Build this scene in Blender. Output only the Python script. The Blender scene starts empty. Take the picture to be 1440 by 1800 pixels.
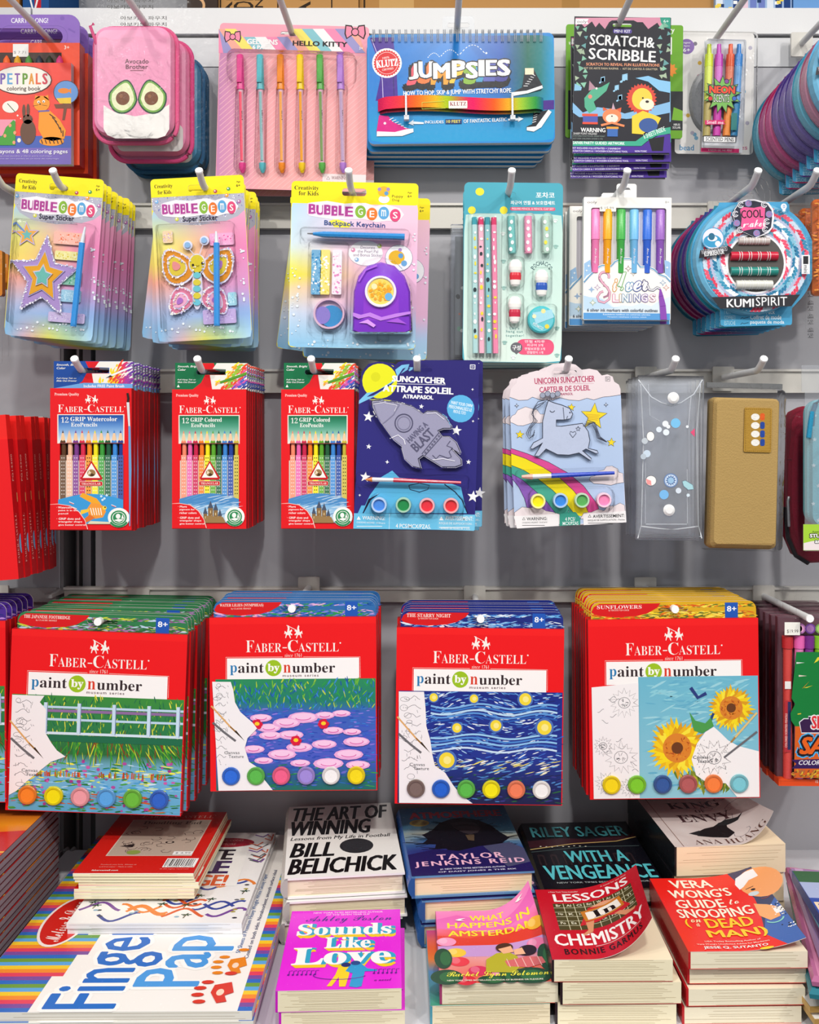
import bpy, math, random
from mathutils import Vector, Matrix
from mathutils.geometry import tessellate_polygon

# ------------------------------------------------------------------ camera, light, exposure
SC = bpy.context.scene
COL = SC.collection
F, PX, PY, CAMZ, DP = 1750.0, 760.0, 765.0, 1.40, 1.50     # focal length in pixels, vanishing point, eye height, eye to back wall
cam = bpy.data.cameras.new('camera'); cam_o = bpy.data.objects.new('camera', cam); COL.objects.link(cam_o)
cam_o.location = (0, -DP, CAMZ); cam_o.rotation_euler = (math.pi/2, 0, 0)
cam.sensor_fit = 'AUTO'; cam.sensor_width = 36; cam.lens = F/1800*36
cam.shift_x = -(PX-720)/1800; cam.shift_y = -(900-PY)/1800; cam.clip_start = .05
SC.camera = cam_o
SC.view_settings.view_transform = 'Standard'; SC.view_settings.look = 'None'
SC.view_settings.gamma = 1; SC.view_settings.use_curve_mapping = False
SC.view_settings.exposure = -0.2
SC.cycles.transparent_max_bounces = 32; SC.cycles.max_bounces = 7
SC.cycles.diffuse_bounces = 3; SC.cycles.glossy_bounces = 3; SC.cycles.caustics_reflective = False
W = bpy.data.worlds.new('store_ambient'); SC.world = W; W.use_nodes = True
W.node_tree.nodes['Background'].inputs[0].default_value = (.93, .96, 1.0, 1)
W.node_tree.nodes['Background'].inputs[1].default_value = .5
def spot(name, loc, aim, power, col, ang, rad=.045, blend=.6):
    l = bpy.data.lights.new(name, 'SPOT'); l.energy = power; l.color = col
    l.spot_size = math.radians(ang); l.spot_blend = blend; l.shadow_soft_size = rad
    o = bpy.data.objects.new(name, l); COL.objects.link(o); o.location = loc
    o.rotation_euler = (Vector(aim)-Vector(loc)).to_track_quat('-Z', 'Y').to_euler()
spot('ceiling_spot', (-.75, -1.45, 3.0), (-.2, 0, 1.15), 30, (1, .94, .85), 75)
spot('ceiling_spot', (.25, -1.55, 3.0), (.05, 0, 1.1), 25, (1, .96, .9), 75)
spot('ceiling_spot', (1.15, -1.40, 3.0), (.3, 0, 1.15), 28, (1, .95, .88), 75)
for i, x in enumerate((-1.3, .1, 1.5)): spot('front_fill_spot', (x, -2.1, 3.0), (x*.35, 0, .78), 98, (1, .97, .93), 60, .07, 1.0)  # unseen fill lamps, added in front to brighten the lower rows

spot('far_spot', (2.7, -2.9, 3.0), (.1, 0, 1.0), 40, (1, .93, .82), 50, .05)
spot('far_spot', (-3.0, -3.3, 3.0), (-.1, 0, 1.0), 50, (1, .95, .88), 50, .05)

# ------------------------------------------------------------------ colours and materials
def srgb(c):
    if isinstance(c, str): c = tuple(int(c[i:i+2], 16) for i in (0, 2, 4))
    return c
_lc = {}
def lin(c):
    c = srgb(c); k = c
    if k not in _lc:
        _lc[k] = tuple((v/255/12.92 if v/255 <= .04045 else ((max(v, 0)/255+.055)/1.055)**2.4) for v in c) + (1.0,)
    return _lc[k]
def mix(a, b, t):
    a = srgb(a); b = srgb(b); t = min(1, max(0, t)); return tuple(a[i]+(b[i]-a[i])*t for i in range(3))
def ramp(stops, t):
    if t <= stops[0][0]: return srgb(stops[0][1])
    for (a, ca), (b, cb) in zip(stops, stops[1:]):
        if t <= b: return mix(ca, cb, (t-a)/(b-a))
    return srgb(stops[-1][1])
def ink_mat(name, rough, spec=.4, coat=0, bump=.0, scale=200, metal=0):
    m = bpy.data.materials.new(name); m.use_nodes = True; nt = m.node_tree
    b = nt.nodes['Principled BSDF']; at = nt.nodes.new('ShaderNodeAttribute'); at.attribute_name = 'ink'
    nz = nt.nodes.new('ShaderNodeTexNoise'); nz.inputs['Scale'].default_value = scale
    tc = nt.nodes.new('ShaderNodeTexCoord'); nt.links.new(tc.outputs['Object'], nz.inputs['Vector'])
    mr = nt.nodes.new('ShaderNodeMapRange'); mr.inputs['To Min'].default_value = rough-.06; mr.inputs['To Max'].default_value = rough+.06
    nt.links.new(nz.outputs['Fac'], mr.inputs['Value']); nt.links.new(mr.outputs[0], b.inputs['Roughness'])
    nt.links.new(at.outputs['Color'], b.inputs['Base Color'])
    b.inputs['Specular IOR Level'].default_value = spec; b.inputs['Coat Weight'].default_value = coat; b.inputs['Metallic'].default_value = metal
    if bump:
        bp = nt.nodes.new('ShaderNodeBump'); bp.inputs['Strength'].default_value = bump; bp.inputs['Distance'].default_value = .002
        nt.links.new(nz.outputs['Fac'], bp.inputs['Height']); nt.links.new(bp.outputs[0], b.inputs['Normal'])
    return m
M_PRINT = ink_mat('printed_card', .42, .3)
M_GLOSS = ink_mat('glossy_print', .25, .4)
M_PAPER = ink_mat('paper', .75, .2, bump=.1, scale=90)
M_PLASTIC = ink_mat('moulded_plastic', .28, .5)
M_CLOTH = ink_mat('woven_cloth', .85, .2, bump=.35, scale=500)
M_PAINT = ink_mat('powder_coat', .5, .35, bump=.05, scale=700)
M_FOIL = ink_mat('metallic_foil', .25, .5, metal=.75)
def film(name, rough=.08, blend=.12, crinkle=.0, scale=25, tint=(1, 1, 1), haze=0.0):
    m = bpy.data.materials.new(name); m.use_nodes = True; nt = m.node_tree; nt.nodes.remove(nt.nodes['Principled BSDF'])
    out = nt.nodes['Material Output']; tr = nt.nodes.new('ShaderNodeBsdfTransparent'); tr.inputs[0].default_value = tint+(1,)
    gl = nt.nodes.new('ShaderNodeBsdfGlossy'); gl.inputs['Roughness'].default_value = rough
    lw = nt.nodes.new('ShaderNodeLayerWeight'); lw.inputs['Blend'].default_value = blend
    mx = nt.nodes.new('ShaderNodeMixShader'); nt.links.new(lw.outputs['Fresnel'], mx.inputs[0])
    nt.links.new(tr.outputs[0], mx.inputs[1]); nt.links.new(gl.outputs[0], mx.inputs[2]); last = mx
    if haze:
        df = nt.nodes.new('ShaderNodeBsdfDiffuse'); df.inputs[0].default_value = (.85, .87, .9, 1)
        m2 = nt.nodes.new('ShaderNodeMixShader'); m2.inputs[0].default_value = haze
        nt.links.new(mx.outputs[0], m2.inputs[1]); nt.links.new(df.outputs[0], m2.inputs[2]); last = m2
    nt.links.new(last.outputs[0], out.inputs[0])
    if crinkle:
        tc = nt.nodes.new('ShaderNodeTexCoord'); nz = nt.nodes.new('ShaderNodeTexNoise'); nz.inputs['Scale'].default_value = scale; nz.inputs['Detail'].default_value = 3; nz.inputs['Distortion'].default_value = 1.5
        nt.links.new(tc.outputs['Object'], nz.inputs['Vector'])
        bp = nt.nodes.new('ShaderNodeBump'); bp.inputs['Strength'].default_value = crinkle; bp.inputs['Distance'].default_value = .01
        nt.links.new(nz.outputs['Fac'], bp.inputs['Height']); nt.links.new(bp.outputs[0], gl.inputs['Normal']); nt.links.new(bp.outputs[0], lw.inputs['Normal'])
    return m
M_FILM = film('clear_blister', .07, .09, .2, 30)
M_BAG = film('crinkled_clear_bag', .15, .13, .4, 45, haze=.008)
M_VINYL = film('clear_vinyl', .12, .2, .15, 22, (.95, .96, .98), haze=.1)

# ------------------------------------------------------------------ text (built-in typeface, turned into flat outlines)
_tc = bpy.data.curves.new('lettering', 'FONT'); _tc.resolution_u = 2
_to = bpy.data.objects.new('lettering', _tc)
_tcache = {}
def _alpha(s, up, lo, dg=None):
    o = ''
    for ch in s:
        if 'A' <= ch <= 'Z': o += chr(up+ord(ch)-65)
        elif 'a' <= ch <= 'z': o += chr(0x210E if lo+ord(ch)-97 == 0x1D455 else lo+ord(ch)-97)
        elif dg and '0' <= ch <= '9': o += chr(dg+ord(ch)-48)
        else: o += ch
    return o
def glyphs(s, st):
    """triangles of a line of lettering, fitted to the unit box. styles: S serif, s light serif, i italic serif, k script, b/B heavier, o slanted, w wide spacing"""
    key = (s, st)
    if key in _tcache: return _tcache[key]
    body = s
    if 'S' in st or 's' in st: body = _alpha(s, 0x1D400, 0x1D41A, 0x1D7CE)
    if 'i' in st: body = _alpha(s, 0x1D434, 0x1D44E)
    if 'k' in st: body = _alpha(s, 0x1D4D0, 0x1D4EA)
    _tc.body = body; _tc.shear = .28 if 'o' in st else 0; _tc.space_character = 1.25 if 'w' in st else 1.0
    _tc.offset = .012 if 'b' in st else -.012 if 's' in st else 0
    me = _to.to_mesh()
    vs = [(v.co.x, v.co.y) for v in me.vertices]; fs = [tuple(p.vertices) for p in me.polygons]
    _to.to_mesh_clear()
    if not vs: vs = [(0, 0), (1, 0), (1, 1)]; fs = []
    x0 = min(v[0] for v in vs); x1 = max(v[0] for v in vs); y0 = min(v[1] for v in vs); y1 = max(v[1] for v in vs)
    w = max(x1-x0, 1e-6); h = max(y1-y0, 1e-6)
    r = ([((x-x0)/w-.5, (y-y0)/h-.5) for x, y in vs], fs, w/h)
    _tcache[key] = r
    return r

# ------------------------------------------------------------------ mesh builder (every face carries its own ink colour)
class MB:
    def __init__(s): s.v = []; s.f = []; s.c = []
    def add(s, vs, fs, col):
        b = len(s.v); s.v += [tuple(q) for q in vs]
        multi = isinstance(col, list)
        for f in fs:
            s.f.append(tuple(i+b for i in f)); s.c.append([lin(col[i]) for i in f] if multi else lin(col))
    def box(s, x0, x1, y0, y1, z0, z1, col, front=None):
        v = [(x0, y0, z0), (x1, y0, z0), (x1, y1, z0), (x0, y1, z0), (x0, y0, z1), (x1, y0, z1), (x1, y1, z1), (x0, y1, z1)]
        s.add(v, [(3, 2, 1, 0), (4, 5, 6, 7), (1, 2, 6, 5), (2, 3, 7, 6), (3, 0, 4, 7)], col); s.add(v, [(0, 1, 5, 4)], front or col)
    def prism(s, pts, y0, y1, col, side=None, holes=(), back=None, axis='y'):
        """outline in (X, Z) pushed from y0 (front) to y1 (back)"""
        loops = [list(pts)] + [list(h) for h in holes]
        flat = [q for l in loops for q in l]
        tri = tessellate_polygon([[Vector((x, z, 0)) for x, z in l] for l in loops])
        P = (lambda x, z, y: (x, y, z)) if axis == 'y' else (lambda x, z, y: (x, z, y))
        def orient(t, sgn):
            (ax, az), (bx, bz), (cx, cz) = (flat[i] for i in t)
            return tuple(t) if ((bx-ax)*(cz-az)-(bz-az)*(cx-ax))*sgn > 0 else tuple(reversed(t))
        s1 = 1 if axis == 'y' else -1
        s.add([P(x, z, y0) for x, z in flat], [orient(t, s1) for t in tri], col)
        s.add([P(x, z, y1) for x, z in flat], [orient(t, -s1) for t in tri], back or side or col)
        for l in loops:
            n = len(l); v = [P(x, z, y0) for x, z in l]+[P(x, z, y1) for x, z in l]
            s.add(v, [(i, (i+1) % n, n+(i+1) % n, n+i) for i in range(n)], side or col)
    def tube(s, path, r, col, n=10, cap=True):
        path = [Vector(p) for p in path]; rr = r if isinstance(r, (list, tuple)) else [r]*len(path); vs = []
        for i, p in enumerate(path):
            t = (path[min(i+1, len(path)-1)]-path[max(i-1, 0)]).normalized()
            a = Vector((0, 0, 1)) if abs(t.z) < .8 else Vector((1, 0, 0))
            u = t.cross(a).normalized(); w = t.cross(u)
            vs += [p+(u*math.cos(2*math.pi*k/n)+w*math.sin(2*math.pi*k/n))*rr[i] for k in range(n)]
        fs = [(i*n+k, i*n+(k+1) % n, (i+1)*n+(k+1) % n, (i+1)*n+k) for i in range(len(path)-1) for k in range(n)]
        if cap: fs += [tuple(range(n)), tuple(reversed(range((len(path)-1)*n, len(path)*n)))]
        s.add(vs, fs, col)
    def rings(s, loops, col, cap=True):
        """skin between equal-length loops of 3-D points; col may be one colour or one per loop gap"""
        n = len(loops[0])
        for i in range(len(loops)-1):
            c = col[i] if isinstance(col, list) else col
            s.add(loops[i]+loops[i+1], [(k, (k+1) % n, n+(k+1) % n, n+k) for k in range(n)], c)
        if cap: s.add(loops[-1], [tuple(range(n))], col[-1] if isinstance(col, list) else col)
    def blister(s, pts, y, h, col='ffffff', bev=.25, flange=0):
        """a clear moulded bubble over an outline"""
        cx = sum(p[0] for p in pts)/len(pts); cz = sum(p[1] for p in pts)/len(pts)
        def sc(k, yy): return [(cx+(x-cx)*k, yy, cz+(z-cz)*k) for x, z in pts]
        s.rings([sc(1, y), sc(.985, y-h*.7), sc(.955, y-h*.93), sc(.9, y-h)], col)
    def subdiv(s, mx):
        """cut long faces into small triangles so that a cover can bend"""
        F2, C2 = [], []; cache = {}
        def mid(i, j):
            k = (min(i, j), max(i, j))
            if k not in cache: s.v.append(tuple((a+b)/2 for a, b in zip(s.v[i], s.v[j]))); cache[k] = len(s.v)-1
            return cache[k]
        st = []
        for f, c in zip(s.f, s.c):
            for k in range(1, len(f)-1): st.append(((f[0], f[k], f[k+1]), [c[0], c[k], c[k+1]] if isinstance(c, list) else c))
        while st:
            (a, b, c), q = st.pop(); A, B, C = (Vector(s.v[i]) for i in (a, b, c))
            if max((A-B).length, (B-C).length, (C-A).length) < mx: F2.append((a, b, c)); C2.append(q); continue
            d, e, f = mid(a, b), mid(b, c), mid(c, a)
            if isinstance(q, list):
                m3 = lambda u, v: tuple((p+r)/2 for p, r in zip(u, v)); qa, qb, qc = q; x, y, z = m3(qa, qb), m3(qb, qc), m3(qc, qa)
                st += [((a, d, f), [qa, x, z]), ((d, b, e), [x, qb, y]), ((f, e, c), [z, y, qc]), ((d, e, f), [x, y, z])]
            else: st += [((a, d, f), q), ((d, b, e), q), ((f, e, c), q), ((d, e, f), q)]
        s.f, s.c = F2, C2; return s
    def warp(s, fn): s.v = [fn(*p) for p in s.v]; return s
    def build(s, name, mat, parent=None, smooth=False, bend=None, loc=None):
        me = bpy.data.meshes.new(name); me.from_pydata(s.v, [], s.f)
        a = me.color_attributes.new('ink', 'FLOAT_COLOR', 'CORNER')
        buf = []
        for f, c in zip(s.f, s.c):
            if isinstance(c, list):
                for q in c: buf += q
            else: buf += list(c)*len(f)
        a.data.foreach_set('color', buf)
        me.materials.append(mat)
        if smooth:
            me.polygons.foreach_set('use_smooth', [True]*len(me.polygons))
            me.update()
            try: me.set_sharp_from_angle(angle=math.radians(40))
            except Exception: pass
        me.update()
        o = bpy.data.objects.new(name, me); COL.objects.link(o)
        if parent: o.parent = parent
        if loc: o.location = loc
        return o

# ------------------------------------------------------------------ printed artwork, laid down in thin layers of ink
def rr(x0, y0, x1, y1, r, n=5):
    if r <= 0: return [(x0, y0), (x1, y0), (x1, y1), (x0, y1)]
    o = []
    for cx, cy, a in ((x0+r, y0+r, 180), (x1-r, y0+r, 270), (x1-r, y1-r, 0), (x0+r, y1-r, 90)):
        for k in range(n+1):
            t = math.radians(a+90*k/n); o.append((cx+r*math.cos(t), cy+r*math.sin(t)))
    return o
def ell(cx, cy, rx, ry=None, n=24, a0=0):
    ry = ry or rx; return [(cx+rx*math.cos(2*math.pi*k/n+a0), cy+ry*math.sin(2*math.pi*k/n+a0)) for k in range(n)]
def starpts(cx, cy, R, r, n=5, rot=-90):
    return [(cx+(R if k % 2 == 0 else r)*math.cos(math.radians(rot+180*k/n)), cy+(R if k % 2 == 0 else r)*math.sin(math.radians(rot+180*k/n))) for k in range(2*n)]
class Art:
    EPS = 1.5e-5
    def __init__(s, P, place, sx, sy, mb=None, eps=None):
        if eps: s.EPS = eps
        s._P, s.place, s.s0 = P, place, (sx, sy); s.mb = mb or MB(); s.L = 1; s.o = (0, 0, 1, 1)
    def fr(s, ox, oy, kx, ky=None): s.o = (ox, oy, kx, ky or kx); return s
    def P(s, x, y): return s._P(s.o[0]+x/s.o[2], s.o[1]+y/s.o[3])
    def sx(s): return s.s0[0]/s.o[2]
    def sy(s): return s.s0[1]/s.o[3]
    def raw(s, pts, faces, col, dl=1):
        s.L += dl; z = s.L*s.EPS; s.mb.add([s.place(x, w, z) for x, w in pts], faces, col)
    def loc(s, pts, col, dl=1):
        """closed outline in plane units"""
        tri = tessellate_polygon([[Vector((x, z, 0)) for x, z in pts]])
        o = []
        for t in tri:
            (ax, az), (bx, bz), (cx, cz) = (pts[i] for i in t)
            o.append(tuple(t) if (bx-ax)*(cz-az)-(bz-az)*(cx-ax) > 0 else tuple(reversed(t)))
        s.raw(pts, o, col, dl)
    def poly(s, pts, col, dl=1): s.loc([s.P(*p) for p in pts], col, dl)
    def rc(s, cx, cy, w, h, col, r=0, dl=1):
        X, Z = s.P(cx, cy); a = w*s.sx()/2; b = h*s.sy()/2
        s.loc([(X+x, Z+z) for x, z in rr(-a, -b, a, b, r*s.sx())], col, dl)
    def rect(s, x0, y0, x1, y1, col, r=0, dl=1): s.rc((x0+x1)/2, (y0+y1)/2, x1-x0, y1-y0, col, r, dl)
    def c(s, cx, cy, r, col, ry=None, dl=1, n=22):
        X, Z = s.P(cx, cy); s.loc([(X+x, Z+z) for x, z in ell(0, 0, r*s.sx(), (ry or r)*s.sy(), n)], col, dl)
    def star(s, cx, cy, R, r, col, n=5, rot=90, dl=1):
        X, Z = s.P(cx, cy); s.loc([(X+x, Z+z) for x, z in starpts(0, 0, R*s.sx(), r*s.sx(), n, rot)], col, dl)
    def line(s, pts, w, col, dl=1):
        q = [s.P(*p) for p in pts]; h = w*s.sx()/2; vs = []; n = len(q)
        for i in range(n):
            a = q[max(i-1, 0)]; b = q[min(i+1, n-1)]; dx, dz = b[0]-a[0], b[1]-a[1]; m = math.hypot(dx, dz) or 1
            vs += [(q[i][0]-dz/m*h, q[i][1]+dx/m*h), (q[i][0]+dz/m*h, q[i][1]-dx/m*h)]
        s.raw(vs, [(2*i, 2*i+1, 2*i+3, 2*i+2) for i in range(n-1)], col, dl)
    def loop(s, pts, w, col, dl=1): s.line(list(pts)+[pts[0]], w, col, dl)
    def arc(s, cx, cy, r, a0, a1, w, col, n=14, ry=None, dl=1):
        s.line([(cx+r*math.cos(math.radians(a0+(a1-a0)*k/n)), cy+(ry or r)*math.sin(math.radians(a0+(a1-a0)*k/n))) for k in range(n+1)], w, col, dl)
    def t(s, st, x0, y0, x1, y1, col, sty='', rot=0, out=None, dl=1):
        """lettering fitted to a box; out = (growth, colour) puts a heavier outline beneath"""
        w, h = (x1-x0), (y1-y0); X, Z = s.P((x0+x1)/2, (y0+y1)/2); a = w*s.sx(); b = h*s.sy()
        if abs(rot) == 90: a, b = h*s.sy(), w*s.sx()
        ca, sa = math.cos(math.radians(rot)), math.sin(math.radians(rot))
        vs, fs, asp = glyphs(st, sty); pt = lambda x, z: (X+x*ca+z*sa, Z-x*sa+z*ca)
        if out:
            g = out[0]*s.sx()+min(b, 1.25*a/max(1, len(st)))*(.034 if 'B' in sty else .062 if 'X' in sty else 0)
            for dx, dz in ((g, 0), (-g, 0), (0, g), (0, -g), (g*.7, g*.7), (-g*.7, g*.7), (g*.7, -g*.7), (-g*.7, -g*.7)):
                s.raw([pt(x*a+dx, z*b+dz) for x, z in vs], fs, out[1], .12)
        k = min(b, 1.25*a/max(1, len(st)))*(.034 if 'B' in sty else .062 if 'X' in sty else 0)
        if not k: s.raw([pt(x*a, z*b) for x, z in vs], fs, col, dl); return
        a2, b2 = max(a-2*k, a*.6), max(b-k, b*.8)                  # heavier weights: the outline struck several times, slightly shifted
        for dx, dz in (((-1, 0), (1, 0), (0, .5), (0, -.5)) if 'X' not in sty else ((-1, .5), (1, .5), (-1, -.5), (1, -.5), (-.33, 0), (.33, 0))):
            s.raw([pt(x*a2+dx*k, z*b2+dz*k) for x, z in vs], fs, col, dl if dx == -1 and dz >= 0 else .06)
    def field(s, x0, y0, x1, y1, nx, ny, fn, clip=0, dl=1):
        """a tinted area; fn(u, v) gives the printed colour; clip rounds the corners"""
        X, Z = s.P((x0+x1)/2, (y0+y1)/2); a = (x1-x0)*s.sx(); b = (y1-y0)*s.sy(); r = clip*s.sx(); vs = []; cs = []
        for j in range(ny+1):
            for i in range(nx+1):
                u, v = i/nx, j/ny; x = (u-.5)*a; z = (.5-v)*b
                if r:
                    ex = abs(x)-(a/2-r); ez = abs(z)-(b/2-r)
                    if ex > 0 and ez > 0:
                        m = math.hypot(ex, ez)
                        if m > r: x = math.copysign(a/2-r+ex/m*r, x); z = math.copysign(b/2-r+ez/m*r, z)
                vs.append((X+x, Z+z)); cs.append(fn(u, v))
        s.raw(vs, [(j*(nx+1)+i, (j+1)*(nx+1)+i, (j+1)*(nx+1)+i+1, j*(nx+1)+i+1) for j in range(ny) for i in range(nx)], cs, dl)
    def dabs(s, n, x0, y0, x1, y1, fn, seed=1, lay=4):
        """n short brush marks; fn(u, v, rnd) -> (length, width, angle in degrees, colour) or None"""
        rnd = random.Random(seed)
        for k in range(n):
            u, v = rnd.random(), rnd.random(); q = fn(u, v, rnd)
            if not q: continue
            l, w, an, col = q; X, Z = s.P(x0+(x1-x0)*u, y0+(y1-y0)*v); ca, sa = math.cos(math.radians(an)), math.sin(math.radians(an))
            l *= s.sx()/2; w *= s.sx()/2
            pts = [(X+x*ca-z*sa, Z+x*sa+z*ca) for x, z in ((-l, 0), (-l*.5, -w), (l*.5, -w*.8), (l, 0), (l*.5, w), (-l*.5, w*.8))]
            s.raw(pts, [(0, 1, 2, 3, 4, 5)], col, 1 if k % max(1, n//lay) == 0 else .002)
    def build(s, name, mat, parent=None): return s.mb.build(name, mat, parent)

# ------------------------------------------------------------------ things, parts, copies
def thing(name, label, cat, loc=(0, 0, 0), group=None, rot=(0, 0, 0)):
    o = bpy.data.objects.new(name, None); COL.objects.link(o); o.empty_display_size = .02
    o.location = loc; o.rotation_euler = rot; o['label'] = label; o['category'] = cat
    if group: o['group'] = group
    return o
def tag(o, label, cat, group=None):
    o['label'] = label; o['category'] = cat
    if group: o['group'] = group
    return o
def dup(root, loc, rot, label, skip=()):
    r = root.copy(); COL.objects.link(r); r.location = loc; r.rotation_euler = rot; r['label'] = label
    for ch in root.children:
        if ch.name.split('.')[0] in skip: continue
        c = ch.copy(); COL.objects.link(c); c.parent = r
        for g in ch.children:
            if g.name.split('.')[0] in skip: continue
            d = g.copy(); COL.objects.link(d); d.parent = c
    return r
ORD = ['first', 'second', 'third', 'fourth', 'fifth', 'sixth', 'seventh', 'eighth', 'ninth', 'tenth', 'eleventh', 'twelfth', 'thirteenth', 'fourteenth', 'fifteenth', 'sixteenth']
def stack(root, n, step, label, jit=(0, 0, 0), seed=1, skip=(), rolls=None):
    """n copies farther back along the hook; label has {} for the place counted from the front"""
    rnd = random.Random(seed); out = []
    for k in range(1, n+1):
        l = root.location; roll = rolls[k-1] if rolls else rnd.uniform(-1, 1)*jit[0]
        out.append(dup(root, (l.x+rnd.uniform(-1, 1)*jit[1], l.y+step*k, l.z+rnd.uniform(-1, 0)*jit[2]),
            (0, math.radians(roll), 0), label.format(ORD[k]), skip))
    return out
ROD = {1: .583, 2: .3318, 3: .086, 4: -.2395, 35: .012, 41: -.2438, 42: -.2267, 43: -.2401, 44: -.2274}          # height of each level's hooks above the eye
def wx(px, d): return (px-PX)*d/F
def wz(py, d): return CAMZ-(py-PY)*d/F
def hang(name, label, cat, row, tip, d, group=None, roll=0):
    """a thing on a hook: its origin is where the rod passes through it"""
    r = thing(name, label, cat, (wx(tip, 1.30), d-DP, CAMZ+ROD[row]), group, (0, math.radians(roll), 0))
    return r
def art(root, d, y=0.0, mb=None, ref=None, straight=None):
    """artwork facing the shopper on a hanging thing; straight = pivot of a layout measured square to the thing itself"""
    a = -root.rotation_euler.y; ca, sa = math.cos(a), math.sin(a); lx, lz = root.location.x, root.location.z; dd = (ref or d)
    def P(px, py):
        x = (px-PX)*dd/F-lx; z = CAMZ-(py-PY)*dd/F-lz
        if straight:
            X = (straight[0]-PX)*dd/F-lx; Z = CAMZ-(straight[1]-PY)*dd/F-lz
            return (X*ca+Z*sa+x-X, -X*sa+Z*ca+z-Z)
        return (x*ca+z*sa, -x*sa+z*ca)
    return Art(P, lambda x, w, l: (x, y-l, w), dd/F, dd/F, mb)
def outline(A, cx, cy, w, h, r=0, n=5):
    X, Z = A.P(cx, cy); a = w*A.sx()/2; b = h*A.sy()/2
    return [(X+x, Z+z) for x, z in rr(-a, -b, a, b, r*A.sx(), n)]
def bx(A, x0, y0, x1, y1, r=0): return outline(A, (x0+x1)/2, (y0+y1)/2, x1-x0, y1-y0, r)
def fc_logo(A, x0, y0, x1, y1, col='f4efe8', rid=True):
    """small-caps maker's name with the two riders above it"""
    w = x1-x0; h = y1-y0
    A.t('F', x0, y0, x0+w*.085, y1, col, 's'); A.t('ABER', x0+w*.09, y0+h*.24, x0+w*.375, y1, col, 's', dl=0)
    A.t('-', x0+w*.385, y0+h*.6, x0+w*.43, y0+h*.68, col, '', dl=0)
    A.t('C', x0+w*.44, y0-h*.02, x0+w*.545, y1, col, 's', dl=0); A.t('ASTELL', x0+w*.55, y0+h*.24, x0+w*.975, y1, col, 's', dl=0)
    A.c(x1-w*.008, y0+h*.26, w*.008, col, dl=0)
    if rid:
        cx = (x0+x1)/2; u = w*.095
        for s in (-1, 1):
            q = lambda a, b: (cx+s*u*a, y0-h*b)
            A.poly([q(.12, .78), (q(.2, .95)), q(.34, .86), q(.5, .72), q(.78, .7), q(.95, .82), q(1.02, .5), q(.9, .62), q(.84, .5), q(.9, .2), q(.82, .2), q(.72, .46), q(.5, .44), q(.36, .16), q(.28, .18), q(.38, .5), q(.18, .42), q(.1, .5), q(.28, .62), q(.26, .74)], col)
            A.poly([q(.45, .7), q(.42, 1.05), q(.55, 1.3), q(.66, 1.2), q(.62, 1.02), q(.7, .72)], col, .2)
        A.line([(cx-u*.75, y0-h*1.3), (cx+u*.45, y0-h*.82)], w*.006, col, .2)

# ------------------------------------------------------------------ the setting
def struct(name, mb, mat, smooth=False):
    o = mb.build(name, mat, None, smooth); o['kind'] = 'structure'; return o
SHELF = CAMZ-.625
def pan(px): return wx(px, DP)
def pz(py): return wz(py, DP)
m = MB(); m.box(pan(168), 1.25, 0, .012, .2, pz(119), 'b4b4ba')
struct('wall_back', m, M_PAINT)
m = MB(); m.box(-1.6, pan(106), 0, .012, .2, pz(119), 'a8a8ad'); struct('wall_left', m, M_PAINT)
m = MB(); m.box(-1.6, 1.25, .16, .18, .2, 2.3, 'a2a2a6'); struct('wall_rear', m, M_PAINT)
m = MB()                                              # upright channel between the bays
for a, b, y0, y1, c in ((107, 112, .0, .05, '8c8c8e'), (112, 130, .05, .06, '77767a'), (130, 134, .012, .06, '9a9998'), (134, 144, .03, .06, '8a898c'), (144, 158, .004, .06, '85848a'), (158, 167, .07, .08, '202022')):
    m.box(pan(a), pan(b), y0, y1, .2, pz(119), c)
struct('trim_1', m, M_PAINT)
m = MB(); m.box(-1.6, 1.25, 0, .014, pz(117), pz(66.5), 'dcdde0'); m.box(-1.6, 1.25, .012, .02, pz(120), pz(62), '55565a'); struct('trim_2', m, M_PAINT)
m = MB(); m.box(pan(60), 1.25, -.006, .02, pz(62), pz(17), 'e9e9ea'); m.box(-1.6, pan(55), -.002, .02, pz(62), pz(14), 'dcdcde'); struct('trim_3', m, M_PAINT)
m = MB(); m.box(-1.6, 1.25, .02, .42, pz(26), pz(18), 'e2e2e2'); struct('trim_4', m, M_PAINT)
def rail(k, t, b, x0=170, x1=None):
    m = MB(); X1 = x1 if x1 is not None else 1.25
    m.box(pan(x0), X1, -.012, -.001, pz(b), pz(t), 'd9d6ce'); m.box(pan(x0), X1, -.016, -.011, pz(t+4), pz(t), 'e0ddd6'); struct('trim_%d' % k, m, M_PAINT)
rail(5, 361, 404); rail(6, 650, 691); rail(7, 1030, 1056, 118)
m = MB(); m.box(-1.6, pan(104), -.012, -.001, pz(1056), pz(1032), 'a9a9aa'); m.box(pan(104), pan(118), -.06, .0, pz(1040), pz(1034), 'a5a4a4'); struct('trim_8', m, M_PAINT)
m = MB()
for py in (906, 911): m.tube([(pan(118), .002, pz(py)), (pan(144), .002, pz(py))], .0022, '2a2a2c', 8)
m.box(pan(142), pan(151), -.006, .0, pz(916), pz(900), '222224'); struct('trim_9', m, M_PAINT)
m = MB()                                              # bracket prongs at the foot of the upright
for px in (112, 124): m.tube([(pan(px), -.005, pz(1575)), (pan(px), -.005, pz(1505)), (pan(px+3), -.002, pz(1496)), (pan(px+6), .004, pz(1493))], .0035, '9a9a9c', 8)
m.tube([(pan(104), .0, pz(1512)), (pan(140), .0, pz(1512))], .003, '3a3a3c', 8); struct('trim_10', m, M_PAINT)
m = MB(); m.box(wx(118, 1.5), 1.25, -.462, 0, SHELF-.03, SHELF, 'd9d9de'); m.box(wx(118, 1.5), 1.25, -.467, -.462, SHELF-.04, SHELF, 'ececf0')
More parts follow.
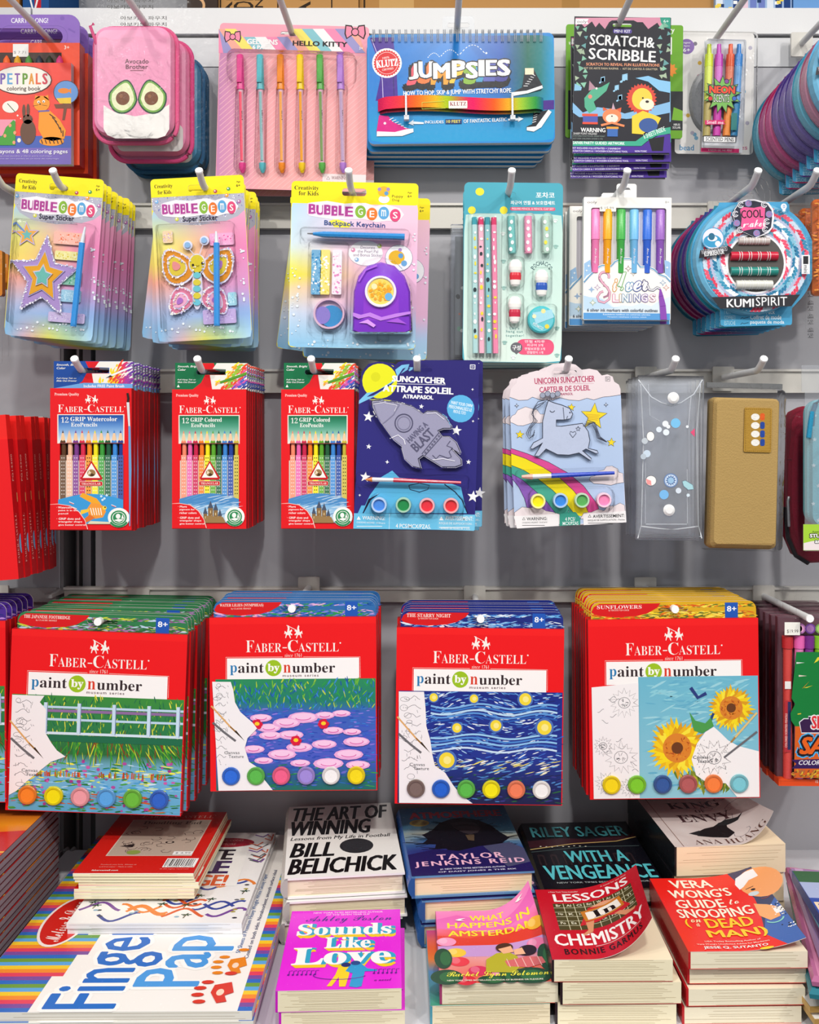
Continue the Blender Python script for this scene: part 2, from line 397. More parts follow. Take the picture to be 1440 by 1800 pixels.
o = m.build('display_shelf', M_PAINT); tag(o, 'white metal shelf holding the books at the foot of the wall', 'shelf')
m = MB(); m.box(-1.6, wx(106, 1.5), -.462, 0, SHELF-.03, SHELF, 'b9b9bd'); m.box(wx(104, 1.5), wx(109, 1.5), -.462, 0, SHELF-.035, SHELF-.001, 'aeaeb2')
o = m.build('display_shelf', M_PAINT); tag(o, 'grey metal shelf of the neighbouring bay under the thin pads', 'shelf')
m = MB(); m.box(-3, 3, -3, 1, -.05, 0, '8d8880'); struct('floor', m, M_PAINT)

# hooks
def hook(row, tip, label, up=.012, bracket=True, y_tip=-.2):
    x = wx(tip, 1.30); z = CAMZ+ROD[row]
    r = thing('display_hook', label, 'hook', (x, 0, z), 'white wire display hooks')
    m = MB(); m.tube([(0, 0, 0), (0, y_tip+.03, 0), (0, y_tip+.022, up*.12), (0, y_tip+.012, up*.45), (0, y_tip, up)], .0046, 'e6e6e6', 12); m.build('rod', M_PAINT, r, True)
    m = MB(); m.tube([(0, y_tip+.0008, up), (0, y_tip-.0012, up*1.1)], [.0054, .0050], 'fafafa', 12); m.build('end_cap', M_PLASTIC, r, True)
    if bracket:
        m = MB(); m.prism(rr(-.016, -.020, .016, .016, .002), -.0205, -.0163, 'd9d6ce'); m.build('bracket', M_PAINT, r)
HK = [(1, 0, 'grey wire hook over the orange colouring book carton'), (1, 213, 'wire hook through the bagged pink pouches'), (1, 486, 'wire hook holding the pink gel pen card'),
      (1, 808, 'vertical looking wire hook over the blue spiral book'), (1, 1116, 'wire hook over the black scratch card'), (1, 1322, 'wire hook slanting over the neon pen packet'), (1, 1500, 'wire hook holding the upper round bracelet kits'),
      (2, 93, 'white hook through the star sticker cards'), (2, 350, 'white hook through the butterfly sticker cards'), (2, 613, 'white hook through the backpack keychain cards'),
      (2, 900, 'white hook through the mint pencil cards'), (2, 1103, 'white hook through the marker cartons'), (2, 1333, 'white hook through the round braid kit'), (2, 1437, 'white hook at the orange snack bags'),
      (3, 131, 'white hook through the blue topped pencil cartons'), (3, 347, 'white hook through the middle green topped pencil cartons'), (3, 547, 'white hook through the green topped cartons beside the rocket card'),
      (3, 733, 'white hook through the navy rocket cards'), (3, 1000, 'white hook through the unicorn cards'), (3, 1188, 'white hook through the clear vinyl pouches'), (3, 1343, 'white hook over the tan pencil case'),
      (41, 172, 'white hook through the garden bridge paint boxes'), (42, 513, 'white hook through the pink water flower paint boxes'), (43, 845, 'white hook through the blue night paint boxes'), (44, 1187, 'white hook through the yellow flower paint boxes'), (4, 1424, 'white hook over the smelly pencil packs')]
for row, tip, lab in HK: hook(row, tip, lab, up=0.0 if row in (4, 41, 42, 43, 44) else .013, bracket=True)
hook(35, -40, 'white hook through the side-turned red cartons'); hook(4, -110, 'white hook through the purple tabbed paint boxes', 0); hook(2, -10, 'white hook at the orange packets by the frame edge')
# cartons on the shelf above
def carton(px0, px1, y, h, dp, col, label, deco):
    r = thing('shipping_carton', label, 'box', (wx((px0+px1)/2, DP+y), y+dp/2, pz(18)), 'cartons on the top shelf')
    w = (px1-px0)*(DP+y)/F/2; m = MB(); m.box(-w, w, -dp/2, dp/2, 0, h, col); A = Art(lambda a, b: (a, b), lambda x, q, l: (x, -dp/2-l, q), 1, 1, m); deco(A, w); m.build('carton_body', M_PAPER, r)
K = 'b98a52'
def dk(A, w):
    A.t('ooly', -w*.5, .002, w*.9, .05, '8a6a3a', 'b')
def dmid(A, w):
    for t, a, b in (('Art', -.93, -.8), ('INDEED', -.78, -.5), ('ONLY', -.48, -.36), ('Art', .1, .32)): A.t(t, w*a, .003, w*b, .06, '2e2216', 'b', rot=-90)
    for x in (-.97, -.15, .62): A.line([(w*x, 0), (w*x, .1)], .002, '2e2216')
def dplain(A, w): A.rect(-w*.6, .004, w*.1, .06, 'c79d63'); A.line([(-w*.9, 0), (-w*.9, .1)], .003, '3a2a18')
def dblue(A, w):
    rnd = random.Random(4)
    for k in range(9): A.rect(-w+2*w*k/9+.001, .0, -w+2*w*(k+.85)/9, .06, rnd.choice(['1d3f7c', 'dfe6f0', '8fb4dc', '6f7fc0', '2b5ea8', 'e8c9d6']))
    for k in range(16): A.rc(rnd.uniform(-w, w), rnd.uniform(.004, .03), .006, .005, rnd.choice(['f4f4f4', 'f0d45a', '223a66']))
carton(329, 382, .03, .16, .25, '3c2f28', 'dark brown carton with pale curl on the top shelf', lambda A, w: A.arc(-w*.4, .02, .012, -120, 120, .004, 'd8a878'))
carton(384, 630, .04, .2, .3, K, 'brown carton with upright black lettering on the top shelf', dmid)
carton(632, 806, .05, .2, .3, 'b08148', 'taped brown carton on the top shelf above the pen card', dplain)
carton(809, 1256, .04, .2, .3, K, 'long plain brown carton on the top shelf', lambda A, w: A.rect(-w*.2, .0, -w*.06, .09, 'a67c44'))
carton(1258, 1392, .03, .12, .2, '9fb9dc', 'pale blue goods in a clear tray on the top shelf', dblue)
carton(1395, 1500, .03, .16, .2, '6fa0d8', 'light blue carton at the end of the top shelf', lambda A, w: None)
carton(-20, 34, .03, .1, .2, 'b8753a', 'small orange brown box on the top shelf by the bay edge', lambda A, w: None)
carton(40, 86, .03, .14, .2, '1c4f8c', 'blue and red carton on the top shelf above the colouring book', lambda A, w: (A.rect(-w*.1, 0, w*.4, .05, 'c01c2c'), A.t('V', -w*.5, .004, w*.2, .03, 'f0f0f0', 'b')))

# ------------------------------------------------------------------ top level of hooks
def warn(A, x0, y0, x1, y1, l1, l2, col='2a2a2a'):
    h = y1-y0
    A.poly([(x0, y0+h*.32), (x0+h*.18, y0), (x0+h*.36, y0+h*.32)], col); A.poly([(x0+h*.07, y0+h*.28), (x0+h*.18, y0+h*.08), (x0+h*.29, y0+h*.28)], 'f4f4f4')
    A.t(l1, x0+h*.5, y0, x1, y0+h*.34, col, 'b'); A.t(l2, x0, y0+h*.5, x1, y0+h*.7, col); A.line([(x0, y0+h*.9), (x0+(x1-x0)*.9, y0+h*.9)], h*.05, col)

def pet_carton():
    d = 1.44; r = hang('activity_carton', 'orange carton with crayons and a cat colouring book, foremost on its hook', 'craft kit', 1, 0, d, 'orange colouring book cartons')
    A = art(r, d); A.fr(0, 0, 3.789)
    m = MB(); B = art(r, d, .006, m); B.fr(0, 0, 3.789); o = bx(B, -200, 85, 522, 420, 75)
    m.prism(o, .006, .008, '8a62c0', '6c4aa8', [bx(B, -120, 178, 408, 290, 60)])
    B.t('CARRY-ALONG!', 62, 108, 310, 142, 'f2eefa', 'B'); B.loop(rr(-20, 160, 440, 300, 70), 3, '7450ac'); B.c(405, 110, 14, '7b55b4'); B.line([(445, 180), (490, 205)], 12, '7b55b4')
    m.build('handle_card', M_PRINT, r)
    m = MB(); B = art(r, d, 0, m); B.fr(0, 0, 3.789); X0, X1, Z0, Z1 = -200, 530, 1100, 285
    o = bx(B, X0, Z1, X1, Z0)
    m.prism(o, 0, .022, 'ee4a22', 'c81e22'); B.rect(-200, 350, 410, 440, '3a2014'); B.t('3+', 428, 303, 462, 328, 'f6e2d8', 'b')
    B.rect(86, 293, 190, 378, 'f4f2ee'); B.t('$ 7.71', 92, 340, 172, 360, '8a8a8a'); m.build('carton_body', M_PRINT, r)
    for x, c in ((-40, '4a7ac8'), (45, 'e8622a'), (118, 'e6a828'), (192, '4e8a3a'), (262, '2c3440'), (330, '26301e'), (398, 'd83a7a')):
        m = MB(); B = art(r, d-.004, -.004); B.fr(0, 0, 3.789); a = B.P(x, 425); b = B.P(x, 372)
        m.tube([(a[0], -.004, a[1]), (a[0], -.004, (a[1]+b[1])/2), (b[0], -.004, b[1])], [.0052, .0046, .0012], c, 10); m.build('crayon', M_PRINT, r, True)
    m = MB(); B = art(r, d-.012, -.012, m); B.fr(0, 0, 3.789); m.prism(bx(B, -200, 418, 474, 1095), -.012, -.001, 'f04c40', 'd8d2dc')
    B.rect(-200, 905, 474, 990, '4a62b4'); B.rect(-200, 985, 474, 1095, '7a68b8'); B.rect(-200, 796, 104, 905, 'f29ab0')
    B.c(150, 535, 198, '5a2018', 98); B.c(148, 533, 192, 'f6f0e6', 92)
    for ch, x, c in zip('PETPALS', (2, 48, 98, 150, 192, 238, 282), ('7a62b4', '68a8d8', '8a5aa8', '6a9a3a', 'e49a3a', 'e86a4a', 'd8485a')): B.t(ch, x, 488, x+36, 562, c, 'X')
    B.t('coloring book', 45, 575, 272, 612, '4a302a', 'b')
    B.c(440, 615, 84, '4a302a', 80); B.c(440, 615, 80, '6a9ad8', 76); B.poly([(375, 655), (474, 650), (474, 690), (400, 690)], 'f0c83a'); B.c(425, 605, 38, 'f08a2a', 18); B.poly([(455, 605), (474, 585), (474, 625)], 'f08a2a')
    B.poly([(360, 695), (474, 692), (474, 722), (372, 722)], '7a4a36'); B.poly([(425, 722), (446, 722), (432, 800), (415, 800)], '7a4a36')
    B.c(70, 712, 54, 'f6f0e6', 40); B.line([(50, 690), (100, 745)], 5, '3a5a3a'); B.c(118, 770, 6, 'f6f0e6'); B.c(138, 790, 4, 'f6f0e6')
    B.c(278, 690, 54, 'f29a2a', 52); B.poly([(232, 665), (236, 635), (272, 645)], 'f29a2a', 0); B.poly([(290, 645), (322, 632), (326, 670)], 'f29a2a', 0)   # cat
    B.poly([(262, 740), (330, 735), (400, 800), (440, 870), (430, 925), (350, 940), (290, 925), (255, 860)], 'f29a2a', 0); B.c(345, 942, 82, 'f29a2a', 30, 0)
    for k in range(6): B.line([(330+k*18, 760+k*22), (370+k*10, 790+k*24)], 7, '4a2a1a'); B.line([(275+k*26, 930), (285+k*26, 958)], 7, '4a2a1a', 0)
    B.line([(256, 742), (330, 738)], 10, '6a62a8'); B.c(258, 680, 9, 'f6f0e6'); B.c(292, 676, 9, 'f6f0e6', dl=0); B.c(260, 682, 4, '2a1a1a'); B.c(291, 679, 4, '2a1a1a', dl=0); B.c(268, 694, 6, '2a1a1a', 4, 0)
    for s in (-1, 1): B.line([(268+s*12, 700), (268+s*48, 706)], 2, '4a2a1a', 0)
    B.c(188, 880, 52, '6a4a3a', 84); B.c(185, 795, 34, '6a4a3a', 32, 0); B.c(160, 740, 11, '6a4a3a', 44, 0); B.c(188, 735, 11, '6a4a3a', 44, 0); B.c(128, 935, 12, 'f0e6dc', 15); B.c(212, 795, 4, '1a1010')
    B.poly([(20, 900), (40, 850), (90, 800), (104, 810), (104, 968), (-60, 968)], '4aa03c')
    for x, y in ((68, 836), (100, 885), (34, 905), (94, 950)): B.c(x, y, 10, 'f0a07a', 12)
    B.t('jumbo crayons & 48 coloring pages', -160, 995, 452, 1030, 'f4f0fa', 'b'); B.t('Incluye 8 crayones Jumbo y libro para colorear', -120, 1036, 350, 1046, 'c8c0e4'); B.t('Contient 8 crayons de cire jumbo et un livre de coloriage', -150, 1054, 392, 1064, 'c8c0e4')
    m.build('coloring_book', M_PRINT, r); return r
r = pet_carton()
for k in range(1, 3):
    q = dup(r, (r.location.x+.004*k, r.location.y+.026*k-.002, r.location.z-.006*k), (0, 0, 0), '%s orange colouring book carton from the front on its hook' % ORD[k], ('coloring_book', 'crayon'))

def loop3(pts, y): return [(x, y, z) for x, z in pts]
def pouch(col, col2, pipe, front, label, d, x0, y0, x1, y1, roll=0, bag=True):
    r = hang('pencil_pouch', label, 'pencil pouch', 1, 213, d, 'bagged pencil pouches', roll)
    A = art(r, d); cx, cy, w, h = (x0+x1)/2, (y0+y1)/2, x1-x0, y1-y0
    m = MB(); L = []
    for y, k in ((.006, 0), (.002, 2), (-.002, 0)): L.append(loop3(outline(A, cx, cy, w+k, h+k, 30, 8), y))
    m.rings(L, col, False); m.add(L[0], [tuple(reversed(range(len(L[0]))))], col); m.build('pouch_body', M_CLOTH, r, True)
    m = MB(); o = outline(A, cx, cy, w+4, h+4, 32, 8); P = [(x, .0, z) for x, z in o]
    n = len(P); vs = []
    for x, z in o: pass
    m.tube([(x, .0, z) for x, z in o]+[(o[0][0], 0, o[0][1])], .0032, pipe, 8, False); zp = m.build('zip_piping', M_CLOTH, r, True)
    m = MB(); L = [loop3(outline(A, cx-1, cy-4, w-2, h-6, 28, 8), -.001), loop3(outline(A, cx-2, cy-5, w-8, h-13, 24, 8), -.012), loop3(outline(A, cx-2, cy-5, w-20, h-26, 17, 8), -.0145)]
    m.rings(L, col); top = art(r, d-.0145, -.0146, m); front(top, m, r, L); m.build('front_panel', M_GLOSS, r, True)
    m = MB(); a = A.P(x0+6, y0+32); b = A.P(x0-6, y0+2); m.tube([(a[0], -.012, a[1]), (b[0]+.002, -.016, b[1]), (b[0]+.006, -.014, b[1]+.004)], .0022, pipe, 8); m.build('zip_pull', M_CLOTH, zp, True)
    if bag:
        m = MB(); rnd = random.Random(int(d*1000)); gx, gy = 9, 14; vs = []; bw, bh, by = w+52, h+92, y0-76
        for side in (0,):
            for j in range(gy+1):
                for i in range(gx+1):
                    X, Z = A.P(cx-bw/2+bw*i/gx, by+bh*j/gy); inn = (0 < i < gx) and (4 < j < gy)
                    vs.append((X+rnd.uniform(-.0015, .0015), (-.0165 if inn else -.004)+rnd.uniform(-.003, .002), Z+rnd.uniform(-.002, .002)))
        m.add(vs, [(j*(gx+1)+i, (j+1)*(gx+1)+i, (j+1)*(gx+1)+i+1, j*(gx+1)+i+1) for j in range(gy) for i in range(gx)], 'ffffff'); m.build('clear_bag', M_BAG, r, True)
        m = MB(); B = art(r, d, -.0195, m); B.fr(0, 0, 1)
        for k, (a, b) in enumerate(((by+8, by+15), (by+19, by+26))): B.t('\uc544\ubcf4\uce74\ub3c4 \ud30c\uc6b0\uce58', cx-70, a, cx+10, b, '5a5a5a', 'b')
        m.build('printed_header', M_PRINT, r)
    return r
def avo(B, m, r, L):
    B.fr(0, 0, 3.789); B.poly([(690, 700), (760, 745), (900, 775), (1040, 750), (1128, 695), (1128, 860), (1100, 905), (1050, 922), (770, 922), (715, 900), (690, 860)], 'f4f0ec')
    B.t('Avocado', 832, 392, 990, 424, '5a2a3a', 'b'); B.t('Brother', 838, 430, 986, 460, '5a2a3a', 'b'); B.line([(868, 470), (956, 470)], 5, '8a4a5a')
    for cx, lean in ((822, 14), (1012, -12)):
        for g, c in ((0, '1f4a34'), (10, '7ab04a'), (22, 'eef0c4')):
            pts = []
            for k in range(36):
                a = 2*math.pi*k/36; y = -math.cos(a); pass
                x = math.sin(a)*(98-g)*(1-.4*max(0, -y)); yy = y*(116-g)+6
                ca, sa = math.cos(math.radians(lean)), math.sin(math.radians(lean)); pts.append((cx+x*ca-yy*sa, 638+x*sa+yy*ca))
            B.poly(pts, c)
        B.c(cx-4, 655, 46, '7a4626'); B.c(cx-16, 640, 12, '96603a')
def plain_white(B, m, r, L):
    B.fr(0, 0, 1)
def pinkb(x0, y0, x1, y1):
    def f(B, m, r, L): B.rect(x0+10, y1-62, x1-14, y1-14, 'eee9e6', 12)
    return f
pouch('f29cc0', 0, 'e2608f', avo, 'pink and white pouch with two halved green fruits, foremost in clear bags', 1.40, 169, 52, 310, 250)
pouch('ec86b0', 0, 'd84a84', pinkb(196, 76, 336, 280), 'second pink pouch, behind the one with the green fruits', 1.43, 196, 76, 336, 282)
pouch('3f86b0', 0, '1f5a84', pinkb(236, 116, 352, 300), 'blue pouch showing past the two pink pouches', 1.46, 222, 106, 356, 300)
pouch('3a7ca4', 0, '1b4f74', pinkb(236, 116, 352, 300), 'rearmost blue pouch against the wall behind the pink ones', 1.488, 232, 116, 362, 309, 0, False)

def gel_card():
    d = 1.435; r = hang('gel_pen_card', 'pink card of six capped gel pens in a clear blister with striped top', 'pen set', 1, 486, d, 'pink gel pen cards', 1.6)
    m = MB(); A = art(r, d, 0, m); A.fr(360, 0, 4.235)
    o = outline(A, 652, 800, 1112, 1230, 30); m.prism(o, 0, .0012, 'f2a2b4', 'e8d0d6', [outline(A, 640, 252, 150, 32, 14)])
    A.field(97, 402, 1212, 1412, 20, 16, lambda u, v: mix(mix('c886b4', 'f4a8ac', min(1, u*3)), 'f0b4a4', max(0, v*.4-(1-u)*.3)), 20)
    for k in range(46):
        y = 420+k*40; A.line([(110+max(0, (y-1400)*1.1), min(y, 1400)), (min(1200, 110+(y-420)*1.15), max(420, y-(1200-110)/1.15 if y-420 > 948 else 420))], 3, 'f7c4c6', dl=.05)
    cols = ['f4f0f0', 'f28ab0', '9a94c8', 'f2a896', 'f4e26a', '86c2cc']
    for k in range(16):                                         # striped header around the slot
        x = 20+k*82; a, b = max(100, x), x+82
        q = [(x-200, 215), (x-118, 215), (x+36, 395), (x-46, 395)]
        q = [(min(max(px, 104), 1196), py) for px, py in q]
        if 400 < x < 830: q = [(x-200+60, 275), (x-118+60, 275), (x+36, 395), (x-46, 395)]; q = [(min(max(px, 104), 1196), py) for px, py in q]
        A.poly(q, cols[k % 6])
    A.t('GEL PENS', 314, 292, 545, 332, 'f6f2f2', 'X'); A.t('6 PACK', 356, 338, 500, 368, 'f6f2f2', 'X'); A.t('HELLO KITTY', 655, 308, 1062, 346, '101010', 'XX'); A.t('3+', 1150, 350, 1176, 370, 'ffffff', 'b')
    for x, y, k in ((208, 275, 1.0), (1120, 240, 1.25)):         # bows
        for s in (-1, 1): A.poly([(x, y), (x+s*20*k, y-40*k), (x+s*58*k, y-44*k), (x+s*64*k, y+10*k), (x+s*52*k, y+42*k), (x+s*18*k, y+20*k)], '201014'); A.poly([(x+s*8*k, y-2), (x+s*24*k, y-32*k), (x+s*52*k, y-36*k), (x+s*56*k, y+8*k), (x+s*48*k, y+34*k), (x+s*20*k, y+14*k)], 'f08aa6')
        A.c(x, y, 24*k, '201014'); A.c(x, y, 18*k, 'f08aa6')
    A.rect(876, 1298, 1200, 1400, 'f2dfe0'); warn(A, 905, 1312, 1060, 1390, 'WARNING', 'choking hazard small parts', '8a6a70')
    m.build('backing_card', M_PRINT, r)
    for x, x2, c, ink in ((262, 282, 'e0408c', 'f24a6a'), (410, 432, '55b4c0', '8ab8bc'), (562, 576, 'f08a1e', 'f4a44a'), (708, 726, 'f2c814', 'f2a020'), (856, 876, '56ac48', '7a9a5a'), (1006, 1032, 'b07ad0', 'c0a4c8')):
        m = MB(); B = art(r, d-.006, -.006); B.fr(360, 0, 4.235); q = lambda t, y: (B.P(x+(x2-x)*t, y)[0], -.006, B.P(x+(x2-x)*t, y)[1])
        m.tube([q(0, 410), q(.02, 415), q(.28, 670)], [.0042, .005, .0055], c, 12); m.tube([q(.28, 670), q(.3, 685), q(.9, 1215)], [.0046, .0036, .0034], 'e6bccb', 10); m.tube([q(.9, 1215), q(.95, 1250), q(1, 1288)], [.0052, .005, .002], c, 10)
        m.tube([(p[0], -.0092, p[2]) for p in (q(.3, 690), q(.88, 1200))], .0021, ink, 6)
        a = q(.1, 560); m.box(a[0]-.0035, a[0]+.0035, -.013, -.008, a[2]-.012, a[2]+.022, c); D = art(r, d-.0105, -.0105, m); D.fr(360, 0, 4.235); D.t('HELLO KITTY' if c in ('56ac48', 'b07ad0', '55b4c0') else 'gel pen', x+(x2-x)*.55-6, 820, x+(x2-x)*.55+8, 1010, '3a2a30', 'b', rot=90)
        m.build('gel_pen', M_PLASTIC, r, True)
    m = MB(); B = art(r, d); B.fr(360, 0, 4.235); m.blister(outline(B, 652, 512, 960, 210, 45), -.001, .02, bev=.3)
    for x in (272, 424, 572, 720, 868, 1020): m.blister(outline(B, x, 965, 78, 660, 36), -.001, .0125)
    m.build('clear_blister', M_FILM, r, True); return r
r = gel_card()
q = dup(r, (r.location.x+.006, r.location.y+.03, r.location.z-.002), (0, math.radians(.6), 0), 'second gel pen card, its edge showing behind the pink one', ('gel_pen', 'clear_blister'))

def spiral_book():
    d = 1.415; r = hang('spiral_book', 'blue wire-bound rope jumping book with rainbow strap, foremost on its hook', 'book', 1, 808, d, 'blue wire-bound books', -.6)
    m = MB(); A = art(r, d, 0, m); A.fr(630, 0, 3.892); cx, cy, w, h = 703, 605, 1278, 750
    m.prism(outline(A, cx, cy, w, h, 40), 0, .0012, '2a8ad4', 'd8e2ea'); m.prism(outline(A, cx+2, cy+8, w-10, h-10, 36), .0013, .009, 'e8e6e0', 'd9dde0'); m.prism(outline(A, cx, cy+6, w, h, 40), .0091, .0105, '2490c8', '1a6a9a')
    A.field(74, 246, 1342, 968, 14, 8, lambda u, v: mix(ramp([(0, '2f7ed0'), (.5, '1f7fd2'), (.72, '2a5cb4'), (.88, '1a6c4c'), (1, '2a9ad0')], u), '2a9cd2', max(0, (v-.45)*2.2)), 40)
    A.poly([(78, 258), (238, 255), (262, 480), (272, 690), (118, 690), (150, 540), (122, 380)], '4a2a94'); A.line([(232, 330), (246, 690)], 5, '2a1a6a'); A.line([(92, 270), (150, 420), (165, 560), (170, 685)], 4, 'd8ccf2')
    A.poly([(1260, 688), (1340, 684), (1340, 748), (1262, 752)], '4a2a8a')
    A.c(196, 432, 102, 'f6f2ee'); A.star(196, 432, 92, 84, 'd81e22', 30); A.c(196, 432, 76, 'f4d8d4'); A.c(196, 432, 73, 'd81e22'); A.t('KLUTZ', 122, 408, 272, 458, 'ffffff', 'SB', rot=-6); A.t('100%', 165, 388, 212, 402, 'f6e0dc', 'b', rot=-8); A.t('CERTIFIED', 162, 466, 242, 480, 'f6e0dc', 'b', rot=-8)
    for x0, x1, y, hh in ((475, 560, 395, 40), (565, 690, 385, 55), (695, 872, 372, 80)):
        for k in range(9):
            f = lambda t: (x0+(x1-x0)*t, y-math.sin(math.pi*t)*hh*.8)
            A.line([f(k/9), f((k+.55)/9)], 5, 'e8f2fa', dl=.1)
    A.c(876, 364, 7, 'e8f2fa')
    rb = ['ee5a6a', 'f07a3a', 'f2a02c', 'f2c43a', '86b23a', '4a9ac4', '5a62b4', '4a4a9c']
    J = [('J', 345, 435, 415, 545), ('U', 412, 422, 512, 535), ('M', 512, 432, 628, 540), ('P', 640, 415, 735, 530), ('S', 735, 425, 822, 538), ('I', 822, 412, 866, 522), ('E', 872, 412, 950, 518), ('S', 950, 408, 1040, 520)]
    for ch, x0, y0, x1, y1 in J: A.t(ch, x0-28, y0+24, x1-18, y1+62, '14141a', 'X', out=(14, '14141a'), dl=.2)
    A.L += 1
    for (ch, x0, y0, x1, y1), c in zip(J, rb):
        for k in range(4): A.t(ch, x0-5-4*k, y0+10+8*k, x1-5-4*k, y1+10+10*k, c, 'X', dl=.2)
    A.L += 1
    for ch, x0, y0, x1, y1 in J: A.t(ch, x0, y0, x1, y1, 'ffffff', 'X', out=(3, '2a2a30'), dl=.2)
    A.L += 1
    A.t('HOW TO HOP, SKIP & JUMP WITH STRETCHY ROPE', 308, 614, 1046, 656, 'f4f8fc', 'B', rot=-1)
    for s, x0, y, tip in ((1, 1130, 818, 1025), (-1, 340, 842, 448)): A.poly([(x0, y-4*s), (x0-s*40, y-22), (x0-s*34, y-10), (tip, y-4), (tip, y+8), (x0-s*34, y+8), (x0-s*40, y+18)], 'e6eef4')
    A.t('INCLUDES', 455, 826, 584, 846, 'eef4f8', 'B'); A.rect(596, 816, 708, 848, '1f3a74'); A.t('10 FEET', 604, 822, 700, 842, 'f2e24a', 'B'); A.t('OF FANTASTIC ELASTIC', 720, 812, 1016, 838, 'eef4f8', 'B', rot=-2)
    A.poly([(142, 790), (205, 795), (235, 835), (330, 878), (372, 885), (378, 905), (300, 925), (128, 930), (125, 900)], 'd81e84'); A.poly([(128, 900), (250, 905), (330, 885), (376, 880), (378, 905), (300, 932), (126, 934)], 'f2eef0'); A.c(182, 845, 9, 'f0dfe8')
    for k in range(6): A.line([(212+k*20, 822+k*10), (240+k*18, 808+k*14)], 5, 'f4eef2', dl=.1)
    A.poly([(1140, 480), (1200, 475), (1222, 520), (1262, 590), (1250, 618), (1150, 640), (1060, 655), (1062, 630), (1120, 600)], '20222a'); A.poly([(1060, 632), (1150, 622), (1258, 585), (1262, 605), (1160, 640), (1062, 658)], 'eef0f2'); A.rect(1140, 468, 1200, 512, 'f0e4c4')
    A.poly([(1200, 758), (1262, 762), (1300, 752), (1322, 768), (1250, 870), (1200, 900), (1152, 892), (1150, 868), (1190, 850)], '22242c'); A.poly([(1300, 752), (1322, 768), (1252, 872), (1200, 902), (1152, 894), (1152, 872), (1215, 866)], 'eef0f2')
    for k in range(6): A.line([(1190+k*3, 840-k*16), (1216+k*3, 832-k*16)], 4, 'f0f0f2', dl=.1); A.line([(1130+k*12, 590-k*16), (1160+k*10, 590-k*14)], 4, 'f0f0f2', dl=.1)
    m.build('cover', M_GLOSS, r)
    m = MB(); B = art(r, d); B.fr(630, 0, 3.892)
    for k in range(27):
        X, Z = B.P(105+k*44, 250)
        for dx in (-.0011, .0011): m.tube([(X+dx, -.002, Z-.008), (X+dx, -.004, Z), (X+dx, -.002, Z+.009), (X+dx, .004, Z+.011), (X+dx, .012, Z+.008), (X+dx, .013, Z-.002)], .0006, 'c8cacf', 6)
    m.build('wire_binding', M_FOIL, r, True)
    m = MB(); B = art(r, d); B.fr(630, 0, 3.892); n = 40; vs = []; cs = []
    for i in range(n+1):
        t = i/n; x = 135+(1265-135)*t; e = min(t, 1-t)*n; yy = -.0015-.009*min(1, e/2.0)**.6
        X, Z = B.P(x, 726-12*t-14*math.sin(t*6.3)); hgt = 42*B.sy()
        vs += [(X, yy, Z-hgt), (X, yy, Z+hgt)]
        c = ramp([(0, 'd8205a'), (.12, 'e83a4a'), (.22, 'f0662a'), (.35, 'e8b82c'), (.42, 'a8cc28'), (.56, 'e8206a'), (.7, 'f0602a'), (.78, 'f2a82c'), (.86, 'a8cc3c'), (.95, '3a9a4a'), (1, '2f7aa0')], t); cs += [mix(c, '301018', .0), c]
    m.add(vs, [(2*i, 2*i+2, 2*i+3, 2*i+1) for i in range(n)], cs)
    b2 = [(x, y+.004, z-.004) for x, y, z in vs]; m.add(b2, [(2*i, 2*i+2, 2*i+3, 2*i+1) for i in range(n)], [mix(c, '200c14', .45) for c in cs])
    D = art(r, d-.011, -.0112, m); D.fr(630, 0, 3.892); D.rect(618, 690, 746, 742, 'f4f0ea', 4); D.t('KLUTZ', 626, 698, 738, 724, '9a3a4a', 'S'); D.loop([(436, 702), (590, 692), (598, 740), (436, 746)], 3, 'd8e46a')
    for x in (320, 1042):
        X, Z = B.P(x+8, 735); m.box(X-.0013, X+.0013, -.0135, 0, Z-.016, Z+.017, 'e4e6ea'); m.box(X-.003, X+.004, -.013, -.004, Z-.021, Z-.015, 'dcdfe4')
    m.build('stretch_strap', M_CLOTH, r, True)
    m = MB(); B = art(r, d, .011, m); B.fr(630, 0, 3.892); m.prism(outline(B, 686, 190, 220, 205, 24), .0108, .0118, 'eceef0', 'd9dbde', [outline(B, 686, 150, 150, 32, 14)]); m.build('hang_tab', M_FILMTAB, r)
    return r
M_FILMTAB = film('milky_plastic', .2, .2, 0, haze=.55)
r = spiral_book()
for k in range(1, 5):
    dup(r, (r.location.x-.0035*k+.002*(k % 2), r.location.y+.0165*k, r.location.z-.005-.002*k), (0, math.radians([-.2, .1, .1, .3][k-1]), 0), '%s blue wire-bound book from the front on its hook' % ORD[k], ('stretch_strap', 'hang_tab'))

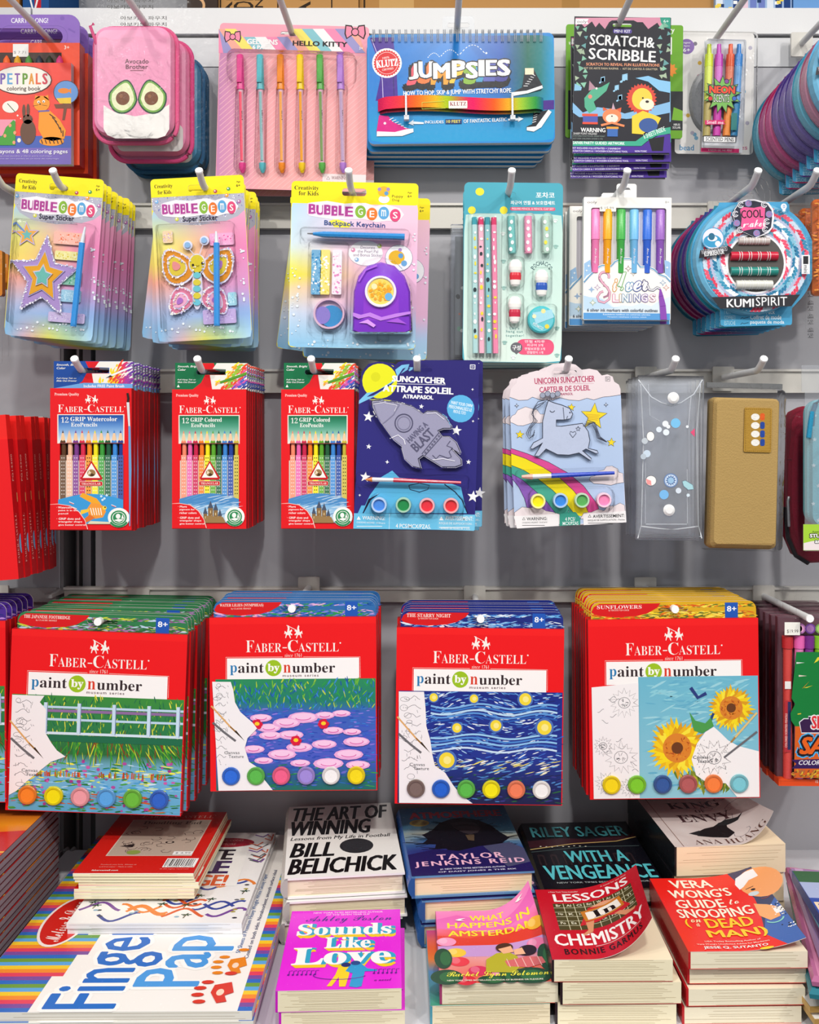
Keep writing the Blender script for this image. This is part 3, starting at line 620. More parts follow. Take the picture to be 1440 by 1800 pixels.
def scratch_card():
    d = 1.40; r = hang('scratch_card', 'black scratch art card with white lettering and animal band, foremost on its hook', 'craft kit', 1, 1116, d, 'black scratch art cards', .9)
    m = MB(); A = art(r, d, 0, m); A.fr(980, 0, 3.13)
    m.prism(outline(A, 354, 470, 532, 752, 0), 0, .0015, '20202a', 'e8e4e8', [outline(A, 357, 138, 104, 20, 8)])
    A.poly([(100, 98), (622, 96), (622, 165), (600, 130), (575, 165), (550, 125), (500, 160), (470, 122), (440, 122), (420, 112), (300, 112), (285, 122), (262, 160), (230, 125), (210, 150), (190, 118), (150, 150), (120, 118), (100, 150)], 'd690a8')
    A.poly([(100, 104), (172, 104), (164, 118), (172, 132), (98, 134)], 'f4f2f2'); A.t('ooly', 108, 110, 162, 132, '6a5a64'); A.poly([(565, 96), (622, 96), (622, 160), (590, 150), (570, 125)], '2a9a82'); A.t('6+', 584, 108, 612, 126, 'e0f4ee', 'b')
    A.rect(306, 160, 410, 184, '5a4a9c', 10); A.t('MINI KIT', 314, 164, 402, 180, 'f0eef8', 'B')
    rnd = random.Random(3)
    for y in range(150, 480, 46):
        for x in (118, 150, 560, 600):
            xx, yy, q = x+rnd.uniform(-14, 14), y+rnd.uniform(-14, 14), rnd.uniform(10, 22); a = rnd.uniform(0, 6); A.poly([(xx+q*math.cos(a+t), yy+q*math.sin(a+t)) for t in (0, 2.1, 4.2)], rnd.choice(['7ab49a', '8ac4a8', 'a8bca0', '6aa4a4']), .1)
    A.t('SCRATCH&', 178, 196, 536, 256, 'f2f2f2', 'B', rot=2); A.t('SCRIBBLE', 172, 272, 542, 335, 'f2f2f2', 'B', rot=2)
    A.t('SCRATCH TO REVEAL FUN ILLUSTRATIONS', 158, 348, 562, 364, 'f0a07a', 'B'); A.t('KIT DE ARTE PARA RASPAR  -  KIT DE CARTES \u00c0 GRATTER', 148, 370, 552, 384, 'c8b89c', 'b')
    for x, y, s in ((245, 440, 1), (365, 430, 1.3), (322, 486, 1), (340, 540, 1)): A.t('\u266b', x-16*s, y-20*s, x+16*s, y+20*s, '9accea', 'b')
    A.poly([(95, 460), (135, 480), (130, 498), (92, 500)], '8ac0e0'); A.poly([(430, 430), (500, 418), (560, 440), (622, 450), (622, 512), (560, 500), (500, 450)], '8ac4ea'); A.poly([(85, 565), (140, 620), (220, 590), (300, 600), (370, 625), (470, 600), (622, 560), (622, 620), (520, 640), (380, 655), (240, 640), (120, 645), (85, 620)], '86b8e0')
    A.poly([(150, 590), (148, 540), (190, 490), (240, 480), (288, 452), (270, 500), (225, 540), (200, 560), (215, 600), (175, 625)], '54ae8c'); A.c(180, 532, 11, 'f08a7a'); A.c(215, 487, 6, 'f2f2ea'); A.poly([(172, 500), (176, 444), (212, 486)], 'b48a9a'); A.rect(140, 630, 222, 680, '4a5ab0'); A.rect(136, 626, 222, 640, 'e0503a'); A.rect(138, 672, 222, 684, 'e0503a')
    A.star(462, 545, 86, 74, 'd84a3a', 26); A.c(466, 545, 56, 'f0cf4a', 60); A.c(492, 575, 40, 'f4ead0', 32); A.c(470, 540, 5, '1a1a1a'); A.c(494, 560, 10, '2a1a1a', 7); A.poly([(410, 640), (470, 610), (550, 640), (570, 650), (550, 690), (490, 720), (470, 740), (410, 735)], 'f0cf3a'); A.c(500, 690, 52, '3a5a9a', 40)
    A.c(300, 640, 52, 'f08a5a', 42); A.c(300, 652, 34, 'f6e4d4', 24); A.poly([(252, 612), (250, 590), (276, 602)], 'e0603a'); A.poly([(324, 602), (352, 592), (348, 620)], 'e0603a'); A.c(300, 640, 4, '1a1a1a'); A.poly([(298, 604), (306, 566), (318, 602)], 'c8a4b4'); A.line([(240, 690), (300, 676), (368, 694)], 12, 'f08a5a'); A.rect(274, 700, 332, 752, '3a6ab4'); A.rect(270, 698, 336, 710, 'f2a03a')
    A.t('WARNING', 128, 704, 264, 728, 'f4f4f4', 'B'); A.t('SHARP POINT HAZARD', 88, 730, 218, 742, 'e4e4e4'); A.t('CONTAINS FUNCTIONAL SHARP POINT', 84, 746, 262, 754, '8a9a94'); A.t('NOT FOR CHILDREN UNDER 6 YRS', 84, 760, 250, 768, '8a9a94')
    A.poly([(86, 778), (430, 778), (470, 750), (530, 716), (622, 700), (622, 735), (540, 750), (490, 780), (462, 804), (84, 804)], '3aa88a'); A.t('SAFARI PARTY GUIDED ARTWORK', 84, 780, 370, 796, 'f0f8f4', 'B'); A.t('6 SHEETS INSIDE', 470, 718, 596, 744, 'e4f4ee', 'B', rot=-22)
    A.poly([(84, 806), (462, 806), (500, 776), (560, 745), (622, 738), (622, 842), (84, 842)], '4a2a94'); A.poly([(500, 765), (588, 752), (580, 832), (520, 832)], '16161c'); A.t('KIT INCLUDES 4 ILLUSTRATED + 2 RAINBOW', 84, 812, 348, 822, 'e8e2f6', 'b'); A.t('SCRATCH CARDS & 1 WOODEN SCRATCHING TOOL', 84, 828, 386, 838, 'e8e2f6', 'b'); A.t('NON-TOXIC', 426, 828, 492, 838, 'e8e2f6', 'b')
    m.build('printed_card', M_PRINT, r); return r
r = scratch_card()
for k in range(1, 4): dup(r, (r.location.x+[.001, -.003, -.001][k-1], r.location.y+.008*k, r.location.z-.009*k-.002), (0, math.radians([.3, -.6, .5][k-1]), 0), '%s black scratch art card from the front on its hook' % ORD[k])
def green_card():
    d = 1.455; r = hang('activity_card', 'lime green activity card sticking out behind the black scratch cards', 'craft kit', 1, 1116, d, roll=.5)
    m = MB(); A = art(r, d, 0, m); A.fr(980, 0, 3.13); m.prism(bx(A, 46, 136, 690, 760, 14), 0, .003, '6aa81e', '2a4a14')
    A.rect(58, 500, 690, 715, '20242a'); A.poly([(640, 590), (690, 610), (690, 665), (630, 660)], '7ab82a'); A.t('Victory', 62, 230, 100, 252, 'f4f4f4', 'b'); A.t('ry', 615, 160, 645, 188, 'f4f4f4', 'b'); A.star(620, 385, 42, 28, 'f0902a', 9); A.t('MIRUSI', 640, 680, 674, 692, 'f0f0f0', 'b'); A.t('SOLAR', 634, 696, 678, 708, 'f0f0f0', 'b'); A.rect(614, 205, 630, 300, 'f4f4f0')
    m.build('printed_card', M_PRINT, r)
green_card()
def bead_card():
    d = 1.475; r = hang('bead_card', 'white dotted bead kit card in clear blister behind the neon pens', 'craft kit', 1, 1322, d, roll=.8)
    m = MB(); A = art(r, d, 0, m); A.fr(980, 0, 3.13); m.prism(bx(A, 650, 180, 1080, 848, 20), 0, .0015, 'f0eeec', 'd8d6d4')
    rnd = random.Random(8)
    for k in range(26): A.c(rnd.uniform(665, 1065), rnd.uniform(230, 760), 11, rnd.choice(['e0b84a', '7ab0d0', '7a7484', 'c88aa0', 'b8b4c8', '9ab06a']), dl=.1)
    A.c(712, 256, 42, '8a6ab4'); A.t('ages', 694, 232, 732, 242, 'f0eaf6', 'b'); A.t('\u00e2ges', 696, 248, 728, 258, 'f0eaf6', 'b'); A.t('6+', 692, 264, 730, 286, 'ffffff', 'b')
    A.t('bead', 672, 796, 752, 828, '5a9ac8', 'B'); A.t('les', 998, 798, 1046, 824, 'd07a9a', 'B'); m.build('backing_card', M_PRINT, r)
    m = MB(); A = art(r, d); A.fr(980, 0, 3.13); X, Z = A.P(840, 560); o = ell(X, Z, 118*A.sx(), 178*A.sx(), 28)
    m.rings([loop3(o, -.001), loop3([((x-X)*.93+X, (z-Z)*.93+Z) for x, z in o], -.008), loop3([((x-X)*.8+X, (z-Z)*.8+Z) for x, z in o], -.0095)], ['b4b6ba', '8e9096']); m.build('bead_tray', M_PLASTIC, r, True)
    m = MB(); m.blister(outline(A, 862, 528, 456, 690, 26), -.0015, .013); m.prism(outline(A, 862, 528, 462, 700, 28), -.0018, -.0012, 'ffffff'); m.build('clear_blister', M_FILM, r, True)
bead_card()
def neon_pens():
    d = 1.452; r = hang('neon_pen_packet', 'clear packet of four neon scented pens with a starburst label', 'pen set', 1, 1322, d, roll=1.5)
    m = MB(); A = art(r, d, 0, m); A.fr(980, 0, 3.13); m.prism(bx(A, 802, 226, 1026, 838, 3), .0, .0012, 'dfe3ea', 'd8d6dc'); A.rect(790, 816, 1000, 838, 'd0286c'); A.t('4 NEON GEL INK PENS', 830, 822, 960, 832, 'f4dce6'); m.build('backing_card', M_PRINT, r)
    for x0, x1, c, e in ((836, 820, 'd6e83a', '8a3ac0'), (890, 876, 'c84ac4', 'd83a8a'), (954, 930, 'f2643a', 'e0e04a'), (1000, 970, '3a8ad8', '2a7a7a')):
        B = art(r, d-.007, -.007); B.fr(980, 0, 3.13); q = lambda t, y: (B.P(x0+(x1-x0)*t, y)[0], -.007, B.P(x0+(x1-x0)*t, y)[1])
        m = MB(); m.tube([q(0, 245), q(.05, 300), q(.06, 302), q(.2, 370)], [.003, .0035, .006, .0062], c, 12); m.tube([q(.2, 370), q(.35, 450), q(.5, 560)], [.006, .0058, .0056], mix(c, 'ffffff', .25), 12); m.tube([q(.5, 560), q(1, 750)], [.006, .0056], mix(c, e, .35), 12); m.build('neon_pen', M_PLASTIC, r, True)
    m = MB(); A = art(r, d-.015, -.015, m); A.fr(980, 0, 3.13); A.star(908, 520, 108, 66, '1a1a20', 13); A.star(908, 520, 100, 60, '7aba5a', 13); A.t('NEON', 836, 474, 978, 514, 'f0502a', 'X', out=(4, '24243a')); A.t('SCENTS', 860, 520, 946, 562, 'e8f0e0', '', out=(3, '2a3a2a'))
    for x, y, c in ((932, 448, '8a4a9a'), (842, 542, 'd83a3a'), (974, 542, '3a6ac8')): A.c(x, y, 14, '1a1a20'); A.c(x, y, 11, c)
    A.poly([(812, 662), (925, 660), (915, 672), (925, 684), (812, 686)], 'd8246c'); A.t('Smell me', 822, 664, 914, 682, 'f8e4ee', 'b'); A.rect(803, 750, 982, 784, '2a2a2e'); A.rect(806, 753, 979, 781, 'f0f0f0'); A.t('SCENTED PENS', 816, 756, 970, 777, '26262a', 'b'); A.rect(956, 622, 988, 716, '2a7a78'); m.build('front_label', M_PRINT, r)
    m = MB(); A = art(r, d); A.fr(980, 0, 3.13); m.blister(bx(A, 806, 226, 1022, 815, 10), -.0005, .0138); m.build('clear_packet', M_FILM, r, True)
neon_pens()

# ------------------------------------------------------------------ second level of hooks
def pastel(u, v):
    l = ramp([(0, 'a8ccec'), (.25, 'f0e878'), (.42, 'f6d86a'), (.55, 'f4a896'), (.75, 'b8bfe2'), (1, '6aaede')], v)
    r = ramp([(0, 'f0a8c6'), (.3, 'ea86b8'), (.6, 'd898cc'), (.78, '94b0e4'), (1, '86c0ea')], v)
    c = mix(l, r, u*u*(3-2*u)); k = max(0, (v-.82)/.18)
    if k: c = mix(c, ramp([(0, '86bce2'), (.25, 'f2b0b0'), (.5, 'f4e24a'), (.7, 'c8dc8a'), (1, 'b4d8f0')], u), k*.85)
    return c
def snow(A, n, x0, y0, x1, y1, seed):
    rnd = random.Random(seed)
    for k in range(n): A.c(rnd.uniform(x0, x1), rnd.uniform(y0, y1), rnd.uniform(4, 13), 'eaf2fa', dl=.05, n=8)
def gems_title(A, x0, y0, x1, y1, rot):
    """two-part bubble title fitted to a slanted strip"""
    w = x1-x0; ca, sa = math.cos(math.radians(rot)), math.sin(math.radians(rot)); cx, cy = (x0+x1)/2, (y0+y1)/2; h = y1-y0
    q = lambda u, v: (cx+(u-.5)*w*ca-(v-.5)*h*sa, cy+(u-.5)*w*sa+(v-.5)*h*ca)
    blob = [(0.02, .5), (.05, .05), (.22, -.12), (.4, 0), (.5, -.08), (.62, -.12), (.72, .05), (.83, -.1), (.97, .1), (1.02, .5), (.97, .95), (.85, .95), (.74, 1.08), (.6, .92), (.45, 1.0), (.3, 1.06), (.15, .98), (.04, .9)]
    A.poly([q(u, .5+(v-.5)*1.12) for u, v in blob], 'f6f2f8')
    for k, (ch, u) in enumerate(zip('BUBBLE', (.075, .155, .235, .312, .385, .452))):
        X, Y = q(u, .45+.05*(k % 2)); A.t(ch, X-w*.042, Y-h*.36, X+w*.042, Y+h*.36, 'b03c94', 'X', out=(w*.005, 'f2dcec'))
    for ch, u, c in zip('GEMS', (.57, .69, .81, .93), ('8ab83a', 'f07a28', '5aa4d8', 'e0487a')):
        X, Y = q(u, .5+(.08 if ch in 'ES' else -.04)); A.c(X, Y, w*.056, c, h*.46); A.t(ch if ch != 'M' else 'm', X-w*.025, Y-h*.24, X+w*.025, Y+h*.24, 'f8f6f2', 'b')
def gem_card(kind, tip, d, roll, fr, cen, W_, H_, label, n, group):
    r = hang('sticker_card', label, 'sticker kit', 2, tip, d, group, roll)
    m = MB(); A = art(r, d, 0, m); A.fr(*fr); cx, cy = cen; top = H_*.115
    ca, sa = math.cos(math.radians(roll)), math.sin(math.radians(roll))
    L = lambda x, y: (cx+x*ca-y*sa, cy+x*sa+y*ca)           # card-straight coordinates measured from the card's middle
    hole = 0 if kind == 'star' else -10
    hx, hy = L(-5 if kind == 'star' else 0, -H_/2+100)
    m.prism(outline(A, cx, cy, W_, H_, 36), 0, .001, 'fae614', 'e9e6dc', [outline(A, hx, hy, 170, 60, 22)], 'cfd4dc')
    X, Y = L(0, top/2+40); hh = H_-top-80
    A.field(X-W_/2+.5, Y-hh/2+40, X+W_/2-.5, Y+hh/2+39.5, 14, 22, pastel, 36)
    yb = -H_/2+165
    pts = [(-W_/2+3, 0), (W_/2-3, 0), (W_/2-3, 150), (W_/2-70, 205), (W_/2-180, 245), (0, 270), (-W_/2+180, 250), (-W_/2+60, 190), (-W_/2+3, 110)]
    A.poly([L(x, yb+y) for x, y in pts], 'b4b4c4')
    rnd = random.Random(5); gl = ['e6e6ee', '9a9cb0', '8a8ab8', 'c8c4e0', 'd6dcc0', '7a86a8', 'f4f4f8', 'b89ac8']
    if kind == 'butterfly': gl += ['5a62b8', 'c8a860', 'f4f4ff', '6a4aa0']
    for k in range(420):
        x = rnd.uniform(-W_/2+6, W_/2-6); y = rnd.uniform(2, 262)
        if y > 255-(abs(x)/(W_/2))**2*150: continue
        X, Y = L(x, yb+y); A.c(X, Y, rnd.uniform(3, 7), rnd.choice(gl), dl=.02, n=4)
    A.rc(*L(0, yb-14), W_-6, 30, 'fae614')
    tx = L(-W_/2+115, -H_/2+95); A.t('Creativity', tx[0]-82, tx[1]-45, tx[0]+82, tx[1]-3, '3a3410', 'S'); A.t('for Kids', tx[0]-52, tx[1]+8, tx[0]+72, tx[1]+45, '3a3410', 'S')
    tx = L(W_/2-50, -H_/2+75); A.t('Age', tx[0]-18, tx[1]-22, tx[0]+16, tx[1]-2, '3a3410'); A.t('6+', tx[0]-20, tx[1]+8, tx[0]+16, tx[1]+32, '3a3410', 'b')
    for x, y, c in ((160, 138, 'c84a5a'), (280, 122, '4a9a4a'), (262, 178, 'f09a2a'), (-375, 205, '7ab0e0'), (370, 240, 'b06aa8'), (-200, 372, 'd8d84a')): A.c(*L(x, -H_/2+y), 17, c); A.c(*L(x-4, -H_/2+y-4), 7, 'f4f0f0')
    t0 = L(-2, yb+118); gems_title(A, t0[0]-350, t0[1]-62, t0[0]+350, t0[1]+62, roll)
    t0 = L(-3 if kind == 'star' else 10, yb+212); A.t('Super Sticker', t0[0]-158, t0[1]-28, t0[0]+158, t0[1]+34, '2a2640', 'b')
    t0 = L(30, yb+258); A.t('super autocollant', t0[0]-120, t0[1]-6, t0[0]+160, t0[1]+6, '8a86a0')
    snow(A, 24, cx-W_/2+60, cy+H_/2-110, cx+W_/2-110, cy+H_/2-30, 3); snow(A, 14, cx+W_/2-70, cy-100, cx+W_/2-30, cy+500, 4)
    m.build('backing_card', M_PRINT, r)
    # moulded insert with the sticker, glitter sachets and applicator pen
    def disc(B, mm, pts, y0, y1, c): mm.prism([B.P(*p) for p in pts], y0, y1, c, mix(c, 'ffffff', .2))
    B = art(r, d-.004, -.004); B.fr(*fr)
    if kind == 'star':
        S = lambda k, R, q: [(396+.94*(R if i % 2 == 0 else R*q)*math.cos(math.radians(-84+36*i)), 1018+k+(R if i % 2 == 0 else R*q)*1.13*math.sin(math.radians(-84+36*i))) for i in range(10)]
        m = MB(); disc(B, m, S(0, 345, .47), -.005, -.002, 'c4c0dc'); disc(B, m, S(0, 325, .47), -.0055, -.005, 'a88cc8'); disc(B, m, S(-6, 215, .5), -.007, -.0055, 'b4acd8'); disc(B, m, S(-6, 198, .5), -.0075, -.007, 'e2a01e'); disc(B, m, S(-6, 100, .55), -.009, -.0075, 'c8c4dc'); disc(B, m, S(-6, 82, .55), -.0095, -.009, '6ab8ae')
        D = art(r, d-.006, -.0062, m); D.fr(*fr); rnd = random.Random(9); P_ = S(0, 336, .47)
        for k in range(190):
            i = rnd.randrange(10); t = rnd.random(); a, b = P_[i], P_[(i+1) % 10]; D.c(a[0]+(b[0]-a[0])*t+rnd.uniform(-9, 9), a[1]+(b[1]-a[1])*t+rnd.uniform(-9, 9), rnd.uniform(4, 9), rnd.choice(['f4f2fa', 'd8d6ee', 'b8b0d8', 'ffffff']), dl=.02, n=5)
        m.build('star_sticker', M_PLASTIC, r)
        m = MB(); D = art(r, d-.001, -.0015, m); D.fr(*fr); D.star(243, 630, 120, 52, 'c4b4dc', 5, 96); D.star(243, 630, 100, 43, 'e8a84a', 5, 96); D.star(245, 632, 52, 24, '6ab4b4', 5, 96); D.line([(130, 505), (225, 605)], 14, '6a8ac8'); m.build('small_star', M_PRINT, r)
        sach = [(620, 665, 270, 110, 'f0a088', 'e8683a'), (610, 820, 230, 80, 'e8dc7a', 'd8c23a'), (640, 1020, 180, 130, '5aac8a', '3a9a6a'), (640, 1185, 180, 110, '7ab8d8', 'bfe0ee'), (600, 1380, 330, 90, 'b09ad0', 'd8cfee')]; pen = ((770, 560), (742, 705), (662, 1460)); bl = (475, 990, 720, 910)
    else:
        m = MB()
        def lobe(cx, cy, rx, ry, a, k=1):
            o = []
            for i in range(26):
                t = 2*math.pi*i/26; x = math.cos(t)*rx*k; y = math.sin(t)*ry*k*(1-.35*math.cos(t)); o.append((cx+x*math.cos(a)-y*math.sin(a), cy+x*math.sin(a)+y*math.cos(a)))
            return o
        for cx_, cy_, rx, ry, a, c1, c2, c3 in ((310, 915, 165, 130, -2.15, 'd88a1e', 'd8c03a', 'e08a8a'), (700, 905, 165, 125, -.95, 'd88a1e', 'd8c03a', 'b47ac4'), (345, 1235, 130, 95, 2.2, 'd87a9a', 'e8a8c8', 'a86ac0'), (668, 1230, 135, 100, .9, 'd87a9a', 'e8a8c8', 'a86ac0')):
            disc(B, m, lobe(cx_, cy_, rx, ry, a, 1.06), -.005, -.002, 'dcd8e8'); disc(B, m, lobe(cx_, cy_, rx, ry, a, .95), -.0056, -.005, c1); disc(B, m, lobe(cx_, cy_, rx, ry, a, .64), -.0066, -.0056, 'dcd8ec'); disc(B, m, lobe(cx_, cy_, rx, ry, a, .55), -.0072, -.0066, c2); disc(B, m, lobe(cx_, cy_, rx, ry, a, .26), -.008, -.0072, c3)
        disc(B, m, ell(500, 1120, 48, 190), -.006, -.003, 'd4d0e4')
        for y, c in ((1000, '6ac0cc'), (1065, 'd8c83a'), (1122, '6ac0cc'), (1185, 'd8c83a'), (1245, '6ac0d4')): disc(B, m, ell(500, y, 34, 28), -.0075, -.006, c)
        disc(B, m, ell(500, 895, 78, 92), -.006, -.003, 'dcd8e8'); disc(B, m, ell(500, 895, 66, 80), -.007, -.006, 'd8c42e')
        for x, y in ((415, 728), (565, 685)): disc(B, m, ell(x, y, 42, 42), -.006, -.003, 'dcdcf0'); disc(B, m, ell(x, y, 26, 26), -.008, -.006, '8ab4e0')
        D = art(r, d-.0075, -.0082, m); D.fr(*fr); D.c(460, 905, 11, '201810'); D.c(545, 888, 11, '201810'); D.arc(503, 900, 14, 20, 160, 4, '201810'); D.line([(430, 765), (470, 810)], 8, 'cfcfe8'); D.line([(550, 725), (520, 805)], 8, 'cfcfe8')
        rnd = random.Random(11)
        for cx_, cy_, rx, ry, a in ((310, 915, 165, 130, -2.15), (700, 905, 165, 125, -.95), (345, 1235, 130, 95, 2.2), (668, 1230, 135, 100, .9)):
            for q, nn in ((1.0, 60), (.6, 34)):
                for x, y in [rnd.choice(lobe(cx_, cy_, rx, ry, a, q)) for _ in range(nn)]: D.c(x+rnd.uniform(-12, 12), y+rnd.uniform(-12, 12), rnd.uniform(4, 9), rnd.choice(['f6f4fc', 'd8d4ee', 'b0a8dc', 'fffff4', 'e8cfa8']), dl=.02, n=5)
        m.build('butterfly_sticker', M_PLASTIC, r)
        sach = [(720, 670, 220, 110, 'ee8ac0', 'e04a9a'), (815, 1210, 80, 120, '7ac0d8', 'bfe4f0'), (700, 1370, 300, 130, 'a88ad0', 'd4c4ee'), (230, 650, 90, 110, 'e8c08a', 'c8a0d0')]; pen = ((668, 600), (672, 705), (675, 1455)); bl = (510, 1010, 700, 920)
    for x, y, w, h, c, e in sach:
        m = MB(); A2 = art(r, d-.003, -.003, m); A2.fr(*fr); m.prism(outline(A2, x, y, w, h, 14), -.003, -.0012, mix(c, 'f2f2f6', .3)); rnd = random.Random(int(x+y))
        for k in range(50): A2.c(x+rnd.uniform(-.44, .44)*w, y+rnd.uniform(-.38, .38)*h, rnd.uniform(3, 8), rnd.choice([c, e, mix(c, 'ffffff', .5)]), dl=.03, n=6)
        m.build('glitter_sachet', M_PLASTIC, r)
    m = MB(); B = art(r, d-.012, -.012); B.fr(*fr); q = [(B.P(*p)[0], -.012, B.P(*p)[1]) for p in pen]
    m.tube([q[0], q[1]], [.0012, .003], 'dfe6ee', 10); m.tube([q[1], q[2]], .0041, '3a96e4', 8); m.build('applicator_pen', M_PLASTIC, r, True)
    m = MB(); A2 = art(r, d); A2.fr(*fr); m.blister(outline(A2, bl[0], bl[1], bl[2], bl[3]+40, 30), -.001, .0165); m.prism(outline(A2, cx-2*0+L(0, 90)[0]-cx, L(0, 90)[1], W_-30, H_-300, 30), -.0014, -.0011, 'ffffff'); m.build('clear_blister', M_FILM, r, True)
    return r
r = gem_card('star', 93, 1.335, 4.4, (0, 290, 5.143), (490, 815), 798, 1430, 'star sticker card with silver glitter edging, foremost on its hook', 8, 'star sticker cards')
stack(r, 8, .0175, '{} star sticker card from the front, only its edge showing', (1.4, .003, .003), 3, ('star_sticker', 'small_star', 'glitter_sachet', 'applicator_pen', 'clear_blister'), rolls=[4, 3.4, 5.4, 4.2, 3.0, 2.6, 3.2, 2.2])
r = gem_card('butterfly', 350, 1.335, -3.0, (250, 290, 5.143), (532, 826), 845, 1436, 'butterfly sticker card with orange and pink wings, foremost on its hook', 6, 'butterfly sticker cards')
stack(r, 7, .019, '{} butterfly sticker card from the front, only its edge showing', (2.2, .003, .004), 4, ('butterfly_sticker', 'glitter_sachet', 'applicator_pen', 'clear_blister'), rolls=[0.5, 6.5, 3.4, 1.2, -.5, 2.0, 1.4])

def keychain_card():
    d = 1.35; r = hang('keychain_card', 'backpack keychain card with a purple mini backpack under clear plastic', 'craft kit', 2, 613, d, 'backpack keychain cards', 1.2)
    fr = (490, 290, 4.966); m = MB(); A = art(r, d, 0, m); A.fr(*fr)
    m.prism(outline(A, 652, 875, 1108, 1450, 36), 0, .001, 'fae614', 'ebe8de', [outline(A, 660, 238, 212, 66, 26)], 'cfd4dc')
    A.field(98.5, 330, 1205.5, 1599.5, 16, 22, lambda u, v: mix(ramp([(0, 'b8d8f0'), (.3, 'd8ecf2'), (.5, 'f4ea40'), (.58, 'f6d8a0'), (.75, 'cfdcf0'), (1, '8ac4ea')], v), ramp([(0, 'f6c8d8'), (.4, 'f0bcdc'), (.7, 'eab8d8'), (.85, 'b4d0f0'), (1, 'a8d8f0')], v), min(1, u*1.6)), 34)
    A.rc(652, 318, 1100, 50, 'fae614')
    A.t('Creativity', 138, 182, 350, 226, '3a3410', 'S'); A.t('for Kids', 175, 228, 348, 266, '3a3410', 'S'); A.t('Puppy', 990, 262, 1086, 292, '3a3410'); A.t('Dog', 992, 296, 1054, 322, '3a3410'); A.t('Age', 1124, 234, 1164, 252, '3a3410'); A.t('6+', 1126, 262, 1162, 284, '3a3410', 'b')
    A.c(920, 300, 48, 'f2f2f4', 34); A.c(918, 232, 52, 'e8b82a', 46); A.c(940, 248, 18, '5a9ad0'); A.c(880, 212, 16, 'a88ac0'); A.c(956, 212, 16, 'a88ac0')
    A.c(200, 470, 2, 'ffffff'); A.poly([(440, 490), (500, 470), (560, 490), (640, 520), (600, 560), (500, 560)], 'f4e640'); gems_title(A, 232, 350, 1078, 470, 3.2)
    A.t('Backpack Keychain', 398, 494, 930, 550, '2a4a8c', 'b', rot=1.5); A.c(760, 770, 150, 'f8f2f6', 110); A.t('Decorate', 716, 708, 842, 734, '6a5a80'); A.t('the Pearl Pal', 690, 742, 868, 768, '6a5a80'); A.t('and Bonus Sticker', 652, 774, 906, 800, '6a5a80')
    for x, y, c in ((650, 742, 'e08ab4'), (880, 708, 'a8b85a'), (682, 828, '8ab4dc')): A.c(x, y, 19, c); A.c(x-5, y-5, 8, 'f4f4f4')
    A.c(1050, 812, 120, '8a84a0', 116); A.c(1050, 812, 117, 'f2f0f6', 113); A.c(1030, 808, 70, 'e6b428', 62); A.c(1066, 794, 22, '5a9ad4'); A.c(1095, 860, 26, '6aa4d8'); A.c(1060, 742, 16, 'b08ac8')
    snow(A, 20, 112, 860, 200, 1570, 7); snow(A, 18, 200, 1530, 1180, 1585, 8); snow(A, 8, 1140, 600, 1195, 1300, 9); m.build('backing_card', M_PRINT, r)
    m = MB(); B = art(r, d-.01, -.01); B.fr(*fr); q = lambda x, y: (B.P(x, y)[0], -.01, B.P(x, y)[1]); m.tube([q(250, 598), q(300, 600)], [.0007, .0012], '6a6a6a', 8); m.tube([q(300, 600), q(392, 606), q(1100, 628)], [.002, .0042, .0046], '2a8ad0', 8); m.build('applicator_pen', M_PLASTIC, r, True)
    for x, c, e in ((326, '3a8ac0', '8ac4e4'), (404, 'e6d24a', 'f4ec9a'), (508, 'f0dce8', 'e08ac0')):
        m = MB(); A = art(r, d-.006, -.006, m); A.fr(*fr); m.prism(outline(A, x, 935, 84, 390, 10), -.006, -.001, mix(c, 'ffffff', .3)); rnd = random.Random(x)
        for k in range(70): A.c(x+rnd.uniform(-34, 34), 940+rnd.uniform(-170, 175), rnd.uniform(5, 12), rnd.choice([c, e, 'f4f4f4']), dl=.03, n=6)
        m.build('bead_sachet', M_PLASTIC, r)
    m = MB(); A = art(r, d-.006, -.006, m); A.fr(*fr); X, Z = A.P(440, 1300); R = 140*A.sx(); o = ell(X, Z, R, R*.98, 28); m.rings([loop3(o, 0), loop3(ell(X, Z, R*.97, R*.95, 28), -.009), loop3(ell(X, Z, R*.86, R*.84, 28), -.009), loop3(ell(X, Z, R*.8, R*.78, 28), -.003)], 'd8b4cc')
    m.prism(ell(X+.003, Z-.003, R*.72, R*.68, 24), -.006, -.002, '3a8ac4'); m.prism(ell(X-.009, Z-.002, R*.5, R*.55, 24), -.0063, -.002, '8a7ac8'); m.build('bead_pot', M_PLASTIC, r, True)
    m = MB(); A = art(r, d-.02, -.02); A.fr(*fr)
    def dome(k, cy=1180): return [A.P(888+(x-888)*k, cy+(y-cy)*k) for x, y in [(640, 1460), (650, 1100), (690, 960), (770, 870), (890, 838), (1010, 870), (1100, 960), (1150, 1100), (1160, 1460), (1120, 1478), (680, 1478)]]
    m.rings([loop3(dome(1), -.001), loop3(dome(.99), -.014), loop3(dome(.93), -.02), loop3(dome(.6), -.0225)], ['5a1aa0', '7a2ac0', '7c34c4', '8a3ac8']); B = art(r, d-.02, -.0232, m); B.fr(*fr)
    B.poly([(650, 1290), (720, 1310), (800, 1290), (900, 1330), (1020, 1300), (1150, 1280), (1158, 1300), (1030, 1330), (890, 1362), (790, 1325), (700, 1345), (650, 1320)], 'c080e4'); B.poly([(700, 1380), (780, 1350), (850, 1400), (830, 1420), (770, 1385)], 'd89af0'); B.poly([(940, 1370), (1040, 1340), (1120, 1390), (1050, 1380)], 'a85ad8'); B.line([(700, 1020), (760, 920), (860, 880)], 14, 'b06ae0')
    mbp = m.build('mini_backpack', M_GLOSS, r, True)
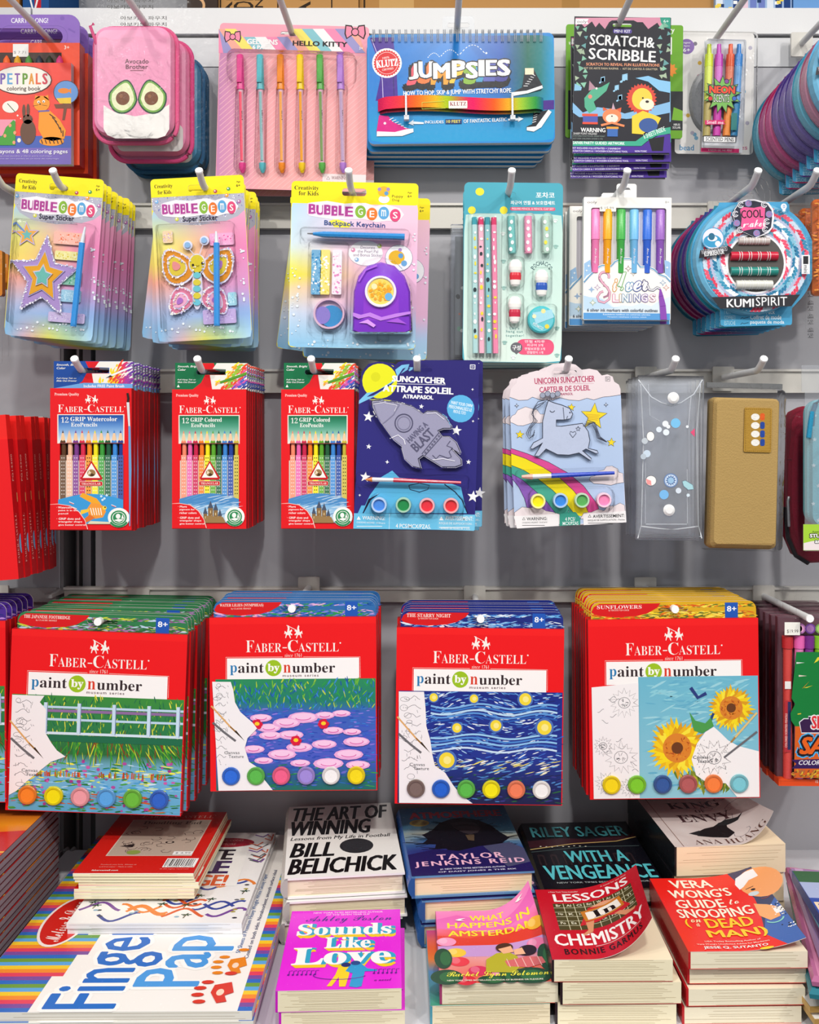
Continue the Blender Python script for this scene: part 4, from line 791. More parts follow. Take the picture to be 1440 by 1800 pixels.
    m = MB(); A = art(r, d-.024, -.024, m); A.fr(*fr); X, Z = A.P(890, 1105); R = 142*A.sx(); m.rings([loop3(ell(X, Z, R, R, 30), -.019), loop3(ell(X, Z, R*.96, R*.96, 30), -.0262), loop3(ell(X, Z, R*.84, R*.84, 30), -.0262), loop3(ell(X, Z, R*.8, R*.8, 30), -.0245)], 'e8e2f2'); m.prism(ell(X, Z, R*.8, R*.8, 24), -.0246, -.0235, 'f0d468')
    A = art(r, d-.025, -.0252, m); A.fr(*fr); rnd = random.Random(2)
    for k in range(60):
        a, q = rnd.uniform(0, 6.28), 92*math.sqrt(rnd.random()); A.c(890+q*math.cos(a), 1105+q*math.sin(a), 13, rnd.choice(['f0a01e', 'f4b42a', 'f6c84a', 'eea030']), dl=.05, n=8)
    A.c(960, 1150, 34, '6aaee0'); A.c(835, 1060, 26, 'f4e4b0'); m.build('pearl_window', M_PLASTIC, mbp, True)
    m = MB(); A = art(r, d); A.fr(*fr); m.blister(outline(A, 668, 612, 960, 90, 30), -.001, .016); m.blister(outline(A, 432, 1075, 350, 800, 30), -.001, .014); m.prism(outline(A, 660, 1045, 1080, 1080, 40), -.0012, -.0009, 'ffffff')
    for x in (432, 912): m.blister(outline(A, x, 1500, 100, 90, 18), -.001, .012)
    o = dome(1.07); A = art(r, d); A.fr(*fr); o = [A.P(888+(x-888)*1.05, 1180+(y-1180)*1.05) for x, y in [(640, 1460), (650, 1100), (690, 960), (770, 870), (890, 838), (1010, 870), (1100, 960), (1150, 1100), (1160, 1460), (1120, 1478), (680, 1478)]]; m.blister(o, -.001, .03); m.build('clear_blister', M_FILM, r, True)
    return r
r = keychain_card()
SK = ('applicator_pen', 'bead_sachet', 'bead_pot', 'mini_backpack', 'pearl_window', 'clear_blister')
dup(r, (r.location.x+.016, r.location.y+.034, r.location.z-.012), (0, math.radians(1.4), 0), 'second backpack keychain card, its rim showing past the foremost', SK)
dup(r, (r.location.x-.004, r.location.y+.066, r.location.z-.006), (0, math.radians(7.5), 0), 'third backpack keychain card hanging crooked behind the others', SK)

def pencil_card():
    d = 1.36; r = hang('pencil_set_card', 'mint card of patterned pencils, caps and erasers under clear plastic', 'pencil set', 2, 900, d, 'mint pencil set cards', .6)
    fr = (770, 290, 5.0); m = MB(); A = art(r, d, 0, m); A.fr(*fr)
    m.prism(outline(A, 658, 945, 868, 1580, 44), 0, .0012, '4aa8bc', 'cfe4de', [outline(A, 650, 265, 70, 52, 24)])
    A.field(226, 428, 1092, 1732, 6, 8, lambda u, v: mix('bfe0d8', 'dcefe4', v), 44); A.rc(655, 420, 860, 14, '4aa8bc')
    A.c(368, 235, 38, 'f2e23a', 34); A.c(298, 398, 34, 'f0e03a'); A.c(578, 398, 34, 'f0e03a')
    A.t('\ud3ec\ucc28\ucf54', 860, 240, 1026, 292, 'eef6f6', 'B'); A.t('\ud53c\uaddc\uc5b4 \uc5f0\ud544 & \ubcf4\ud638\ucea1\uc138\ud2b8', 638, 315, 1030, 350, 'eef6f6', 'B'); A.rect(634, 372, 1032, 402, 'e45a7a', 14); A.t('FIGURE PENCIL & PENCIL CAP SET', 650, 378, 1018, 394, 'f8e4ea', 'b')
    for k, ch in enumerate('POCHACCO'): a = math.radians(-150+120*k/7); A.t(ch, 912+88*math.cos(a)-11, 950+88*math.sin(a)-20, 912+88*math.cos(a)+11, 950+88*math.sin(a)+18, '3a5a62', 'b', rot=math.degrees(a)+90)
    A.t("Let's", 632, 1422, 714, 1446, '5a9494', 'w'); A.t('hang out', 600, 1452, 746, 1480, '5a9494', 'w'); A.t('together!', 596, 1488, 756, 1516, '5a9494', 'w')
    A.rect(690, 1532, 1020, 1668, 'ec5a80', 60)
    for k, s in enumerate(('\uc5f0\ud544 4\uc790\ub8e8', '\ud53c\uaddc\uc5b4 3\uac1c', '\uc5f0\ud544\ubcf4\ud638\ucea1 3\uac1c', '\uc5f0\ud544\uae4e\uc774 1\uac1c')): A.t(s, 762+(k % 2)*20, 1540+k*32, 940-(k % 2)*16, 1564+k*32, 'fbe8ee', 'b')
    A.c(690, 1605, 52, '6a6a70', 46); A.poly([(640, 1615), (740, 1615), (690, 1665)], '6a6a70'); A.t('\uad6c\uc131', 654, 1584, 726, 1628, 'f4f4f4', 'B')
    for x, y in ((572, 604), (1030, 490), (1036, 716), (576, 846), (580, 1080), (586, 1560), (662, 1690), (1046, 1672), (1046, 1434)):
        c = 'eef8f4' if x in (572, 1030, 662) else '9ac4bc'
        A.c(x, y+8, 14, c, 11)
        for q in (-16, -5, 6, 17): A.c(x+q, y-12+abs(q)*.4, 6, c, dl=0)
    m.build('backing_card', M_PRINT, r)
    for x0, x1, c, e in ((322, 330, 'b4dcdc', '3aa0b0'), (378, 386, 'f6b8cc', 'd83a6a'), (434, 450, '8cc8cc', '3a96a4'), (492, 508, 'f28aae', 'd83a6a')):
        B = art(r, d-.008, -.008); B.fr(*fr); m = MB(); q = lambda t: (B.P(x0+(x1-x0)*t, 455+1195*t)[0], -.006, B.P(0, 455+1195*t)[1])
        m.tube([q(0), q(.055)], .0038, e, 8); m.tube([q(.055), q(1)], .0038, c, 8); D = art(r, d-.0095, -.0101, m); D.fr(*fr); rnd = random.Random(x0)
        for k in range(14): t = .09+.06*k+rnd.uniform(0, .03); D.c(x0+(x1-x0)*t+rnd.uniform(-6, 6), 455+1195*t, rnd.uniform(5, 15), rnd.choice(['f6f6f4', 'f6f6f4', 'f6f6f4', '2a3a40', 'f0d83a']), rnd.uniform(8, 22), dl=.05, n=10)
        m.build('pencil', M_PRINT, r, True)
    for x0, x1, c, e in ((642, 656, '74c0bc', 'f2f6f4'), (792, 796, 'f29abc', 'f8f0f2'), (950, 952, 'b8d8c8', 'f2e24a')):
        B = art(r, d-.008, -.008); B.fr(*fr); m = MB(); a, b = B.P(x0, 450), B.P(x1, 775); m.tube([(a[0], -.006, a[1]), (b[0], -.006, b[1])], .0054, c, 12); D = art(r, d-.0115, -.0117, m); D.fr(*fr); rnd = random.Random(x0)
        for k in range(5): D.c(x0+rnd.uniform(-16, 16), 500+k*60, 14, e if k % 2 else 'f4f4f4', 18, dl=.05)
        m.build('pencil_cap', M_PLASTIC, r, True)
    for x, y, c in ((682, 950, 'd8283a'), (912, 1040, '2a5ab8'), (676, 1275, 'c82a48')):
        B = art(r, d-.008, -.008); B.fr(*fr); m = MB(); X, Z = B.P(x, y); s = B.sx()
        prof = [(.0, 122), (26, 120), (52, 95), (60, 55), (56, 25), (46, 5), (52, -20), (50, -60), (42, -100), (24, -116), (0, -118)]
        vs = []; n = 16
        for i in range(len(prof)-1):
            loops = [[(X+rr_*s*math.cos(2*math.pi*k/n), -.007+rr_*s*.55*math.sin(2*math.pi*k/n), Z+zz*s) for k in range(n)] for rr_, zz in (prof[i], prof[i+1])]
            m.rings(loops, c if -61 <= prof[i][1] <= 6 and i >= 5 and i < 7 else 'f4f2ee', False)
        m.build('eraser', M_PLASTIC, r, True)
    m = MB(); B = art(r, d-.008, -.008); B.fr(*fr); X, Z = B.P(908, 1360); R = 122*B.sx(); m.rings([loop3(ell(X, Z, R, R, 30), -.001), loop3(ell(X, Z, R*.98, R*.98, 30), -.009), loop3(ell(X, Z, R*.86, R*.86, 30), -.0105)], ['38b4bc', '46bcc4', '6ac8d4']); D = art(r, d-.01, -.0108, m); D.fr(*fr)
    D.poly([(830, 1300), (1000, 1270), (1020, 1340), (860, 1400)], 'a8dcec'); D.c(926, 1285, 20, 'f2e6a0'); D.c(958, 1420, 20, 'f2d84a'); D.c(846, 1330, 18, 'f4ecc0'); D.t('POCHACCO', 830, 1405, 930, 1432, 'f4f8f8', 'b', rot=28); m.build('sharpener', M_PLASTIC, r, True)
    m = MB(); B = art(r, d); B.fr(*fr); m.blister(outline(B, 410, 1060, 300, 1260, 20), -.001, .0125)
    for x, y, w, h in ((650, 610, 100, 350), (796, 610, 100, 350), (950, 610, 100, 350), (682, 950, 150, 270), (912, 1040, 170, 270), (676, 1275, 150, 270), (908, 1360, 264, 264)): m.blister(outline(B, x, y, w, h, 44), -.001, .0155)
    m.build('clear_blister', M_FILM, r, True); return r
r = pencil_card()
SK = ('pencil', 'pencil_cap', 'eraser', 'sharpener', 'clear_blister')
stack(r, 2, .03, '{} mint pencil card, almost covered by the one ahead', (.3, .001, .006), 7, SK)
def clear_pack(row, tip, d, x0, y0, x1, y1, label, group, tabh=0, roll=0, deco=None):
    r = hang('clear_packet', label, 'packet', row, tip, d, group, roll); A = art(r, d); m = MB()
    o = bx(A, x0, y0, x1, y1, 3); m.rings([loop3(o, .004), loop3(o, -.004), loop3(bx(A, x0+4, y0+6, x1-4, y1-4, 3), -.006)], 'ffffff'); m.add(loop3(o, .004), [tuple(reversed(range(len(o))))], 'ffffff'); m.build('film_sleeve', M_VINYL, r, True)
    m = MB(); B = art(r, d, .003, m); rnd = random.Random(3); m.prism(bx(B, x0+8, y0+20, x1-6, y1-8, 2), .003, .0038, '8a8f96')
    for k in range(40): B.c(rnd.uniform(x0+12, x1-10), rnd.uniform(y0+60, y1-20), rnd.uniform(2, 5), rnd.choice(['3a3a40', 'e8e8e8', '7aa890', 'b0b4b8', 'c87a6a']), dl=.05, n=8)
    m.build('insert', M_PRINT, r); return r
r = clear_pack(2, 900, 1.44, 792, 395, 905, 632, 'clear sleeve set hanging behind the mint pencil card', 'clear sleeves behind the mint card')
stack(r, 2, .02, '{} clear sleeve set behind the mint pencil card', (.2, .002, .002), 2)

def marker_carton():
    d = 1.345; r = hang('marker_carton', 'white windowed carton of six coloured markers with a cloud label, foremost', 'marker set', 2, 1103, d, 'white marker cartons', .5)
    fr = (990, 290, 5.806); m = MB(); A = art(r, d, 0, m); A.fr(*fr)
    o = outline(A, 655, 955, 895, 1250, 8); w = outline(A, 668, 770, 768, 664, 22)
    m.prism(o, 0, .006, 'f4f2ec', 'e4e2de', [w]); m.prism(o, .0061, .013, 'dcd8e0', 'e6e4e0')
    A.t('ooly', 248, 366, 346, 400, '5a4a52'); A.t('8+', 1042, 368, 1084, 392, '8a8a90'); 
    A.poly([(215, 1005), (240, 990), (278, 965), (292, 1100), (240, 1130), (212, 1170)], '9ac0e4'); A.poly([(1036, 970), (1080, 985), (1098, 1000), (1096, 1160), (1040, 1110)], '9ac0e4')
    cl = [(212, 1185), (260, 1130), (310, 1080), (340, 1040), (400, 1012), (490, 1020), (530, 975), (600, 945), (680, 945), (750, 975), (790, 1030), (860, 1025), (930, 1055), (985, 1105), (1050, 1130), (1096, 1180)]
    A.poly(cl+[(1092, 1580), (208, 1580)], 'f8f4ea'); A.line([(x, y+12) for x, y in cl], 12, '5a9ac4'); A.line([(x, y+26) for x, y in cl], 5, '8a94b4')
    A.poly([(208, 1400), (280, 1345), (370, 1345), (460, 1390), (520, 1450), (600, 1430), (700, 1440), (800, 1410), (900, 1440), (960, 1400), (1092, 1340), (1092, 1512), (208, 1512)], 'd9e6f0'); A.poly([(208, 1330), (280, 1350), (400, 1370), (500, 1450), (600, 1460), (208, 1480)], 'bfd8ec')
    A.rect(208, 1512, 1092, 1580, '5a9cd8'); A.t('Rotuladores met\u00e1licos con contornos coloridos', 408, 1520, 890, 1534, 'e4f0fa', 'b'); A.t('Marqueurs m\u00e9talliques \u00e0 contour color\u00e9', 452, 1546, 850, 1560, 'e4f0fa', 'b')
    for x, y, c in ((290, 1272, '9ab4d4'), (350, 1250, 'a890b8'), (665, 1058, '9a7a80'), (717, 1105, 'b4a8a4'), (1018, 1202, '8aa4c8'), (1052, 1252, 'd09a9a'), (303, 1405, 'a8b8a0')): A.star(x, y, 36, 15, c, 4); A.star(x, y, 22, 9, 'f2eee6' if c != '9ab4d4' else c, 4)
    A.star(262, 1030, 16, 6, 'f4f8fc', 4); A.star(240, 1078, 14, 5, 'f4f8fc', 4); A.star(1062, 1048, 16, 6, 'f4f8fc', 4)
    A.arc(420, 1150, 52, -60, -270, 20, 'a87a92', 12); A.arc(410, 1290, 62, 90+180, 90+360, 20, 'a87a92', 4); A.line([(372, 1150), (400, 1200), (450, 1250), (478, 1300), (470, 1370), (420, 1405), (365, 1390), (350, 1345), (380, 1300), (410, 1290)], 24, 'a87a92'); A.line([(372, 1150), (400, 1200), (450, 1250), (478, 1300), (470, 1370), (420, 1405), (365, 1390), (350, 1345), (380, 1300), (410, 1290)], 15, 'e8b0c4'); A.arc(420, 1140, 48, 180, 380, 24, 'a87a92', 12); A.arc(420, 1140, 48, 180, 380, 15, 'e8b0c4', 12)
    for ch, x0, x1, y0, y1, c in (('i', 510, 550, 1165, 1290, 'd8a06a'), ('l', 560, 640, 1095, 1295, '7ab07a'), ('v', 640, 720, 1200, 1290, '6a9ac0'), ('e', 715, 800, 1185, 1288, '5a6aa8'), ('r', 800, 870, 1175, 1285, '4a4a7a')): A.t(ch, x0, y0, x1, y1, 'f6f2ec', 'kb', out=(9, c))
    A.line([(862, 1230), (880, 1275), (920, 1280), (960, 1250), (990, 1265)], 24, '4a4a7a'); A.line([(862, 1230), (880, 1275), (920, 1280), (960, 1250), (990, 1265)], 12, 'f4f2ee')
    for ch, x, c in zip('LINING', (508, 578, 604, 680, 722, 798), ('d890b0', 'c8a888', '8aa8c0', '8a90b4', '7a84b0', '9a84b8')): A.t(ch, x, 1320, x+(62 if ch != 'I' else 14), 1396, 'f4f0ee', 'b', out=(8, c))
    A.t('S', 884, 1320, 944, 1396, 'f4f0ee', 'b', out=(5, 'c48ab0'))
    A.t('6 silver ink markers with colorful outlines', 244, 1466, 964, 1498, '4a5060', 'b')
    A.poly([(985, 1262), (1000, 1270), (1020, 1330), (1046, 1430), (1060, 1580), (992, 1580), (985, 1440), (975, 1345)], '8a4ab0'); A.line([(980, 1345), (1022, 1335)], 5, '6a2a90'); A.line([(986, 1445), (1048, 1438)], 5, '6a2a90')
    A.rect(372, 422, 540, 476, 'f4f2ea'); A.t('$ 15.99', 380, 428, 518, 456, '7a7a7a'); m.build('carton_body', M_PRINT, r)
    m = MB(); A = art(r, d, .0045, m); A.fr(*fr); m.prism(outline(A, 655, 268, 205, 170, 26), .0045, .006, 'f4f3f0', 'e0dedb', [outline(A, 660, 250, 70, 56, 26)]); m.build('hang_tab', M_PRINT, r)
    for x, x2, c, dk in ((336, 330, 'f48ac4', 'e87ab0'), (462, 452, 'f6b01e', 'eea410'), (598, 590, '4ab450', '3ea446'), (732, 726, '7ac0ee', '70b4e2'), (868, 858, '3a74dc', '3060cc'), (1000, 992, 'a06ac4', '8a54b4')):
        B = art(r, d); B.fr(*fr); m = MB(); q = lambda y: (B.P(x+(x2-x)*(y-440)/660, y)[0], .0035, B.P(0, y)[1])
        m.tube([q(448), q(455), q(755)], [.0055, .0062, .0062], c, 14); m.tube([q(755), q(762), q(1096)], [.0058, .0054, .0052], dk, 14); D = art(r, d-.0015, -.0023, m); D.fr(*fr); D.t('Silver Linings', x-22, 850, x+6, 1010, 'f0eef4', 'k', rot=90); m.build('marker', M_PLASTIC, r, True)
    m = MB(); A = art(r, d); A.fr(*fr); m.prism(outline(A, 668, 770, 772, 668, 22), -.00004, -.00002, 'ffffff'); return r
r = marker_carton()
for k in range(1, 7):
    dup(r, (r.location.x+[.003, -.0145, -.014, -.016, -.0165, -.021][k-1], r.location.y+.0175*k, r.location.z-.004), (0, math.radians([.3, .4, 0, .3, .2, .2][k-1]), 0), '%s white marker carton from the front on its hook' % ORD[k], ('marker',))
def red_pack():
    d = 1.475; r = hang('marker_box', 'dark red box with coloured band lowest behind the white marker cartons', 'marker set', 2, 1103, d)
    m = MB(); A = art(r, d, 0, m); A.fr(990, 290, 5.806); m.prism(bx(A, 36, 480, 940, 1636), 0, .014, 'a01018', '8a1018')
    for k, c in enumerate(('c81a1e', 'd88a1a', '2a6a2a', '2a4a9a', '1f2f7a', '5a2a7a', '8a1a3a')): A.rect(90+k*120, 1590, 210+k*120, 1634, c)
    m.build('carton_body', M_PRINT, r)
red_pack()

def braid_kit(tip, d, dx, dy, label, col, row=2, front=True, roll=0, group='round braid kits'):
    r = hang('braid_kit', label, 'craft kit', row, tip, d, group, roll)
    fr = (1170+dx, 290+dy, 5.333); m = MB(); A = art(r, d, 0, m); A.fr(*fr)
    def edge(k):
        o = []
        for i in range(0, 49):
            a = math.radians(-56+ i*(180+112)/48*1.0) ; o.append((840+560*k*math.cos(a), 870+555*k*math.sin(a)))
        return o
    body = [(495, 385), (505, 352), (1140, 345), (1160, 372), (1165, 435)]
    right = [(840+565*math.cos(math.radians(a)), 890+560*math.sin(math.radians(a))) for a in range(-50, 52, 6)]
    left = [(810+575*math.cos(math.radians(a)), 880+570*math.sin(math.radians(a))) for a in range(128, 232, 6)]
    base = [(1185, 1345), (1188, 1470), (1165, 1500), (560, 1515), (520, 1500), (512, 1360)]
    oc = body+right+base+left
    m.prism([A.P(*p) for p in oc], 0, .0012, col, mix(col, 'e8e8f0', .5))
    rnd = random.Random(6)
    for k in range(70):
        a, q = rnd.uniform(0, 6.28), rnd.uniform(440, 545); X, Y = 825+q*math.cos(a), 880+q*math.sin(a)
        if Y < 1180: A.c(X, Y, rnd.uniform(2, 6), mix(col, 'ffffff', .45), dl=.02, n=6)
    A.rect(516, 1352, 1186, 1500, '4aa4d0', 20)
    for k, (a, b) in enumerate((('1 KIT/', 'Fashion Pack'), ('COFFRET/', 'Coffret de mode'), ('ESTUCHE', 'paquete de moda'))): A.t(a, 552, 1362+k*50, 552+(62, 106, 104)[k], 1400+k*50, 'bfe4f4'); A.t(b, 795, 1355+k*50, 795+(232, 292, 318)[k], 1398+k*50, 'f0f8fc', 'b'); A.line([(705, 1395+k*50), (720, 1380+k*50), (735, 1388+k*50), (780, 1378+k*50)], 5, '243a4a')
    m.build('printed_base', M_PRINT, r)
    # raised clear shell and the printed disc
    m = MB(); A = art(r, d-.012, -.012, m); A.fr(*fr); X, Z = A.P(845, 870); s = A.sx()
    o0 = ell(X-.002, Z, 560*s, 555*s, 40); m.rings([loop3(ell(X-.004, Z, 545*s, 535*s, 40), -.001), loop3(ell(X-.003, Z, 535*s, 525*s, 40), -.010), loop3(ell(X-.002, Z, 510*s, 500*s, 40), -.0125)], [mix(col, 'd8e4ea', .35), mix(col, 'd8e4ea', .25)])
    if front:
        A.L = 80
        A.c(845, 880, 490, 'b4bcd8', 480, n=40)
        for R, cols in ((465, ('e0405c', '3a8ab0', 'e85a74', 'c8d8e8')), (375, ('2a7aa4', 'eef2f6', '3a94b8', '86c0d8')), (296, ('e8405c', 'f4f0f2', 'e85070', '5aa0b8'))):
            A.arc(845, 880, R, 0, 360, 62, 'dcdcea', 60, dl=.5); nn = int(R/5.2); rnd = random.Random(R)
            for k in range(nn):
                a = 360*k/nn
                for s_ in (-1, 1):
                    q = R+s_*13; x, y = 845+q*math.cos(math.radians(a)), 880+q*math.sin(math.radians(a)); an = -a-90+s_*38; X2, Z2 = A.P(x, y); l, w = 34*A.sx(), 13*A.sx(); ca, sa = math.cos(math.radians(an)), math.sin(math.radians(an))
                    A.raw([(X2+u*ca-v*sa, Z2+u*sa+v*ca) for u, v in ((-l, 0), (-l*.5, -w), (l*.5, -w), (l, 0), (l*.5, w), (-l*.5, w))], [(0, 1, 2, 3, 4, 5)], cols[(k//3+(s_ > 0)) % 4], .01)
            A.L += 1
        A.c(845, 925, 282, 'f2f2f6', 285, n=40); A.c(845, 925, 262, '55524f', 268, n=40); m.build('printed_disc', M_PRINT, r, False)
        m2 = MB()
        for y, h, c, wd in ((705, 72, 'c4b8b4', 290), (848, 88, 'c8203c', 440), (990, 84, '2a8a80', 440), (1118, 90, 'd8d8d0', 340)):
            B = art(r, d-.02, -.02); B.fr(*fr); x0, x1 = 842-wd/2, 842+wd/2; rr_ = h/2*B.sx()
            a, b = B.P(x0, y), B.P(x1, y); m2.tube([(a[0], -.0132-rr_*.2, a[1]), (b[0], -.0132-rr_*.2, b[1])], rr_*.95, c, 14)
            for k in range(1, 5):
                u = a[0]+(b[0]-a[0])*k/5
                for e in (-.0016, .0016): m2.tube([(u+e-.0004, -.0132-rr_*.2, a[1]), (u+e+.0004, -.0132-rr_*.2, a[1])], rr_*1.02, 'e6e6e6', 14)
        m2.build('thread_spools', M_GLOSS, r, True)
        m = MB(); A = art(r, d-.0145, -.0152, m); A.fr(*fr); m.prism([A.P(*p) for p in [(690, 350), (760, 328), (830, 325), (900, 345), (960, 360), (1005, 420), (1012, 500), (1000, 590), (960, 640), (890, 670), (840, 690), (760, 650), (690, 620), (650, 560), (630, 490), (640, 420)]], -.0175, -.0125, 'f0eef4', '3a3a4a'); A = art(r, d-.0175, -.0176, m); A.fr(*fr)
        A.poly([(695, 355), (760, 338), (830, 335), (900, 352), (955, 368), (995, 425), (1000, 500), (990, 585), (950, 630), (890, 660), (840, 680), (765, 642), (695, 612), (660, 560), (642, 490), (650, 425)], '2a2c3e')
        A.poly([(700, 420), (730, 395), (830, 402), (900, 388), (935, 402), (930, 480), (940, 570), (925, 600), (830, 598), (730, 618), (705, 600), (715, 500)], 'ee5a94'); A.t('COOL', 708, 420, 915, 498, '2a1a2a', 'B', rot=-3); A.t('maker', 722, 515, 936, 582, 'fbf4f6', 'kb', rot=-3)
        for x, y in ((778, 360), (972, 462), (668, 545), (855, 640)): A.c(x, y, 32, '8a84b8'); A.arc(x, y, 14, 0, 300, 6, 'c86aa0', 8)
        for x, y in ((705, 375), (655, 460), (950, 530), (935, 605), (700, 610), (925, 372)): A.arc(x, y, 26, 20, 330, 9, 'dcdce4', 12); A.arc(x, y, 12, 20, 300, 7, 'dcdce4', 8)
        A.c(445, 690, 106, '5aa4cc', 106); A.c(445, 690, 96, 'e8e4f4'); A.c(440, 715, 84, '3a9ac8', 60); A.c(440, 690, 46, 'f2f0f4', 26); A.c(432, 672, 30, '2a6a8a', 34); A.c(490, 738, 26, 'f4f0ee')
        A.poly([(325, 800), (590, 758), (630, 792), (598, 830), (312, 876)], '24242c'); A.t('KUMIKREATOR', 362, 798, 548, 848, 'f4f4f6', 'B', rot=-8); A.t('NO KUMI KREATOR NEEDED', 336, 778, 580, 822, 'c8c8d0', '', rot=-8)
        A.poly([(430, 1240), (1262, 1215), (1180, 1325), (512, 1348)], '2e2e34'); A.t('KUMI', 572, 1256, 828, 1334, 'f4f4f6', 'B', rot=-1); A.t('SPIRIT', 846, 1238, 1140, 1320, 'f4f4f6', '', rot=-1)
        A.rect(1275, 845, 1352, 1022, 'f0f0f4'); A.rect(1290, 855, 1338, 930, '26262c'); A.t('mini', 1296, 940, 1330, 1015, '2a2a30', 'b', rot=90)
        A.c(1108, 390, 28, 'eef2f8'); A.c(1108, 390, 16, '8ab4dc'); A.t('8+', 1092, 380, 1124, 400, 'f4f4f8', 'b'); A.star(1110, 425, 24, 10, 'eef2f8', 6); m.build('front_label', M_PRINT, r)
    else: m.build('shell', M_PLASTIC, r, True)
    m = MB(); A = art(r, d, .001, m); A.fr(*fr); m.prism([A.P(*p) for p in [(585, 350), (580, 300), (600, 220), (660, 140), (760, 100), (860, 100), (950, 150), (985, 230), (985, 350)]], .0012, .0022, 'ffffff', None, [outline(A, 745, 230, 230, 70, 30)]); m.build('hang_tab', M_FILM, r)
    return r
f = braid_kit(1333, 1.36, 0, 0, 'round teal braid kit with red and green thread spools, foremost on the lower hook', '4aa2ce')
bk = {}
for nm, c in (('teal', '3a92b4'), ('plum', '8a1458'), ('violet', '4a2a88')): pass
seq = [('1f8098', 'second'), ('4a2a80', 'third'), ('1a3a7a', 'fourth'), ('7a1458', 'fifth'), ('96165a', 'sixth'), ('1a6a84', 'seventh')]
for k, (c, o_) in enumerate(seq, 1):
    dd = 1.36+.0165*k; q = braid_kit(1333, 1.36, 0, 0, '%s round braid kit from the front on the lower hook' % o_, c, 2, False)
    q.location = (f.location.x-.002*k, dd-DP, f.location.z-.0006*k)
# the same kits on the top hook at the frame edge
f = braid_kit(1500, 1.30, 205, -322, 'round teal braid kit cut by the frame edge, foremost on the upper hook', '4aa2ce', 1, True, 0, 'upper round braid kits')
for k, c in enumerate(('a85a78', '3a98b8', '4a3488', '442c84', '4a2a80', 'b0185c', '9a1658', '1f7a98'), 1):
    q = braid_kit(1500, 1.30, 205, -322, '%s round braid kit from the front on the upper hook' % ORD[k], c, 1, False, 0, 'upper round braid kits')
    q.location = (f.location.x-.003*k, 1.30+.0185*k-DP, f.location.z-.004*k)
def snack_bag(d, x0, y0, x1, y1, label):
    r = hang('snack_bag', label, 'packet', 2, 1437, d, 'orange snack bags'); A = art(r, d); m = MB()
    m.rings([loop3(bx(A, x0, y0, x1, y1, 8), .006), loop3(bx(A, x0, y0, x1, y1, 8), .0), loop3(bx(A, x0+8, y0+8, x1-8, y1-8, 8), -.007)], 'd8681e'); B = art(r, d-.007, -.0072, m)
    rnd = random.Random(5)
    B.dabs(260, x0+4, y0+4, x1-4, y1-4, lambda u, v, q: (10, 3, q.uniform(-20, 20), q.choice(['b84a12', 'e8862a', 'c85a18', 'f09a3a'])), 3); B.rect(x0+28, y0+70, x1, y1-30, 'e6e2dc'); 
    for k in range(6): B.t('\uc2dd\ud488 \uc548\ub0b4', x0+34, y0+80+k*24, x0+44, y0+98+k*24, '4a4a4a', 'b', rot=90)
    B.star(x0+50, y1-55, 9, 5, 'e05a2a', 8); m.build('bag_body', M_GLOSS, r)
    m = MB(); m.prism(bx(A, x0-16, y0-60, x1+10, y1+60), -.009, -.0088, 'ffffff'); m.build('clear_bag', M_BAG, r)
    return r
snack_bag(1.36, 1428, 350, 1510, 520, 'orange snack bag with a barcode label at the frame edge, foremost'); snack_bag(1.41, 1406, 366, 1490, 510, 'second orange snack bag at the frame edge'); snack_bag(1.45, 1386, 376, 1470, 500, 'rearmost orange snack bag behind the round braid kit')
def orange_pack(d, x0, y0, x1, y1, label, row=2, tip=-10):
    r = hang('orange_packet', label, 'packet', row, tip, d, 'orange packets by the bay edge'); A = art(r, d); m = MB(); B = art(r, d, 0, m)
    m.prism(bx(A, x0, y0, x1, y1, 4), 0, .01, 'e0861a', 'b8600e'); B.rect(x1-10, y0+18, x1-4, y0+24, 'f4d4b0'); m.build('packet_body', M_GLOSS, r); m = MB(); m.prism(bx(A, x0-2, y0-10, x1+2, y1+120, 4), -.004, -.0035, 'ffffff'); m.build('clear_bag', M_BAG, r)
orange_pack(1.36, -70, 440, 4, 520, 'orange packet in a clear bag cut by the frame edge'); orange_pack(1.42, -60, 446, 15, 508, 'orange packet behind the one cut by the frame edge')

